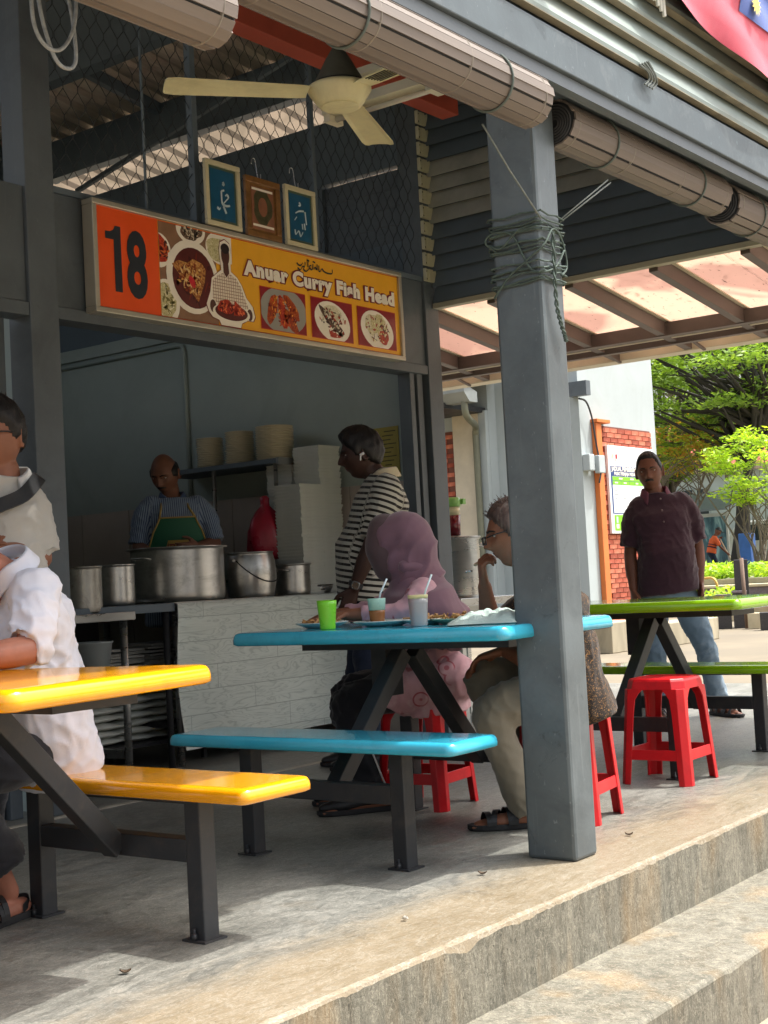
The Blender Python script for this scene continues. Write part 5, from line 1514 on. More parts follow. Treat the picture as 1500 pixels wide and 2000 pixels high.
# ------------------------------------------------------------------ plants and trees
def leaf_mat(name, cols):
    q = NT(name)
    oi = q.n('ShaderNodeObjectInfo'); g = q.n('ShaderNodeNewGeometry')
    c = q.ramp(g.outputs['Random Per Island'], [(i/(len(cols)-1), lin(x)) for i, x in enumerate(cols)])
    d = q.n('ShaderNodeBsdfDiffuse'); tr = q.n('ShaderNodeBsdfTranslucent'); gl = q.n('ShaderNodeBsdfGlossy'); gl.inputs['Roughness'].default_value = 0.45
    gl.inputs['Color'].default_value = (0.6, 0.65, 0.5, 1)
    q.l(c, d.inputs['Color']); q.l(q.mix(1.0, c, (1.5, 1.6, 0.5), 'MULTIPLY'), tr.inputs['Color'])
    m1 = q.n('ShaderNodeMixShader'); m1.inputs[0].default_value = 0.45; q.l(d.outputs[0], m1.inputs[1]); q.l(tr.outputs[0], m1.inputs[2])
    m2 = q.n('ShaderNodeMixShader'); m2.inputs[0].default_value = 0.06; q.l(m1.outputs[0], m2.inputs[1]); q.l(gl.outputs[0], m2.inputs[2])
    q.l(m2.outputs[0], q.t.nodes['Material Output'].inputs['Surface'])
    return q.m
L_dark = leaf_mat("dark_leaves", ["#56703a", "#6f8a41", "#889f4a", "#5f7a3c"])
L_mid = leaf_mat('mid_leaves', ['#63803a', '#7f983f', '#99ae49', '#6d893c'])
L_lime = leaf_mat('lime_leaves', ['#83a335', '#9fbd41', '#b6c84b', '#8fab3b'])
L_mix = leaf_mat('turning_leaves', ['#8aa83e', '#a2b846', '#c0a64e', '#c57c48', '#93a740'])
M_bark = pm('grey_bark', '#6b6255', 0.9, 0, 0.2, 6, 0.5, 30, stretch=(1, 1, 0.3))
M_barkd = pm('dark_bark', '#332f2b', 0.9, 0, 0.2, 6, 0.5, 30, stretch=(1, 1, 0.3))
def leaves(mb, r, c, rad, n, size, flat=0.55):
    """leaf-sized quads scattered through one flattened spray"""
    d = r.normal(0, 1, (n, 3)); d /= np.linalg.norm(d, axis=1)[:, None]
    p = np.array(c)+d*(r.uniform(0, 1, n)**0.45)[:, None]*np.array(rad)
    for i in range(n):
        a = r.uniform(0, 6.283); u = np.array((math.cos(a), math.sin(a), r.normal(0, flat*0.6)))
        v = np.cross(u, (r.normal(0, flat), r.normal(0, flat), 1)); v /= (np.linalg.norm(v)+1e-6)
        s = size*r.uniform(0.6, 1.3); q0 = p[i]
        mb.add([q0-u*s, q0+v*s*0.34-u*0.2*s, q0+u*s, q0-v*s*0.34-u*0.2*s], [(0, 1, 2, 3)])
def tree(name, label, base, crown, rad, nsp, nleaf, size, lmat, bmat, tr=0.16, stems=1, group=None, seed=1, spr=(0.75, 0.22), lean=0.0):
    r = np.random.default_rng(seed)
    t = thing(name, label, 'tree', base, 0, group)
    cr = np.array(crown)-np.array(base); wood = MB(); fol = MB()
    tips = []
    for s in range(stems):
        b0 = np.array((r.normal(0, 0.12*(stems > 1)), r.normal(0, 0.18*(stems > 1)), 0)); top = cr*np.array((1, 1, 0.75))+r.normal(0, 1, 3)*np.array(rad)*(0.45 if stems > 1 else 0.15)
        mid = b0*0.5+top*0.5+r.normal(0, 0.12, 3); mid[:2] = b0[:2]+(top[:2]-b0[:2])*0.3
        pts = bezier([tuple(b0-(0, 0, 0.1)), tuple(b0+(mid-b0)*0.5+r.normal(0, .04, 3)), tuple(mid), tuple(top)], 5)
        R0 = tr/(stems**0.5); wood.tube(pts, [R0*(1-0.72*k/(len(pts)-1)) for k in range(len(pts))], 7)
        tips.append((mid, top, R0*0.35))
    for k in range(nsp):
        d = r.normal(0, 1, 3); d /= np.linalg.norm(d); f = r.uniform(0.25, 1)**0.5
        c = cr+d*f*np.array(rad)
        m0, t0, rw = tips[k % len(tips)]
        st_p = m0+(t0-m0)*r.uniform(0.1, 1.0)
        h = st_p*0.45+c*0.55+np.array((0, 0, 0.12*abs(r.normal())))
        wood.tube(bezier([tuple(st_p), tuple(h), tuple(c)], 4), [max(0.006, rw*(0.8-0.085*j)) for j in range(9)], 5)
        a = np.array(rad).mean()
        sr = np.array((spr[0]*r.uniform(0.6, 1.2), spr[0]*r.uniform(0.6, 1.2), spr[1]*r.uniform(0.7, 1.3)))
        leaves(fol, r, c, sr, int(nleaf/nsp*r.uniform(0.5, 1.5)), size)
    obj('trunk', wood, bmat, t, fix=False)
    obj('crown', fol, lmat, t, fix=False)
    return t
G_T = 'trees behind the plaza'
tree('rain_tree', 'broad dark green tree with a thick black trunk behind the glass shelter', (38.0, 16.0, 0.6), (37.9, 15.9, 6.7), (3.6, 3.8, 2.0), 95, 13500, 0.115, L_dark, M_barkd, 0.30, 1, G_T, 2, (0.85, 0.22))
tree('rain_tree', 'layered mid green tree beside the white building edge', (43.0, 20.4, 0.6), (42.6, 20.4, 6.2), (3.2, 3.2, 2.4), 80, 12000, 0.12, L_mid, M_bark, 0.25, 1, G_T, 3, (0.95, 0.24))
tree('rain_tree', 'tall tree at the right edge behind the thin stemmed tree', (43.5, 16.2, 0.6), (42.6, 16.2, 7.3), (3.4, 3.0, 2.2), 80, 12000, 0.12, L_mid, M_bark, 0.3, 1, G_T, 4, (0.95, 0.24))
tree('ornamental_tree', 'small many-stemmed tree with bright lime sprays right of the sweeper', (34.4, 13.9, 0.55), (34.3, 13.75, 3.35), (1.25, 1.5, 1.0), 50, 3600, 0.085, L_lime, M_bark, 0.17, 9, G_T, 5, (0.55, 0.13))
tree('ornamental_tree', 'sparse small tree with yellow and orange leaves above the standing man', (39.0, 18.2, 0.6), (38.4, 17.5, 4.45), (1.9, 2.0, 0.9), 46, 3800, 0.09, L_mix, M_bark, 0.12, 3, G_T, 6, (0.6, 0.14))
tree('rain_tree', 'upper bright sprays of a tall tree over the red roof', (52.0, 22.0, 0.6), (51.0, 22.3, 9.4), (3.5, 5.0, 1.3), 60, 6500, 0.15, L_lime, M_bark, 0.25, 1, G_T, 7, (1.1, 0.22))
def bush(name, label, c, rad, n, size, mat, seed):
    r = np.random.default_rng(seed); mb = MB()
    t = thing(name, label, 'shrub', (c[0], c[1], c[2]-rad[2]))
    for k in range(14):
        d = r.normal(0, 1, 3); d /= np.linalg.norm(d); leaves(mb, r, np.array((0, 0, rad[2]))+d*np.array(rad)*0.6, np.array(rad)*0.5, n//14, size, 0.9)
    obj('leaves', mb, mat, t, fix=False)
    mb = MB()
    for k in range(5): mb.tube([(0.1*k-0.2, 0, 0), (0.16*k-0.32, 0.05*k-0.1, rad[2])], 0.012, 5)
    obj('stems', mb, M_bark, t)
bush('garden_shrub', 'bright lime shrub behind the standing man and the granite bollard', (22.6, 10.0, 0.30), (0.5, 0.65, 0.30), 900, 0.06, L_lime, 12)
r = np.random.default_rng(33); mb = MB()
for k in range(90):
    y = r.uniform(8.0, 14.6); leaves(mb, r, (29.0+r.uniform(0, 1.6), y, 0.62+r.uniform(0, .25)), (0.3, 0.3, 0.18), 70, 0.075, 0.9)
o = obj('hedge', mb, L_lime, fix=False); o['kind'] = 'stuff'; tag(o, 'low clipped green hedge planted above the granite planter wall', 'hedge')

# ------------------------------------------------------------------ far buildings and street bits
M_rroof = pm('red_roof', '#a8483c', 0.7, 0, 0.1, 2)
rh = thing('red_building', 'red roofed building showing through the trees', 'building', (58, 26, 0))
mb = MB(); mb.box(58, 18, 0, 66, 30, 5.2); obj('wall', mb, pm('salmon_wall', '#bd6656', 0.8, 0, 0.06, 1), rh, world=True)
mb = MB(); mb.rings([[(57.2, y, 5.2), (61.5, y, 7.7), (66, y, 5.2)] for y in (17.4, 30.4)]); obj('roof', mb, M_rroof, rh, world=True)
for k in range(16):
    mb = MB(); mb.box(57.9, 18.4+0.72*k, 3.3, 57.99, 18.6+0.72*k, 5.1); obj('red_slat', mb, M_rroof, rh, world=True)
wh = thing('white_building', 'long white building with dark windows behind the trees', 'building', (51, 22, 0.6))
mb = MB(); mb.box(51.5, 15, 0.6, 56, 27, 4.55); obj('wall', mb, M_white, wh, world=True)
mb = MB(); mb.box(51.2, 14.8, 4.55, 56.2, 27.2, 4.75); obj('roof_slab', mb, pm('pale_tile', '#bda49a', 0.8), wh, world=True)
for k, y in enumerate((24.2, 23.55, 22.9, 19.2, 18.2)):
    mb = MB(); mb.box(51.42, y-0.26, 2.9, 51.49, y+0.26, 4.0); w = obj('window', mb, M_white, wh, world=True)
    mb = MB(); mb.box(51.40, y-0.22, 2.95, 51.418, y+0.22, 3.95); obj('pane', mb, pm('dark_glass', '#3a4145', 0.15, 0, 0.1, 2), w, world=True)
gs = thing('glass_shelter', 'steel framed glass shelter with a slate roof behind the sweeper', 'shelter', (41.4, 18.0, 0.6))
q = NT('shelter_glass'); v = q.coord(scale=(1, 1.4, 0.35)); q.l(q.ramp(q.noise(v, 2.2, 4, 0.6, 1.5), [(0.35, lin('#3e5a66')), (0.55, lin('#62858f')), (0.7, lin('#9fc0c2'))]), q.b.inputs['Base Color']); q.set(Roughness=0.12, Specular_IOR_Level=0.6)
M_gl = q.m
for k in range(3):
    mb = MB(); mb.box(41.40, 17.72+0.86*k, 0.75, 41.43, 18.53+0.86*k, 2.45); obj('glass_pane', mb, M_gl, gs, world=True)
for y in (17.68, 18.56, 19.42, 20.28):
    mb = MB(); mb.box(41.36, y-0.03, 0.6, 41.45, y+0.03, 2.5); obj('post', mb, M_grey, gs, world=True)
mb = MB(); mb.box(41.34, 17.6, 2.46, 41.48, 20.4, 2.56); obj('lintel', mb, M_grey, gs, world=True)
mb = MB(); mb.bar((41.2, 19.0, 2.66), (43.4, 19.0, 3.3), 2.9, 0.05, (0, 0, 1)); obj('roof', mb, pm('slate_roof', '#77828a', 0.6, 0, 0.1, 3), gs, world=True)
mb = MB(); mb.box(41.2, 17.6, 0.6, 41.9, 20.4, 0.72); obj('kerb', mb, M_stone, gs, world=True)
single('blue_bin', 'blue plastic bin behind the many-stemmed tree', 'bin', (36.5, 14.95, 0.6, 36.9, 15.3, 1.75), pm('blue_plastic', '#2f5fa8', 0.4), 0.03)
cr = thing('parked_car', 'white van partly hidden behind the thin tree stems', 'van', (46.0, 18.0, 0.6))
mb = MB(); mb.rings([[(x, y, z) for y, z in ((-2.0, 0.35), (2.1, 0.35), (2.15, 0.9), (1.5, 1.05), (0.9, 1.75), (-1.9, 1.8), (-2.05, 1.0))] for x in (-0.85, 0.85)]); obj('body', mb, pm('white_car_paint', '#d9dcdc', 0.25, 0, 0.03, 3), cr, bevel=0.06)
mb = MB(); mb.box(-0.862, -1.7, 1.08, -0.851, 0.95, 1.62); obj('window', mb, MATS['dark_glass'], cr)
for y in (-1.3, 1.35):
    mb = MB(); mb.lathe([(0.02, -0.9), (0.33, -0.9), (0.33, -0.68), (0.02, -0.68)], (0, y, 0.33), 20, 'x'); obj('wheel', mb, M_black, cr)
# ------------------------------------------------------------------ people
def V(p): return np.array(p, float)
def nrm(v): v = V(v); return v/(np.linalg.norm(v)+1e-9)
def resample(pts, rad, n=5):
    P = [V(p) for p in pts]
    P = [2*P[0]-P[1]]+P+[2*P[-1]-P[-2]]; Q = [rad[0]]+list(rad)+[rad[-1]]
    op, orr = [], []
    for i in range(1, len(P)-2):
        for k in range(n):
            t = k/n; a, b, c, d = P[i-1], P[i], P[i+1], P[i+2]
            op.append(0.5*(2*b+(c-a)*t*0.7+(2*a-5*b+4*c-d)*t*t*0.7+(3*b-a-3*c+d)*t**3*0.7) if False else b+(c-b)*t)
            orr.append(Q[i]+(Q[i+1]-Q[i])*(t*t*(3-2*t)))
    op.append(P[-2]); orr.append(Q[-2])
    op = np.array(op)
    for _ in range(2):
        op[1:-1] = 0.25*op[:-2]+0.5*op[1:-1]+0.25*op[2:]
    return op, np.array(orr)
def limb(mb, pts, rad, seg=14, flat=None, round0=True, round1=True):
    """tapered limb with rounded ends; flat=(axis, factor) squashes the section along an axis"""
    p, r = resample(pts, rad)
    p = list(p); r = list(r)
    d0 = nrm(p[0]-p[1]); d1 = nrm(p[-1]-p[-2]); a, ra, b, rb_ = p[0], r[0], p[-1], r[-1]
    if round0:
        for k in (0.45, 0.8, 0.97): p.insert(0, a+d0*ra*k); r.insert(0, ra*math.sqrt(max(0.01, 1-k*k)))
    if round1:
        for k in (0.45, 0.8, 0.97): p.append(b+d1*rb_*k); r.append(rb_*math.sqrt(max(0.01, 1-k*k)))
    t0 = nrm(p[1]-p[0]); ref = V((0, 0, 1)) if abs(t0[2]) < 0.9 else V((1, 0, 0)); s = nrm(np.cross(t0, ref)); rs = []
    for i in range(len(p)):
        t = nrm(p[min(i+1, len(p)-1)]-p[max(i-1, 0)]); s = nrm(s-t*s.dot(t)); u = np.cross(t, s)
        ring = []
        for k in range(seg):
            an = 2*math.pi*k/seg; o = (s*math.cos(an)+u*math.sin(an))*r[i]
            if flat is not None:
                ax = V(flat[0]); o = o-ax*o.dot(ax)*(1-flat[1])
            ring.append(p[i]+o)
        rs.append(ring)
    mb.rings(rs)
def trunk(mb, rings, s, f, seg=28, ex=2.3):
    """rings: (centre, half width, half depth[, forward shift])"""
    s, f = V(s), V(f); out = []
    for rg in rings:
        c, hw, hd = V(rg[0]), rg[1], rg[2]; ring = []
        sh = rg[3] if len(rg) > 3 else 0
        for k in range(seg):
            a = 2*math.pi*k/seg; ca, sa = math.cos(a), math.sin(a)
            ring.append(c+f*sh+s*hw*math.copysign(abs(ca)**(2/ex), ca)+f*hd*math.copysign(abs(sa)**(2/ex), sa))
        out.append(ring)
    mb.rings(out)
def remesh(mb, voxel, it=4, name='body'):
    me = mb.mesh('tmp'); fixnormals(me)
    o = bpy.data.objects.new('tmp', me); COL.objects.link(o)
    m_ = o.modifiers.new('r', 'REMESH'); m_.mode = 'VOXEL'; m_.voxel_size = voxel; m_.use_smooth_shade = True
    if it:
        m2 = o.modifiers.new('s', 'SMOOTH'); m2.factor = 0.5; m2.iterations = it
    dg = bpy.context.evaluated_depsgraph_get()
    out = bpy.data.meshes.new_from_object(o.evaluated_get(dg))
    bpy.data.objects.remove(o); bpy.data.meshes.remove(me)
    out.name = name
    out.polygons.foreach_set('use_smooth', np.ones(len(out.polygons), bool))
    return out
def coords(me):
    a = np.empty(len(me.vertices)*3, np.float32); me.vertices.foreach_get('co', a); return a.reshape(-1, 3).astype(float)
def normals(me):
    a = np.empty(len(me.vertices)*3, np.float32); me.vertices.foreach_get('normal', a); return a.reshape(-1, 3).astype(float)
def setco(me, a):
    me.vertices.foreach_set('co', a.astype(np.float32).ravel()); me.update()
def wrinkle(me, amp, freq, seed, bias=(1, 1, 1), centres=None):
    """cloth folds: domain-warped ridges along the vertex normal, strongest near the given joints"""
    r = np.random.default_rng(seed); P = coords(me); N = normals(me); d = np.zeros(len(P)); b = V(bias)
    for k in range(5):
        a = nrm(r.normal(0, 1, 3)*b); c = nrm(r.normal(0, 1, 3)); g = nrm(r.normal(0, 1, 3)); fr = freq*r.uniform(0.6, 1.7)
        ph = P@a*fr+1.6*np.sin(P@c*fr*0.45+r.uniform(0, 6))+0.8*np.sin(P@g*fr*0.9+r.uniform(0, 6))
        d += (1-np.abs(np.sin(ph*0.5)))**1.6*(0.35+0.65*(0.5+0.5*np.sin(P@g*fr*0.33+r.uniform(0, 6))))-0.35
    w = np.full(len(P), 0.45)
    if centres:
        for c, rad, k in centres:
            w += k*np.exp(-((P-V(c))**2).sum(1)/rad**2)
    setco(me, P+N*(amp*d*w/2.2)[:, None])
def add_sv(me, segs, side):
    """per-vertex vector (across, along, part) measured on the nearest bone, for woven stripes"""
    P = coords(me); best = np.full(len(P), 1e9); out = np.zeros((len(P), 3))
    for k, (a, b, wgt, t0, sd) in enumerate(segs):
        a, b = V(a), V(b); d = b-a; L = np.linalg.norm(d); d = d/L; rel = P-a; t = np.clip(rel@d, -0.06, L+0.06)
        dist = np.linalg.norm(rel-np.outer(t, d), axis=1)/wgt
        s = nrm(V(sd)-d*V(sd).dot(d)); ms = dist < best; s3 = np.cross(d, s)
        ac = rel@s if k == 0 else np.arctan2(rel@s, rel@s3)*0.062
        best[ms] = dist[ms]; out[ms, 0] = ac[ms]; out[ms, 1] = ((rel@d)+t0)[ms]; out[ms, 2] = k
    at = me.attributes.new('weave', 'FLOAT_VECTOR', 'POINT'); at.data.foreach_set('vector', out.astype(np.float32).ravel())

def head_dirs(nt=30, nph=40):
    rows = []
    for i in range(nt+1):
        t = math.pi*(i+(0.25 if i == 0 else 0)-(0.25 if i == nt else 0))/nt
        rows.append([(math.sin(t)*math.cos(2*math.pi*k/nph), math.sin(t)*math.sin(2*math.pi*k/nph), -math.cos(t)) for k in range(nph)])
    return rows
def gauss(x, m_, s): return np.exp(-((x-m_)/s)**2)
def head_shape(D, k=None):
    """unit directions -> points of a head, face towards +y, about 0.24 m tall"""
    k = k or {}
    D = np.asarray(D, float); wd = k.get('w', 1.0); jaw = k.get('jaw', 1.0)
    x, y, z = D[:, 0]*0.076*wd, D[:, 1]*0.097, D[:, 2]*0.120
    t = np.clip(-z/0.12, 0, 1); up_ = np.clip(z/0.12, 0, 1)
    x = x*(1-0.26*t**1.5/jaw)*(1-0.04*up_**2)
    y = np.where(y < 0, y*(1-0.34*t**1.1), y*(1-0.10*t))
    y = np.where(y > 0, y*(1-0.10*gauss(D[:, 0], 0, 0.9)*0), y)
    fr = np.clip((D[:, 1]-0.15)/0.3, 0, 1)
    n1 = gauss(x, 0, 0.011+0.004*np.clip(-z/0.04, 0, 1)); zz = np.clip((0.022-z)/0.058, 0, 1)
    nose = k.get('nose', 1.0)*0.027*n1*np.where(z > -0.036, zz**0.9, gauss(z, -0.036, 0.007))*(z < 0.022)
    y = y+fr*(nose+0.009*nose/0.027*0+0.008*(gauss(x, 0.013, 0.008)+gauss(x, -0.013, 0.008))*gauss(z, -0.034, 0.009)
              - 0.012*(gauss(x, 0.031, 0.017)+gauss(x, -0.031, 0.017))*gauss(z, 0.004, 0.012)
              + 0.0065*(gauss(x, 0.030, 0.024)+gauss(x, -0.030, 0.024))*gauss(z, 0.025, 0.009)
              + 0.005*(gauss(x, 0.046, 0.018)+gauss(x, -0.046, 0.018))*gauss(z, -0.022, 0.02)
              + 0.0075*gauss(x, 0, 0.022)*gauss(z, -0.057, 0.007)+0.0065*gauss(x, 0, 0.019)*gauss(z, -0.0715, 0.007)
              - 0.004*gauss(x, 0, 0.024)*gauss(z, -0.0645, 0.003)+0.010*gauss(x, 0, 0.022)*gauss(z, -0.104, 0.016)
              - 0.003*gauss(x, 0, 0.03)*gauss(z, -0.085, 0.008))
    return np.stack([x, y, z], 1)
def frame(face, upv=(0, 0, 1)):
    f = nrm(face); u = V(upv); u = nrm(u-f*u.dot(f)); rgt = np.cross(f, u)
    return np.stack([rgt, f, u], 1)     # columns: right, forward, up
def hand(mb, wrist, d, palm_n, curl=0.5, sc=1.0, thumb=1, spread=0.05):
    """palm, four jointed fingers and a thumb; palm_n points out of the palm, thumb=+1/-1 picks the side"""
    d = nrm(d); n = V(palm_n); n = nrm(n-d*n.dot(d)); s = np.cross(d, n)*thumb; w = V(wrist)
    rs = []
    for t, hw, ht in ((-0.02, 0.026, 0.020), (0.01, 0.030, 0.019), (0.045, 0.038, 0.0165), (0.08, 0.041, 0.014), (0.094, 0.036, 0.010)):
        rs.append([w+d*t*sc+s*math.cos(a)*hw*sc+n*math.sin(a)*ht*sc for a in np.linspace(0, 2*math.pi, 15)[:-1]])
    mb.rings(rs)
    for k, (o, L) in enumerate(((0.029, 0.072), (0.010, 0.080), (-0.010, 0.075), (-0.028, 0.058))):
        b = w+d*0.082*sc+s*o*sc; dd = nrm(d+s*(o*spread/0.03)); pts = [b-dd*0.02*sc, b]; c = 0.0
        for j, fr in enumerate((0.45, 0.32, 0.23)):
            c += curl*(0.75 if j == 0 else 0.9); dr = dd*math.cos(c)+n*math.sin(c)
            pts.append(pts[-1]+dr*L*fr*sc)
        limb(mb, pts, [0.0095*sc, 0.0095*sc, 0.0088*sc, 0.008*sc, 0.007*sc], 8)
    b = w+d*0.018*sc+s*0.026*sc; t1 = nrm(d*0.72+s*0.62+n*0.25); t2 = nrm(d*0.88+s*0.15+n*(0.3+0.4*curl))
    limb(mb, [b-t1*0.012*sc, b+t1*0.03*sc, b+t1*0.055*sc, b+t1*0.055*sc+t2*0.030*sc], [0.013*sc, 0.0125*sc, 0.0105*sc, 0.0085*sc], 8)

def skin_mat(name, c, spec=0.35):
    return pm('skin_'+name, c, 0.5, 0, 0.10, 14, 0.06, 220, spec=spec, stain=None)
def cloth_mat(name, c, rough=0.85, var=0.07, bump=0.25, bs=420, sheen=0.25, **k):
    return pm('cloth_'+name, c, rough, 0, var, 5, bump, bs, spec=0.25, sheen=sheen, **k)
M_hairk = pm('black_hair', '#191615', 0.5, 0, 0.3, 30, 0.6, 180, stretch=(2, 2, 0.3), spec=0.4)
M_hairg = pm('greying_brown_hair', '#4c3a33', 0.5, 0, 0.35, 40, 0.6, 160, stretch=(2, 2, 0.3), stain='#8a7f78', stain_amt=0.6, stain_scale=14)
M_white_eye = pm('eye_white', '#d8d2c8', 0.25, 0, 0.02, 5); M_iris = pm('eye_dark', '#1c120d', 0.15, 0, 0.05, 5)
M_lip = pm('lip_brown', '#6a3a33', 0.45, 0, 0.08, 9); M_brow = pm('brow_hair', '#1d1815', 0.7, 0, 0.2, 30)
M_lens = pm('dark_glasses_frame', '#23262a', 0.3, 0.2, 0.05, 5); M_shoe = pm('black_leather', '#1b1b1d', 0.42, 0, 0.12, 9, 0.15, 60); M_sole = pm('rubber_sole', '#232325', 0.7, 0, 0.1, 9)

def face_parts(t, hc, F, sc, skin, o):
    """eyes, brows, lips, hair and glasses as children placed in the head frame"""
    hk = o.get('headk', {})
    W = lambda p: V(hc)+F@(V(p)*sc)
    def surf(x, z, lift=0.0):
        d = V((x/0.076, 0, z/0.12)); d[1] = math.sqrt(max(0.02, 1-d[0]**2-d[2]**2))
        p = head_shape(d[None, :], hk)[0]; p[1] += lift; return p
    def patch(name, outline, lift, mat, thick=0.002):
        mb = MB(); n = len(outline); c = np.mean(outline, 0)
        top = [W(surf(x, z, lift)) for x, z in outline]; bot = [W(surf(x, z, lift-thick*2)) for x, z in outline]
        mid = W(surf(c[0], c[1], lift+thick*0.6))
        mb.add(top+bot+[mid], [(i, (i+1) % n, 2*n) for i in range(n)]+[(i, n+i, n+(i+1) % n, (i+1) % n) for i in range(n)])
        mb.sm = [True]*len(mb.sm)
        return obj(name, mb, mat, t, world=True)
    if o.get('face', True):
        for s in (-1, 1):
            ex, ez = s*0.031, 0.004; sq = o.get('squint', 0.6)
            mb = MB(); c = surf(ex, ez); c[1] -= 0.0035
            N_, K_ = 12, 8; rs = []
            for i in range(K_+1):
                a = math.pi*(i+0.03*(i == 0)-0.03*(i == K_))/K_
                rs.append([W((c[0]+0.0145*math.sin(a)*math.cos(2*math.pi*k/N_), c[1]+0.008*math.sin(a)*math.sin(2*math.pi*k/N_)+0.0, c[2]-0.0085*sq*math.cos(a))) for k in range(N_)])
            mb.smooth = True; mb.rings(rs); mb.smooth = False
            e = obj('eye', mb, M_white_eye, t, world=True)
            mb = MB(); gx = o.get('gaze', 0.0)
            rs = []
            for i in range(5):
                a = math.pi*(i+0.05*(i == 0)-0.05*(i == 4))/4
                rs.append([W((c[0]+gx*0.005+0.0062*math.sin(a)*math.cos(2*math.pi*k/8), c[1]+0.0045+0.0045*math.sin(a)*math.sin(2*math.pi*k/8), c[2]-0.0068*min(1, sq*1.15)*math.cos(a))) for k in range(8)])
            mb.smooth = True; mb.rings(rs); mb.smooth = False
            obj('iris', mb, M_iris, e, world=True)
            patch('eyebrow', [(s*0.013, 0.021), (s*0.028, 0.027), (s*0.044, 0.024), (s*0.05, 0.018), (s*0.044, 0.0195), (s*0.028, 0.0215), (s*0.013, 0.0155)], 0.0018, M_brow)
            patch('eyelid', [(s*0.014, 0.004), (s*0.022, 0.0115), (s*0.033, 0.0135), (s*0.044, 0.0105), (s*0.048, 0.004), (s*0.042, 0.0065), (s*0.031, 0.0085), (s*0.021, 0.0065)], 0.0045, skin)
        patch('lips', [(-0.024, -0.064), (-0.012, -0.057), (0, -0.0585), (0.012, -0.057), (0.024, -0.064), (0.012, -0.0735), (0, -0.075), (-0.012, -0.0735)], 0.0012, M_lip)
        if o.get('moustache'):
            patch('moustache', [(-0.031, -0.060), (-0.024, -0.049), (-0.008, -0.0435), (0.008, -0.0435), (0.024, -0.049), (0.031, -0.060), (0.018, -0.0585), (0, -0.0555), (-0.018, -0.0585)], 0.0032, M_brow, 0.003)
    if o.get('hair'):
        st = o['hair']; mat = o.get('hairmat', M_hairk); rows = head_dirs(36, 48); th = o.get('hairlen', 0.014)
        mb = MB(); mb.smooth = True; rs = []; rr = np.random.default_rng(o.get('seed', 1))
        ph = rr.uniform(0, 6.28, 6)
        for row in rows:
            D = np.array(row); P = head_shape(D, hk); x, y, z = P[:, 0], P[:, 1], P[:, 2]
            az = np.arctan2(D[:, 0], D[:, 1])          # 0 at the face, +-pi at the nape
            aa = np.abs(az)
            if st == 'bald':     # a fringe round the sides and back only
                line = np.where(aa < 1.15, 9, np.interp(aa, [1.15, 1.5, 2.0, 3.15], [-0.005, -0.02, -0.05, -0.065])); top = np.interp(aa, [0.9, 1.5, 3.15], [0.03, 0.055, 0.06])
                m_ = np.clip((z-line)/0.012, 0, 1)*np.clip((top-z)/0.012, 0, 1)
            else:
                hl = o.get('hairline', 0.075)
                line = np.interp(aa, [0, 0.45, 0.75, 1.05, 1.25, 1.38, 1.6, 2.0, 3.15], [hl, hl-0.002, hl-0.022+o.get('temple', 0.0), 0.025, 0.0, -0.022, 0.012, -0.045, -0.07])
                m_ = np.clip((z-line)/0.010, 0, 1)
            tex = 1+0.10*np.sin(az*17+ph[0]+z*40)+0.09*np.sin(az*31+ph[1]-z*70)+0.08*np.sin(z*160+az*5+ph[2])
            extra = o.get('quiff', 0.0)*np.exp(-((z-0.09)/0.035)**2)*np.clip(D[:, 1]+0.3, 0, 1)
            off = -0.006+(m_**0.6)*(0.006+(th+extra)*tex*(0.55+0.45*np.clip((z+0.05)/0.12, 0, 1)))
            Pn = P*(1+off/np.linalg.norm(P, axis=1))[:, None]
            rs.append([W(p) for p in Pn])
        mb.rings(rs); mb.smooth = False
        h = obj('hair', mb, mat, t, world=True)
        if o.get('tufts'):
            tf = MB()
            for _ in range(o['tufts']):
                a = rr.uniform(-2.9, 2.9); e = rr.uniform(0.25, 1.35)
                d = V((math.cos(e)*math.sin(a), math.cos(e)*math.cos(a), math.sin(e)))
                p = head_shape(d[None, :], hk)[0]
                if abs(a) < 1.0 and p[2] < o.get('hairline', 0.075): continue
                if p[2] < 0.0: continue
                n_ = nrm(p+V((0, 0, 0.02))); tl = rr.uniform(0.012, 0.03); bend = V((rr.normal(0, .3), 0.35+rr.normal(0, .3), 0.2+rr.normal(0, .2)))
                tf.tube([W(p*1.04), W(p*1.04+n_*tl*0.6), W(p*1.04+n_*tl+bend*0.012)], [0.0028*sc, 0.002*sc, 0.0006], 4, cap=False)
            obj('hair_tufts', tf, mat, h, world=True)
    if o.get('glasses'):
        gz, gy, dz = o['glasses']; mb = MB()
        for s in (-1, 1):
            pts = [(s*0.012, gz+0.012), (s*0.05, gz+0.013), (s*0.054, gz), (s*0.05, gz-0.014), (s*0.016, gz-0.014), (s*0.011, gz), (s*0.012, gz+0.012)]
            mb.tube([W((x, gy-abs(x)*0.12, z)) for x, z in pts], 0.0022*sc, 6)
            mb.tube([W((s*0.053, gy-0.007, gz+0.008)), W((s*0.074, gy-0.045, gz+0.010+dz*0.4)), W((s*0.078, gy-0.105, gz+0.005+dz))], 0.0024*sc, 6)
        mb.tube([W((-0.012, gy, gz+0.006)), W((0, gy+0.003, gz+0.008)), W((0.012, gy, gz+0.006))], 0.002*sc, 6)
        g = obj('glasses', mb, M_lens, t, world=True)
        if o.get('tint'):
            mb = MB()
            for s in (-1, 1):
                mb.add([W((x, gy-abs(x)*0.12-0.001, z)) for x, z in ((s*0.012, gz+0.012), (s*0.05, gz+0.013), (s*0.053, gz), (s*0.05, gz-0.014), (s*0.016, gz-0.014))], [(0, 1, 2, 3, 4)])
            obj('lens', mb, o['tint'], g, world=True)

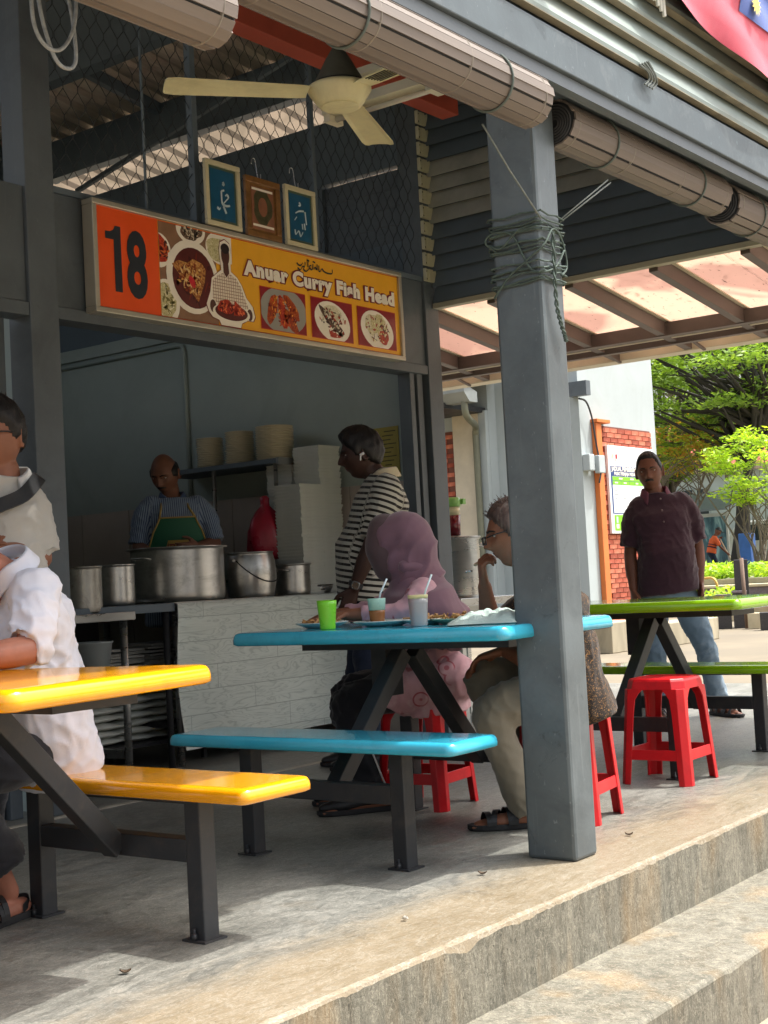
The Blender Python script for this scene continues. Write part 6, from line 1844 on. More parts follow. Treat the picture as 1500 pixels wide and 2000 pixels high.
def ears(mb, hc, F, sc):
    for s in (-1, 1):
        c = V((s*0.076, -0.012, -0.008)); rs = []
        for k in range(11):
            a = 2*math.pi*k/10
        pts = []
        for k in range(13):
            a = 0.4+5.2*k/12
            pts.append(V(hc)+F@((c+V((s*0.010*(0.4+0.6*math.sin(a*0.5)), -0.016*math.cos(a)*0.9-0.004, 0.031*math.sin(a)*(1.0 if math.sin(a) > 0 else 0.85))))*sc))
        limb(mb, pts, [0.0055*sc]*13, 6)
        # conch
        limb(mb, [V(hc)+F@((c+V((-s*0.006, 0.006, 0.018)))*sc), V(hc)+F@((c+V((s*0.002, 0.0, -0.022)))*sc)], [0.012*sc, 0.009*sc], 8)

def person(label, loc, J, o):
    """one figure from joint positions (world space); returns the Empty that parents body, clothes and features"""
    t = thing('person', label, 'person', loc)
    sc = o.get('hs', 1.0); J = {k: V(v) for k, v in J.items()}
    l = nrm(J['shL']-J['shR']); upv = nrm(J['neck']-J['pelvis']); l2 = nrm(l-upv*l.dot(upv)); f = np.cross(l2, upv)
    bk = o.get('bulk', 1.0)
    F = frame(o['face_dir'], o.get('head_up', (0, 0, 1))); hc = J['head']
    ar = o.get('arm', 1.0); skin = o['skin']
    # ---- body: one continuous skin
    mb = MB()
    D = head_dirs(); o_ = len(mb.v)
    rows = [[hc+F@(p*sc) for p in head_shape(np.array(r_), o.get('headk'))] for r_ in D]
    mb.rings(rows); ears(mb, hc, F, sc)
    nk = hc+F@(V((0, -0.018, -0.07))*sc)
    limb(mb, [nk, nk*0.4+J['neck']*0.6, J['neck']-upv*0.05], [0.052*sc, 0.054*sc*o.get('neckw', 1), 0.068*sc*o.get('neckw', 1)], 16)
    shm = (J['shL']+J['shR'])/2
    core = [(J['pelvis']-upv*0.06, 0.09*bk, 0.06*bk), (J['pelvis'], 0.115*bk, 0.075*bk), (J['belly'], 0.12*bk, 0.085*bk), (J['chest'], 0.15*bk, 0.10*bk), (shm*0.8+J['neck']*0.2, 0.15*bk, 0.07*bk), (J['neck'], 0.06, 0.055)]
    trunk(mb, core, l2, f)
    for sd in 'LR':
        limb(mb, [J['sh'+sd]*0.85+shm*0.15, J['sh'+sd]*0.55+J['el'+sd]*0.45, J['el'+sd]], [0.050*ar, 0.047*ar, 0.038*ar], 14)
        limb(mb, [J['el'+sd], J['el'+sd]*0.65+J['wr'+sd]*0.35, J['wr'+sd]], [0.038*ar, 0.040*ar, 0.027*ar], 14)
        h = o.get('hand'+sd)
        hd = h[0] if h else (J['wr'+sd]-J['el'+sd]); hn = h[1] if h else (-l2 if sd == 'L' else l2)
        hand(mb, J['wr'+sd]+nrm(hd)*0.012, hd, hn, h[2] if h else 0.35, o.get('handsc', 1.0), h[3] if h else (-1 if sd == 'L' else 1))
        if 'hip'+sd in J and not o.get('nolegs'):
            limb(mb, [J['hip'+sd], J['kn'+sd]], [0.05*bk, 0.034], 12); limb(mb, [J['kn'+sd], J['kn'+sd]*0.6+J['an'+sd]*0.4, J['an'+sd]], [0.034, 0.036, 0.033], 12)
            if 'toe'+sd in J:
                a, b = J['an'+sd], J['toe'+sd]; fd = nrm((b-a)*V((1, 1, 0))); zf = o.get('footz', 0.0)
                base_ = V((a[0], a[1], zf+0.035))
                limb(mb, [base_-fd*0.05, base_+fd*0.03, base_+fd*0.12+V((0, 0, -0.008)), base_+fd*0.19+V((0, 0, -0.015))], [0.034, 0.038, 0.038, 0.02], 12, flat=((0, 0, 1), 0.75))
                for q_ in range(5):
                    pr = np.cross((0, 0, 1), fd)*(0.030-0.015*q_)
                    limb(mb, [base_+fd*0.16+pr-V((0, 0, 0.014)), base_+fd*(0.212-0.006*q_)+pr-V((0, 0, 0.02))], [0.009, 0.0075], 6)
    me = remesh(mb, o.get('vox', 0.0055), 2)
    obj('body', me, skin, t, world=True)
    # ---- shirt
    if o.get('shirt'):
        bel = o.get('paunch', 0.0); mb = MB(); hem = o.get('hem', 0.10); ease = o.get('ease', 1.0)*bk
        rg = [(J['pelvis']-upv*hem, 0.186*ease, 0.140*ease, bel*0.2), (J['pelvis']-upv*(hem-0.015), 0.190*ease, 0.144*ease, bel*0.2), (J['pelvis']+upv*0.02, 0.184*ease, 0.142*ease, bel*0.5), (J['belly'], 0.170*ease, 0.128*ease+bel*0.5, bel*0.6),
              ((J['belly']+J['chest'])/2, 0.172*ease, 0.124*ease, bel*0.3), (J['chest'], 0.186*ease, 0.125*ease), ((J['chest']+shm)/2, 0.188*ease, 0.112*ease), (shm+upv*0.01, 0.165*ease, 0.088*ease), (shm*0.45+J['neck']*0.55+upv*0.02, 0.105*ease, 0.074*ease), (J['neck']+upv*0.012, 0.066*sc*o.get('neckw', 1)+0.006, 0.066*sc*o.get('neckw', 1)+0.006)]
        trunk(mb, rg, l2, f, 36)
        sl = o.get('sleeve', 0.8); sr = o.get('slv', 1.0)
        for sd in 'LR':
            a, b = J['sh'+sd], J['el'+sd]
            if sl <= 1: e = a+(b-a)*sl; pts = [a*0.75+shm*0.25, a*0.75+b*0.25, e]; rad = [0.072*sr, 0.070*sr, 0.066*sr]
            else: e = b+(J['wr'+sd]-b)*(sl-1); pts = [a*0.75+shm*0.25, (a+b)/2, b, e]; rad = [0.072*sr, 0.066*sr, 0.058*sr, 0.046*sr]
            limb(mb, pts, rad, 18, round1=False)
        me = remesh(mb, o.get('cvox', 0.009), 5, 'shirt')
        wrinkle(me, o.get('wamp', 0.011), o.get('wfreq', 88), o.get('seed', 1), o.get('wbias', (1, 1, 1)), [(J['belly'], 0.16, 0.8), (J['elL'], 0.14, 0.6), (J['elR'], 0.14, 0.6), (J['shL']-upv*0.12, 0.10, 0.8), (J['shR']-upv*0.12, 0.10, 0.8)])
        segs = [(J['pelvis'], J['neck'], 1.5, 0.0, l2), (J['shL'], J['elL'], 0.75, 0.2, f), (J['shR'], J['elR'], 0.75, 0.2, f)]
        add_sv(me, segs, l2)
        sh = obj('shirt', me, o['shirt'], t, world=True)
        if o.get('collar'):
            mb = MB(); mb.smooth = True; rs = []
            n_ = nrm(upv*0.9+nrm(hc-J['neck'])*0.3); c0 = J['neck']+upv*0.015; fr = np.cross(l2, n_)
            NN = 40; gap = o.get('collar_gap', 0.45); rn = 0.068*sc*o.get('neckw', 1)
            prof = [(1.02, 0.022), (1.05, 0.030), (1.14, 0.024), (1.40, -0.018), (1.38, -0.023), (1.09, 0.0)]
            for i in range(NN+1):
                a = gap+(2*math.pi-2*gap)*i/NN-math.pi/2+math.pi    # opens at the front
                ang = gap+(2*math.pi-2*gap)*i/NN
                dirv = fr*math.cos(ang)+l2*math.sin(ang); lowf = max(0.0, math.cos(ang))
                tipf = math.exp(-((min(ang-gap, 2*math.pi-gap-ang))/0.35)**2)
                rs.append([c0+dirv*rn*(k_+0.12*tipf*(k_ > 1.2))+n_*(h_-0.050*lowf**2-0.022*tipf*(k_ > 1.2)) for k_, h_ in prof])
            mb.rings(rs, True, True); mb.smooth = False
            obj('collar', mb, o['collar'], sh, world=True)
        for k, bb in enumerate(o.get('cuffs', [])):
            pass
    # ---- trousers
    if o.get('trousers'):
        mb = MB(); tk = o.get('tw', 1.0)
        hw_ = o.get('hipw', 1.0)*bk*tk
        trunk(mb, [(J['pelvis']-upv*0.10, 0.15*hw_, 0.105*hw_), (J['pelvis']-upv*0.03, 0.172*hw_, 0.122*hw_), (J['pelvis']+upv*0.06, 0.162*hw_, 0.115*hw_), (J['pelvis']+upv*0.09, 0.158*hw_, 0.112*hw_)], l2, f, 30)
        for sd in 'LR':
            h_, k_, a_ = J['hip'+sd], J['kn'+sd], J['an'+sd]
            limb(mb, [h_, h_*0.5+k_*0.5, k_, k_*0.55+a_*0.45, a_+(k_-a_)*o.get('cut', 0.03)], [0.086*hw_, 0.086*tk, 0.070*tk, 0.062*tk, o.get('hemr', 0.058)*tk], 20, round1=False)
        me = remesh(mb, o.get('cvox', 0.009), 4, 'trousers')
        wrinkle(me, o.get('tamp', 0.011), 72, o.get('seed', 1)+50, (0.6, 0.6, 1.4), [(J['knL'], 0.13, 1.0), (J['knR'], 0.13, 1.0), (J['anL'], 0.14, 1.4), (J['anR'], 0.14, 1.4)])
        obj('trousers', me, o['trousers'], t, world=True)
    # ---- footwear
    if o.get('shoe'):
        for sd in 'LR':
            if 'toe'+sd not in J: continue
            a, b = J['an'+sd], J['toe'+sd]; fd = nrm((b-a)*V((1, 1, 0))); pr = np.cross((0, 0, 1), fd); zf = o.get('footz', 0.0); b0 = V((a[0], a[1], zf))
            out = []
            for s_, w_ in ((-0.075, 0.018), (-0.062, 0.034), (-0.01, 0.036), (0.06, 0.039), (0.13, 0.046), (0.18, 0.044), (0.215, 0.032), (0.232, 0.012)):
                out.append((s_, w_))
            poly = [(s_, w_) for s_, w_ in out]+[(s_, -w_) for s_, w_ in out[::-1]]
            mb = MB(); mb.rings([[b0+fd*x*k+pr*y*k+V((0, 0, z)) for x, y in poly] for z, k in ((0.001, 0.97), (0.008, 1.0), (0.022, 1.0))])
            so = obj('sole', mb, M_sole, t, world=True, bevel=0.002)
            if o['shoe'] == 'sandal':
                for sx, wd, tilt in ((0.045, 0.05, 0.3), (0.085, 0.052, -0.25), (0.125, 0.052, 0.3), (0.16, 0.048, -0.2)):
                    mb = MB(); rs = []
                    for k in range(13):
                        a_ = math.pi*k/12; y = math.cos(a_)*0.046; z = 0.02+math.sin(a_)*(0.062-0.19*max(0, sx-0.05)); c_ = b0+fd*(sx+tilt*y)+pr*y+V((0, 0, z))
                        nv = pr*math.cos(a_)+V((0, 0, 1))*math.sin(a_)
                        rs.append([c_-fd*0.011, c_+fd*0.011, c_+fd*0.011+nv*0.004, c_-fd*0.011+nv*0.004])
                    mb.rings(rs); obj('strap', mb, M_shoe, so, world=True)
                mb = MB(); rs = []
                for k in range(15):
                    a_ = math.pi*k/14; c_ = b0+fd*(-0.02-math.sin(a_)*0.05)+pr*math.cos(a_)*0.037+V((0, 0, 0.035+0.02*math.sin(a_)))
                    rs.append([c_-V((0, 0, .012)), c_+V((0, 0, .012)), c_+V((0, 0, .012))-fd*0.004, c_-V((0, 0, .012))-fd*0.004])
                mb.rings(rs); obj('heel_strap', mb, M_shoe, so, world=True)
            else:
                mb = MB(); limb(mb, [b0-fd*0.05+V((0, 0, 0.045)), b0+fd*0.05+V((0, 0, 0.048)), b0+fd*0.14+V((0, 0, 0.036)), b0+fd*0.2+V((0, 0, 0.03))], [0.038, 0.042, 0.043, 0.026], 14, flat=((0, 0, 1), 0.8))
                me = remesh(mb, 0.006, 2, 'upper'); obj('upper', me, o.get('shoemat', M_shoe), so, world=True)
    face_parts(t, hc, F, sc, skin, o)
    return t, dict(l=l2, f=f, up=upv, F=F, hc=hc, sc=sc, J=J)
# ---------------- fabrics with a woven or printed pattern
def weave_attr(q):
    a = q.n('ShaderNodeAttribute'); a.attribute_name = 'weave'; return q.sep(a.outputs['Vector'])
def stripe_mat(name, axis, pitch, duty, ca, cb, bump=0.25):
    q = NT('cloth_'+name); s = weave_attr(q)
    v = q.coord(); n_ = q.noise(v, 9, 3)
    f = q.math('FRACT', q.math('ADD', q.math('DIVIDE', s[axis], pitch), q.math('MULTIPLY', n_, 0.12)))
    col = q.mix(q.math('LESS_THAN', f, duty), lin(ca), lin(cb))
    q.l(col, q.b.inputs['Base Color']); q.set(Roughness=0.85, Sheen_Weight=0.2, Specular_IOR_Level=0.2)
    q.bump(q.noise(v, 400, 2), bump, 0.003)
    return q.m
M_stripe = stripe_mat('black_white_stripes', 1, 0.030, 0.44, '#b9b6a9', '#262320')
M_pin = stripe_mat('blue_white_stripes', 0, 0.0125, 0.42, '#8fa0b6', '#46597d')
def print_mat(name, base, cols, scale, thr, rough=0.8, dist=2.5):
    q = NT('cloth_'+name); v = q.coord(); col = lin(base)
    for i, c in enumerate(cols):
        n_ = q.noise(q.coord(loc=(3.1*i, 1.7*i, 0)), scale*(1+0.35*i), 4, 0.6, dist)
        m_ = q.ramp(q.math('ABSOLUTE', q.math('SUBTRACT', n_, 0.5)), [(thr*0.7, 1.0), (thr, 0.0)])
        col = q.mix(m_, col, lin(c))
    q.l(col, q.b.inputs['Base Color']); q.set(Roughness=rough, Sheen_Weight=0.15, Specular_IOR_Level=0.25)
    q.bump(q.noise(v, 380, 2), 0.2, 0.003)
    return q.m
M_batik = print_mat('batik', '#7d5a30', ['#17120f', '#2a1d14', '#14100e'], 24, 0.055)
q = NT('cloth_pink_floral'); v = q.coord(); vo = q.n('ShaderNodeTexVoronoi'); vo.inputs['Scale'].default_value = 11; q.l(v, vo.inputs['Vector'])
dd = vo.outputs['Distance']
ringm = q.ramp(dd, [(0.30, 0.0), (0.335, 0.85), (0.37, 0.85), (0.40, 0.0)]); ringm2 = q.ramp(dd, [(0.10, 0.7), (0.14, 0.0)])
cut = q.ramp(q.noise(v, 7, 2), [(0.47, 0.0), (0.53, 1.0)])
col = q.mix(q.math('MULTIPLY', q.math('MAXIMUM', ringm, ringm2), cut), lin('#c99aa2'), lin('#a32a3c')); col = q.mix(q.ramp(q.noise(v, 16, 3), [(0.5, 0.0), (0.7, 0.5)]), col, lin('#e0c9cc'))
q.l(col, q.b.inputs['Base Color']); q.set(Roughness=0.8, Sheen_Weight=0.2); q.bump(q.noise(v, 380, 2), 0.2, 0.003)
M_pink = q.m
M_mauve = cloth_mat('mauve_scarf', '#7b5a66', 0.8, 0.08, 0.12, 300, 0.35)
M_mauved = cloth_mat('brown_mauve_cap', '#5b4749', 0.85, 0.08, 0.15, 300, 0.3)
M_wshirt = cloth_mat('white_shirt', '#d3d6e2', 0.85, 0.03, 0.1, 380)
M_polo = cloth_mat('grey_white_polo', '#b7b4ad', 0.9, 0.05, 0.5, 520)
M_maroon = cloth_mat('maroon_polo', '#3a2430', 0.88, 0.1, 0.4, 520)
M_jean = cloth_mat('washed_denim', '#6f8699', 0.9, 0.12, 0.4, 500, 0.1, stain='#a9b9c4', stain_amt=0.6, stain_scale=2.2)
M_djean = cloth_mat('dark_denim', '#20283a', 0.9, 0.12, 0.4, 500, 0.1)
M_khaki = cloth_mat('khaki_trousers', '#7f796b', 0.85, 0.07, 0.2, 420)
M_blackt = cloth_mat('black_trousers', '#1b1c22', 0.88, 0.1, 0.25, 420)
M_collar = cloth_mat('cream_collar', '#cbbd9e', 0.85, 0.04, 0.3, 420)
M_hivis = pm('cloth_orange_hivis', '#e0602a', 0.7, 0, 0.08, 5, 0.1, 200)
S_mid = skin_mat('mid', '#8a5b45'); S_brown = skin_mat('brown', '#6d4636'); S_dark = skin_mat('dark', '#3f2a22'); S_cook = skin_mat('cook', '#7d5544'); S_fair = skin_mat('fair', '#a8705c')
I3 = lambda a, k: tuple(CAMV + (V(a)-CAMV)*k)
CAMV = V((0, 0, CAM_H))

# ---------------- elderly man in batik, eating, seated behind the pillar
J = dict(head=(4.432, 2.735, 1.075), neck=(4.507, 2.673, 0.905), chest=(4.545, 2.640, 0.80), belly=(4.565, 2.625, 0.65), pelvis=(4.585, 2.610, 0.50),
         shL=(4.365, 2.555, 0.845), shR=(4.655, 2.755, 0.845), elL=(4.325, 2.595, 0.60), wrL=(4.385, 2.775, 0.645), elR=(4.545, 2.93, 0.70), wrR=(4.452, 2.892, 0.885),
         hipL=(4.495, 2.575, 0.49), hipR=(4.645, 2.665, 0.49), knL=(4.215, 2.765, 0.445), knR=(4.40, 2.93, 0.55), anL=(4.375, 2.70, 0.06), toeL=(4.28, 2.825, 0.0), anR=(4.68, 2.70, 0.06), toeR=(4.58, 2.83, 0.0))
t, P_ = person('elderly man in brown batik shirt and glasses eating behind the pillar', (4.55, 2.65, 0), J, dict(
    skin=S_mid, face_dir=(-0.63, 0.77, -0.10), hs=1.03, bulk=0.98, shirt=M_batik, sleeve=0.92, ease=1.06, paunch=0.05, hem=0.13, trousers=M_khaki, tw=1.08, hipw=0.82, hemr=0.075, shoe='sandal', hair='full', hairmat=M_hairg, hairline=0.066, hairlen=0.018, tufts=150, moustache=False,
    glasses=(-0.008, 0.118, 0.02), collar=M_batik, seed=3, handR=((-0.40, -0.15, 1.0), (0.64, -0.77, 0.1), 1.15, 1), handL=((-0.3, 0.8, -0.2), (0, 0, -1), 0.5, -1), headk=dict(nose=1.15), squint=0.45, gaze=0))
mb = MB(); hp = V(J['wrR'])+V((-0.02, -0.008, 0.085)); limb(mb, [hp+V((-0.02, 0.02, 0.0)), hp+V((0.022, -0.02, 0.025))], [0.006, 0.008], 8); o = obj('food_morsel', mb, pm('pale_food', '#c9a98a', 0.6, 0, 0.15, 30)); tag(o, 'pale morsel of food held at the mouth of the man in batik', 'food')
mb = MB(); c_ = V(J['wrR'])+V((-0.055, 0.03, 0.062)); mb.lathe([(0.010, -0.003), (0.0125, -0.003), (0.0125, 0.003), (0.010, 0.003)], tuple(c_), 14); mb.sphere(tuple(c_+V((-0.011, 0.006, 0))), 0.006, 8, 6)
tag(obj('finger_ring', mb, pm('silver_ring', '#c8c8c8', 0.25, 0.9, 0.05, 5)), 'silver stone ring on the raised hand of the man in batik', 'ring')

# ---------------- woman in mauve headscarf, seated
J = dict(head=(4.605, 3.392, 1.075), neck=(4.648, 3.352, 0.925), chest=(4.668, 3.332, 0.80), belly=(4.68, 3.335, 0.645), pelvis=(4.69, 3.337, 0.51),
         shL=(4.525, 3.225, 0.875), shR=(4.765, 3.465, 0.885), elL=(4.445, 3.275, 0.795), wrL=(4.36, 3.49, 0.800), elR=(4.66, 3.60, 0.80), wrR=(4.50, 3.66, 0.80),
         hipL=(4.61, 3.29, 0.49), hipR=(4.755, 3.395, 0.49), knL=(4.385, 3.565, 0.455), knR=(4.56, 3.70, 0.475), anL=(4.455, 3.49, 0.07), toeL=(4.365, 3.56, 0.0), anR=(4.62, 3.65, 0.07), toeR=(4.54, 3.74, 0.0))
woman, P_ = person('woman in mauve headscarf and pink floral tunic seated with her back turned', (4.69, 3.36, 0), J, dict(
    skin=S_mid, face_dir=(-0.50, 0.86, -0.12), hs=0.96, bulk=0.95, arm=0.9, shirt=M_pink, sleeve=1.75, slv=0.88, ease=0.98, hem=0.05, trousers=M_blackt, tw=1.02, shoe='shoe', face=False, seed=8, handL=((-0.75, 0.6, -0.05), (0, 0, -1), 0.25, 1), handR=((-0.8, 0.5, -0.1), (0, 0, -1), 0.3, -1), handsc=0.9))
l, f, u, hc, F = P_['l'], P_['f'], P_['up'], P_['hc'], P_['F']
# tunic skirt over the thighs
mb = MB()
for sd in 'LR':
    a, b = P_['J']['hip'+sd], P_['J']['kn'+sd]; limb(mb, [a-(b-a)*0.25+V((0, 0, .02)), a+(b-a)*0.1, a+(b-a)*0.42, a+(b-a)*0.52-V((0, 0, 0.05))], [0.115, 0.110, 0.100, 0.088], 18, round1=False)
trunk(mb, [(P_['J']['pelvis']-u*0.13, 0.19, 0.15), (P_['J']['pelvis']+u*0.08, 0.17, 0.135)], l, f)
me = remesh(mb, 0.009, 4, 'tunic_skirt'); wrinkle(me, 0.014, 75, 21, (1, 1, 0.35)); obj('tunic_skirt', me, M_pink, woman, world=True)
# hood, under-cap and shoulder drape
mb = MB(); hs = 0.96
def hd_(p): return hc+F@(V(p)*hs)
limb(mb, [hd_((0, 0.025, 0.03)), hd_((0, -0.03, 0.035)), hd_((0, -0.065, -0.03)), hd_((0, -0.045, -0.11))], [0.098, 0.107, 0.094, 0.095], 22)
limb(mb, [hd_((0, -0.01, -0.07)), P_['J']['neck']+u*0.02], [0.098, 0.12], 22)
me = remesh(mb, 0.008, 4, 'hood'); P = coords(me); N = normals(me)
ph = (P-hc)@F
fold = ((1-np.abs(np.sin(ph[:, 1]*38+ph[:, 2]*26+0.5*np.sin(ph[:, 2]*40))))**1.4-0.4)*np.clip((0.07-ph[:, 2])/0.13, 0, 1)*0.013
setco(me, P+N*fold[:, None]); obj('headscarf_hood', me, M_mauve, woman, world=True)
mb = MB(); limb(mb, [hd_((0, 0.058, 0.07)), hd_((0, 0.075, 0.0)), hd_((0, 0.062, -0.085))], [0.072, 0.080, 0.070], 20)
me = remesh(mb, 0.008, 3, 'hood_band'); obj('hood_band', me, M_mauved, woman, world=True)
mb = MB(); nk = P_['J']['neck']; sm_ = (P_['J']['shL']+P_['J']['shR'])/2; ch = P_['J']['chest']; be = P_['J']['belly']
trunk(mb, [(nk+u*0.03, 0.105, 0.100), (nk-u*0.02, 0.15, 0.115), (sm_-u*0.0, 0.205, 0.140), (sm_-u*0.06, 0.245, 0.165), (ch-u*0.01-f*0.010, 0.258, 0.172), (ch*0.55+be*0.45-f*0.015, 0.258, 0.168), (be*0.8+ch*0.2-f*0.03, 0.235, 0.150), (be-f*0.05, 0.205, 0.12)], l, f, 40, 2.1)
me = remesh(mb, 0.009, 4, 'drape'); P = coords(me); N = normals(me); loc = P-sm_
# front corner of the drape lifts over the left arm
az = np.arctan2(loc@l, loc@(-f)); dn = np.clip(-(loc@u)/0.25, 0, 1)
setco(me, P+N*(((1-np.abs(np.sin(az*4.5+dn*1.5)))**1.5-0.4)*0.022*dn+((1-np.abs(np.sin(az*8.5-dn*2.5)))**1.5-0.4)*0.010*dn+0.004*np.sin((loc@u)*30+az*2))[:, None]+np.outer(np.clip((loc@l-0.10)/0.1, 0, 1)*np.clip((loc@f+0.02)/0.1, 0, 1)*dn*0.03, u))
obj('headscarf_drape', me, M_mauve, woman, world=True)
mb = MB(); limb(mb, [hd_((0.0, -0.075, -0.09)), hd_((0.03, -0.10, -0.13)), hd_((0.0, -0.115, -0.17))], [0.045, 0.036, 0.03], 14); limb(mb, [hd_((-0.085, -0.01, -0.10)), hd_((-0.05, -0.09, -0.12)), hd_((0.05, -0.10, -0.12)), hd_((0.095, 0.0, -0.11))], [0.03, 0.036, 0.036, 0.03], 12)
me = remesh(mb, 0.008, 4, 'neck_fold'); obj('neck_fold', me, M_mauve, woman, world=True)
mb = MB(); mb.tube([V(J['knL'])+V((0.0, -0.06, -0.06)), V(J['knL'])*0.5+V(J['anL'])*0.5+V((0.0, -0.066, 0)), V(J['anL'])+V((0.01, -0.064, 0.03))], 0.004, 6); obj('trouser_piping', mb, pm('white_piping', '#cfcfcf', 0.7, 0, 0.03, 5), woman, world=True)

# ---------------- young man in black and white stripes
J = dict(head=(5.511, 4.277, 1.572), neck=(5.575, 4.203, 1.455), chest=(5.575, 4.215, 1.315), belly=(5.552, 4.268, 1.10), pelvis=(5.549, 4.285, 0.885),
         shL=(5.458, 4.078, 1.385), shR=(5.695, 4.331, 1.406), elL=(5.375, 4.140, 1.105), wrL=(5.338, 4.225, 0.905), elR=(5.665, 4.446, 1.108), wrR=(5.643, 4.491, 0.90),
         hipL=(5.485, 4.236, 0.84), hipR=(5.62, 4.346, 0.84), knL=(5.465, 4.279, 0.45), knR=(5.592, 4.434, 0.45), anL=(5.49, 4.27, 0.07), anR=(5.61, 4.43, 0.07), toeL=(5.36, 4.42, 0), toeR=(5.49, 4.58, 0))
stp, P_ = person('young man in black and white striped polo standing in profile at the counter', (5.55, 4.28, 0), J, dict(
    skin=S_dark, face_dir=(-0.66, 0.75, -0.08), hs=1.03, bulk=1.05, arm=1.08, shirt=M_stripe, sleeve=0.92, slv=1.08, ease=1.08, paunch=0.04, hem=0.05, trousers=M_djean, shoe='shoe', hair='full', hairline=0.064, hairlen=0.026, quiff=0.012, collar=M_collar, collar_gap=0.35, seed=5, wamp=0.012, headk=dict(nose=1.2, jaw=1.1), tufts=60))
wr = P_['J']['wrL']; d = nrm(P_['J']['wrL']-P_['J']['elL']); s = nrm(np.cross(d, V((0.6, -0.8, 0))))
watch = thing('wristwatch', 'black wristwatch on the arm of the young man in stripes', 'watch', tuple(wr))
mb = MB(); e1 = nrm(np.cross(d, (0, 0, 1))); e2 = np.cross(d, e1); ca = wr-d*0.015
mb.rings([[ca+dd_+(e1*math.cos(a)+e2*math.sin(a))*rr_ for a in np.linspace(0, 2*math.pi, 21)[:-1]] for dd_, rr_ in ((-d*0.013, 0.031), (-d*0.011, 0.037), (d*0.011, 0.037), (d*0.013, 0.031))]); obj('band', mb, M_black, watch, world=True)
camd = nrm(V((0, 0, 0.92))-ca); camd = nrm(camd-d*camd.dot(d)); sd_ = np.cross(d, camd); cc = ca+camd*0.036
mb = MB(); mb.rings([[cc+camd*h_+(d*math.copysign(abs(math.cos(a))**0.5, math.cos(a))+sd_*math.copysign(abs(math.sin(a))**0.5, math.sin(a)))*r_ for a in np.linspace(0, 2*math.pi, 25)[:-1]] for h_, r_ in ((0, 0.020), (0.006, 0.020), (0.009, 0.017))]); obj('case', mb, pm('watch_case', '#8a8d90', 0.3, 0.8, 0.05, 5), watch, world=True)
mb = MB(); mb.rings([[cc+camd*(0.0095+h_)+(d*math.copysign(abs(math.cos(a))**0.5, math.cos(a))+sd_*math.copysign(abs(math.sin(a))**0.5, math.sin(a)))*0.0155 for a in np.linspace(0, 2*math.pi, 25)[:-1]] for h_ in (0, 0.001)]); obj('screen', mb, M_iris, watch, world=True)
F = P_['F']; ep = P_['hc']+F@(V((-0.088, -0.004, -0.012))*1.03)
mb = MB(); limb(mb, [ep+F@V((0, 0.0, 0.008)), ep+F@V((-0.002, 0.012, 0.004))], [0.0075, 0.006], 8); limb(mb, [ep+F@V((0, 0.012, 0.004)), ep+F@V((0.002, 0.016, -0.022))], [0.004, 0.0035], 8)
tag(obj('earbud', mb, pm('white_earbud', '#d8dadb', 0.3, 0, 0.03, 5)), 'white earbud in the ear of the young man in stripes', 'earbud')

# ---------------- cook with green apron
K = 1.085
J = {k: I3(v, K) for k, v in dict(head=(5.442, 5.616, 1.590), neck=(5.469, 5.593, 1.450), chest=(5.475, 5.592, 1.335), belly=(5.485, 5.595, 1.162), pelvis=(5.487, 5.609, 0.977),
     shL=(5.600, 5.482, 1.405), shR=(5.345, 5.690, 1.412), elL=(5.592, 5.400, 1.19), wrL=(5.46, 5.40, 1.175), elR=(5.288, 5.690, 1.19), wrR=(5.22, 5.52, 1.13)).items()}
cook, P_ = person('balding cook in blue striped shirt and green apron behind the pots', (5.95, 6.08, 0), J, dict(
    skin=S_cook, face_dir=(-0.93, -0.34, -0.42), head_up=(-0.3, -0.1, 1), hs=1.05, bulk=1.02, shirt=M_pin, sleeve=0.98, slv=1.0, ease=1.05, paunch=0.03, hem=0.25, hair='bald', hairlen=0.010, moustache=True, collar=M_pin, collar_gap=0.55, seed=6, nolegs=True, neckw=0.92, squint=0.5))
l, f, u = P_['l'], P_['f'], P_['up']; ch, be, pe, nk = (P_['J'][k] for k in ('chest', 'belly', 'pelvis', 'neck'))
def front(u_, h, lift): return be+u*(h+0.085)+l*u_+f*(0.158*math.sqrt(max(0.0, 1-(u_/0.25)**2))+lift)
mb = MB(); mb.smooth = True; rows = []
for h, w in ((-0.36, 0.19), (-0.2, 0.19), (-0.05, 0.17), (0.03, 0.145), (0.09, 0.115), (0.115, 0.105)):
    rows.append([front(w*(-1+2*i/12), h, 0.004) for i in range(13)])
mb.rings(rows, closed=False); mb.smooth = False
ap = thing('apron', 'green apron with yellow trim worn by the cook', 'apron', tuple(be)); obj('panel', mb, pm('green_apron', '#1f6247', 0.7, 0, 0.06, 5), ap, world=True, fix=False)
M_trim = pm('yellow_trim', '#b79a58', 0.7, 0, 0.06, 8)
mb = MB(); mb.tube([front(0.105*(-1+2*i/12), 0.115, 0.006) for i in range(13)], 0.0055, 6)
for s_ in (-1, 1):
    mb.tube([front(s_*w, h, 0.006) for h, w in ((0.115, 0.105), (0.09, 0.115), (0.03, 0.145), (-0.05, 0.17), (-0.2, 0.19))], 0.0055, 6)
    mb.tube([front(s_*0.105, 0.115, 0.007), ch*0.5+nk*0.5+l*s_*0.085+f*0.115, nk+l*s_*0.075+f*0.07-u*0.02], 0.0065, 6)
obj('trim', mb, M_trim, ap, world=True)
mb = MB(); mb.rings([[front(x, h, 0.007) for x in np.linspace(-w, w, 9)] for h, w in ((-0.095, 0.085), (-0.02, 0.062))], closed=False); obj('badge', mb, pm('badge_yellow', '#c4a352', 0.6, 0, 0.05, 8), ap, world=True, fix=False)
mb = MB()
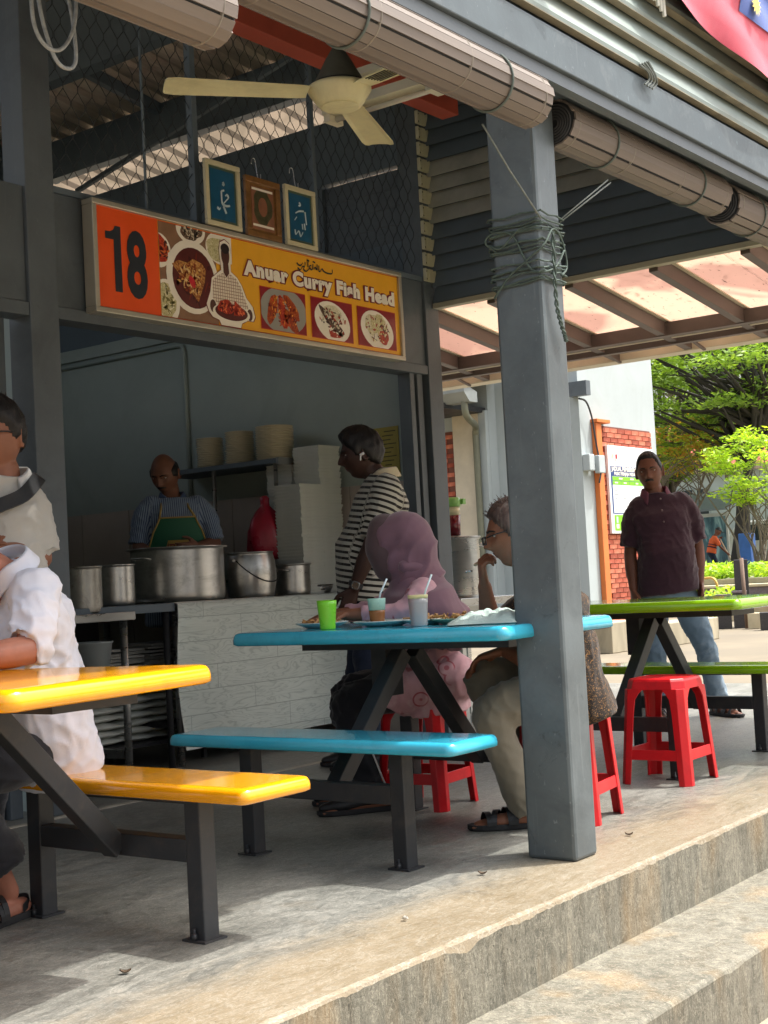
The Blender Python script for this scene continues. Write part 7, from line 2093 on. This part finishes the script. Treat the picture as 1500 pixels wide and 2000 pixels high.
for s_ in (-1, 1): mb.add([front(s_*0.083, -0.093, 0.009), front(s_*0.06, -0.03, 0.009), front(s_*0.062, -0.093, 0.009)], [(0, 1, 2)])
obj('badge_corner', mb, pm('badge_red', '#8e3226', 0.6, 0, 0.05, 8), ap, world=True, fix=False)
text_obj('lettering', 'CUTLET', 0.042, MATS['badge_red'], ap, tuple(front(0.052, -0.072, 0.012)+f*0.006), tuple(-l), tuple(u), sx=0.72, offset=0.0015)

# ---------------- heavy-set man in grey-white polo at the left edge
J = dict(head=(2.888, 3.774, 1.472), neck=(2.905, 3.775, 1.335), chest=(2.88, 3.807, 1.235), belly=(2.88, 3.82, 1.06), pelvis=(2.885, 3.83, 0.885),
         shL=(2.992, 3.745, 1.270), shR=(2.735, 3.86, 1.275), elL=(3.005, 3.715, 1.065), wrL=(2.76, 3.635, 1.085), elR=(2.73, 3.85, 1.06), wrR=(2.66, 3.60, 1.08),
         hipL=(2.98, 3.77, 0.86), hipR=(2.84, 3.83, 0.86), knL=(2.92, 3.84, 0.47), knR=(2.78, 3.90, 0.47), anL=(2.86, 3.93, 0.07), anR=(2.72, 3.98, 0.07), toeL=(2.79, 3.78, 0), toeR=(2.65, 3.82, 0))
lm, P_ = person('heavy-set man in glasses and pale polo standing at the left edge', (2.92, 3.78, 0), J, dict(
    skin=S_mid, face_dir=(-0.90, -0.44, -0.02), hs=1.06, bulk=1.06, arm=1.12, shirt=M_polo, sleeve=0.95, slv=1.12, ease=1.04, paunch=0.05, hem=0.12, trousers=M_blackt, shoe='shoe', hair='full', hairline=0.062, hairlen=0.020, quiff=0.006, glasses=(-0.002, 0.104, 0.0), tint=pm('violet_lens', '#4a4560', 0.1, 0, 0.1, 5), collar=pm('cloth_white_collar', '#c9c8c4', 0.85, 0, 0.03, 6), neckw=1.15, seed=11, wamp=0.012, tufts=60, headk=dict(w=1.06, jaw=1.6)))
l, f, u = P_['l'], P_['f'], P_['up']; nk, ch, be = (P_['J'][k] for k in ('neck', 'chest', 'belly'))
sb = thing('sling_bag', 'black sling bag with a red panel strapped across the man at the left edge', 'bag', tuple(ch))
def band(pts, w, th, mat, name):
    mb = MB(); c = bezier([tuple(p) for p in pts], 6); rs = []
    for i, p in enumerate(c):
        t_ = nrm(V(c[min(i+1, len(c)-1)])-V(c[max(i-1, 0)])); out_ = nrm(V(p)-(nk*0.3+be*0.7)); s_ = nrm(np.cross(t_, out_)); n_ = np.cross(s_, t_)
        rs.append([V(p)+s_*w-n_*th, V(p)+s_*w+n_*th, V(p)-s_*w+n_*th, V(p)-s_*w-n_*th])
    mb.rings(rs); return obj(name, mb, mat, sb, world=True)
band([nk+l*0.13-f*0.05-u*0.005, nk+l*0.12+f*0.03+u*0.012, nk*0.5+ch*0.5+l*0.06+f*0.135, ch-l*0.03+f*0.175, ch-l*0.10+f*0.18-u*0.07], 0.024, 0.004, M_black, 'strap')
mb = MB(); c0 = ch-l*0.17+f*0.17-u*0.10
mb.rings([[c0+l*x+u*y+f*z for x, y in ((-0.12, -0.085), (0.10, -0.085), (0.125, 0.0), (0.10, 0.03), (-0.12, 0.03))] for z in (-0.02, 0.04)]); obj('pouch', mb, M_black, sb, world=True, bevel=0.012)
mb = MB(); mb.rings([[c0+l*x+u*y+f*z for x, y in ((-0.12, 0.032), (0.112, 0.032), (0.112, 0.082), (-0.12, 0.082))] for z in (-0.015, 0.038)]); obj('red_panel', mb, pm('red_nylon', '#b02442', 0.6, 0, 0.06, 8), sb, world=True, bevel=0.006)

# ---------------- man in white shirt seated at the yellow table
J = dict(head=(2.350, 3.275, 1.11), neck=(2.522, 3.267, 1.012), chest=(2.606, 3.299, 0.885), belly=(2.662, 3.323, 0.715), pelvis=(2.706, 3.348, 0.535),
         shL=(2.515, 3.115, 0.945), shR=(2.652, 3.463, 0.955), elL=(2.425, 3.05, 0.79), wrL=(2.238, 3.067, 0.775), elR=(2.60, 3.56, 0.79), wrR=(2.416, 3.40, 0.775),
         hipL=(2.645, 3.272, 0.485), hipR=(2.73, 3.44, 0.489), knL=(2.35, 3.30, 0.46), knR=(2.45, 3.52, 0.46), anL=(2.555, 3.36, 0.085), anR=(2.62, 3.53, 0.085), toeL=(2.40, 3.33, 0), toeR=(2.46, 3.52, 0))
wm, P_ = person('man in white shirt and black trousers leaning on the yellow table', (2.7, 3.34, 0), J, dict(
    skin=S_fair, face_dir=(-0.98, 0.05, -0.12), hs=1.02, bulk=1.0, arm=1.05, shirt=M_wshirt, sleeve=1.08, slv=1.1, ease=1.02, paunch=0.02, hem=0.12, trousers=M_blackt, tw=1.1, hipw=0.78, hemr=0.09, cut=0.26, shoe='sandal', hair='full', hairlen=0.012, collar=M_wshirt, collar_gap=0.4, seed=14, wamp=0.020, wfreq=70, cvox=0.008, handL=((-0.95, 0.3, -0.05), (0, 0, -1), 0.3, 1), handR=((-0.95, -0.3, -0.05), (0, 0, -1), 0.3, -1)))

# ---------------- man in maroon polo standing beyond the green table
J = dict(head=(7.759, 3.793, 1.512), neck=(7.783, 3.776, 1.372), chest=(7.797, 3.770, 1.245), belly=(7.824, 3.752, 1.02), pelvis=(7.836, 3.760, 0.82),
         shR=(7.715, 3.885, 1.290), shL=(7.905, 3.632, 1.312), elR=(7.712, 3.934, 1.015), wrR=(7.676, 3.908, 0.805), elL=(7.965, 3.600, 1.035), wrL=(7.915, 3.580, 0.825),
         hipR=(7.781, 3.831, 0.775), hipL=(7.885, 3.695, 0.775), knR=(7.765, 3.835, 0.42), anR=(7.85, 3.86, 0.075), toeR=(7.70, 3.80, 0), knL=(7.95, 3.585, 0.42), anL=(8.03, 3.56, 0.075), toeL=(7.95, 3.43, 0))
mm, P_ = person('man in dark maroon polo and faded jeans standing beyond the green table', (7.85, 3.72, 0), J, dict(
    skin=S_brown, face_dir=(-0.93, -0.35, -0.05), head_up=(0.05, 0.10, 1), hs=1.0, bulk=1.0, arm=1.0, shirt=M_maroon, sleeve=0.86, slv=1.1, ease=1.04, paunch=0.05, hem=0.055, trousers=M_jean, tw=1.04, hemr=0.07, shoe='sandal', hair='full', hairline=0.078, temple=0.022, hairlen=0.007, quiff=0.006, moustache=True, collar=pm('cloth_maroon_collar', '#6d3c4d', 0.85, 0, 0.08, 8), collar_gap=0.75, seed=17, wamp=0.013, vox=0.005, squint=0.32, tufts=0, handR=((-0.1, -0.05, -1), (0.75, -0.66, 0), 0.3, 1), handL=((-0.15, -0.1, -1), (-0.75, 0.66, 0), 0.25, -1)))
l, f, u = P_['l'], P_['f'], P_['up']; ch, be = P_['J']['chest'], P_['J']['belly']
mb = MB()
for h in (0.10, 0.03, -0.04): 
    c_ = ch+u*h+f*(0.131+0.005*(h < 0)); mb.sphere(tuple(c_), 0.006, 8, 6)
obj('button', mb, pm('shirt_button', '#7a6a6c', 0.4), mm, world=True)

# ---------------- street sweeper far behind
B = V((38.6, 17.0, 0.6)); Rr = V((0.603, -0.797, 0)); Fv = V((0.8, 0.6, 0))
q_ = lambda r_, z, d_=0: tuple(B+Rr*r_+Fv*d_+V((0, 0, z)))
J = dict(head=q_(0.20, 1.30), neck=q_(0.10, 1.17), chest=q_(0.06, 1.05), belly=q_(0.0, 0.86), pelvis=q_(-0.03, 0.70), shL=q_(0.08, 1.10, 0.17), shR=q_(0.08, 1.10, -0.17), elL=q_(0.20, 0.98, 0.2), wrL=q_(0.26, 1.08, 0.05), elR=q_(0.18, 0.86, -0.24), wrR=q_(0.40, 0.66, -0.12),
         hipL=q_(-0.03, 0.66, 0.09), hipR=q_(-0.03, 0.66, -0.09), knL=q_(0.12, 0.38, 0.1), knR=q_(0.06, 0.36, -0.1), anL=q_(0.02, 0.07, 0.1), anR=q_(-0.05, 0.07, -0.1), toeL=q_(0.15, 0, 0.1), toeR=q_(0.1, 0, -0.1))
sp_, P_ = person('street sweeper in orange safety vest and cap bending over a broom', tuple(B), J, dict(skin=S_brown, face_dir=(0.55, -0.75, -0.45), hs=1.0, shirt=M_hivis, sleeve=0.9, hem=0.03, trousers=M_djean, vox=0.014, cvox=0.016, face=False, footz=0.6, shoe=None, wamp=0.01))
mb = MB(); D_ = head_dirs(14, 20); mb.smooth = True
mb.rings([[P_['hc']+P_['F']@(p*1.1+V((0, 0, 0.01))) for p in head_shape(np.array(r_))*np.array((1, 1, 1))] for r_ in D_ if r_[0][2] > 0.12]); mb.smooth = False
mb.rings([[P_['hc']+P_['F']@V((x, y, 0.035+z)) for x, y in ((-0.07, 0.08), (0.07, 0.08), (0.05, 0.18), (-0.05, 0.18))] for z in (0, 0.008)])
obj('cap', mb, M_black, sp_, world=True)
mb = MB(); P_c = P_['J']['belly']
trunk(mb, [(P_c-P_['up']*0.03, 0.185, 0.142), (P_c+P_['up']*0.0, 0.185, 0.142)], P_['l'], P_['f']); trunk(mb, [(P_c+P_['up']*0.05, 0.185, 0.14), (P_c+P_['up']*0.07, 0.185, 0.14)], P_['l'], P_['f']); obj('vest_stripe', mb, M_djean, sp_, world=True)
br = thing('broom', 'long pale handled broom held by the street sweeper', 'broom', q_(0.6, 0.05))
mb = MB(); mb.tube([q_(0.24, 1.12, 0.02), q_(0.66, 0.12, -0.12)], 0.022, 8); obj('handle', mb, M_collar, br, world=True)
mb = MB(); mb.rings([[q_(0.62+a, 0.16, -0.12+b) for a, b in ((0, -.06), (.06, -.06), (.06, .06), (0, .06))], [q_(0.66+a, 0.0, -0.12+b) for a, b in ((-.04, -.14), (.1, -.14), (.1, .14), (-.04, .14))]]); obj('bristles', mb, M_black, br, world=True)
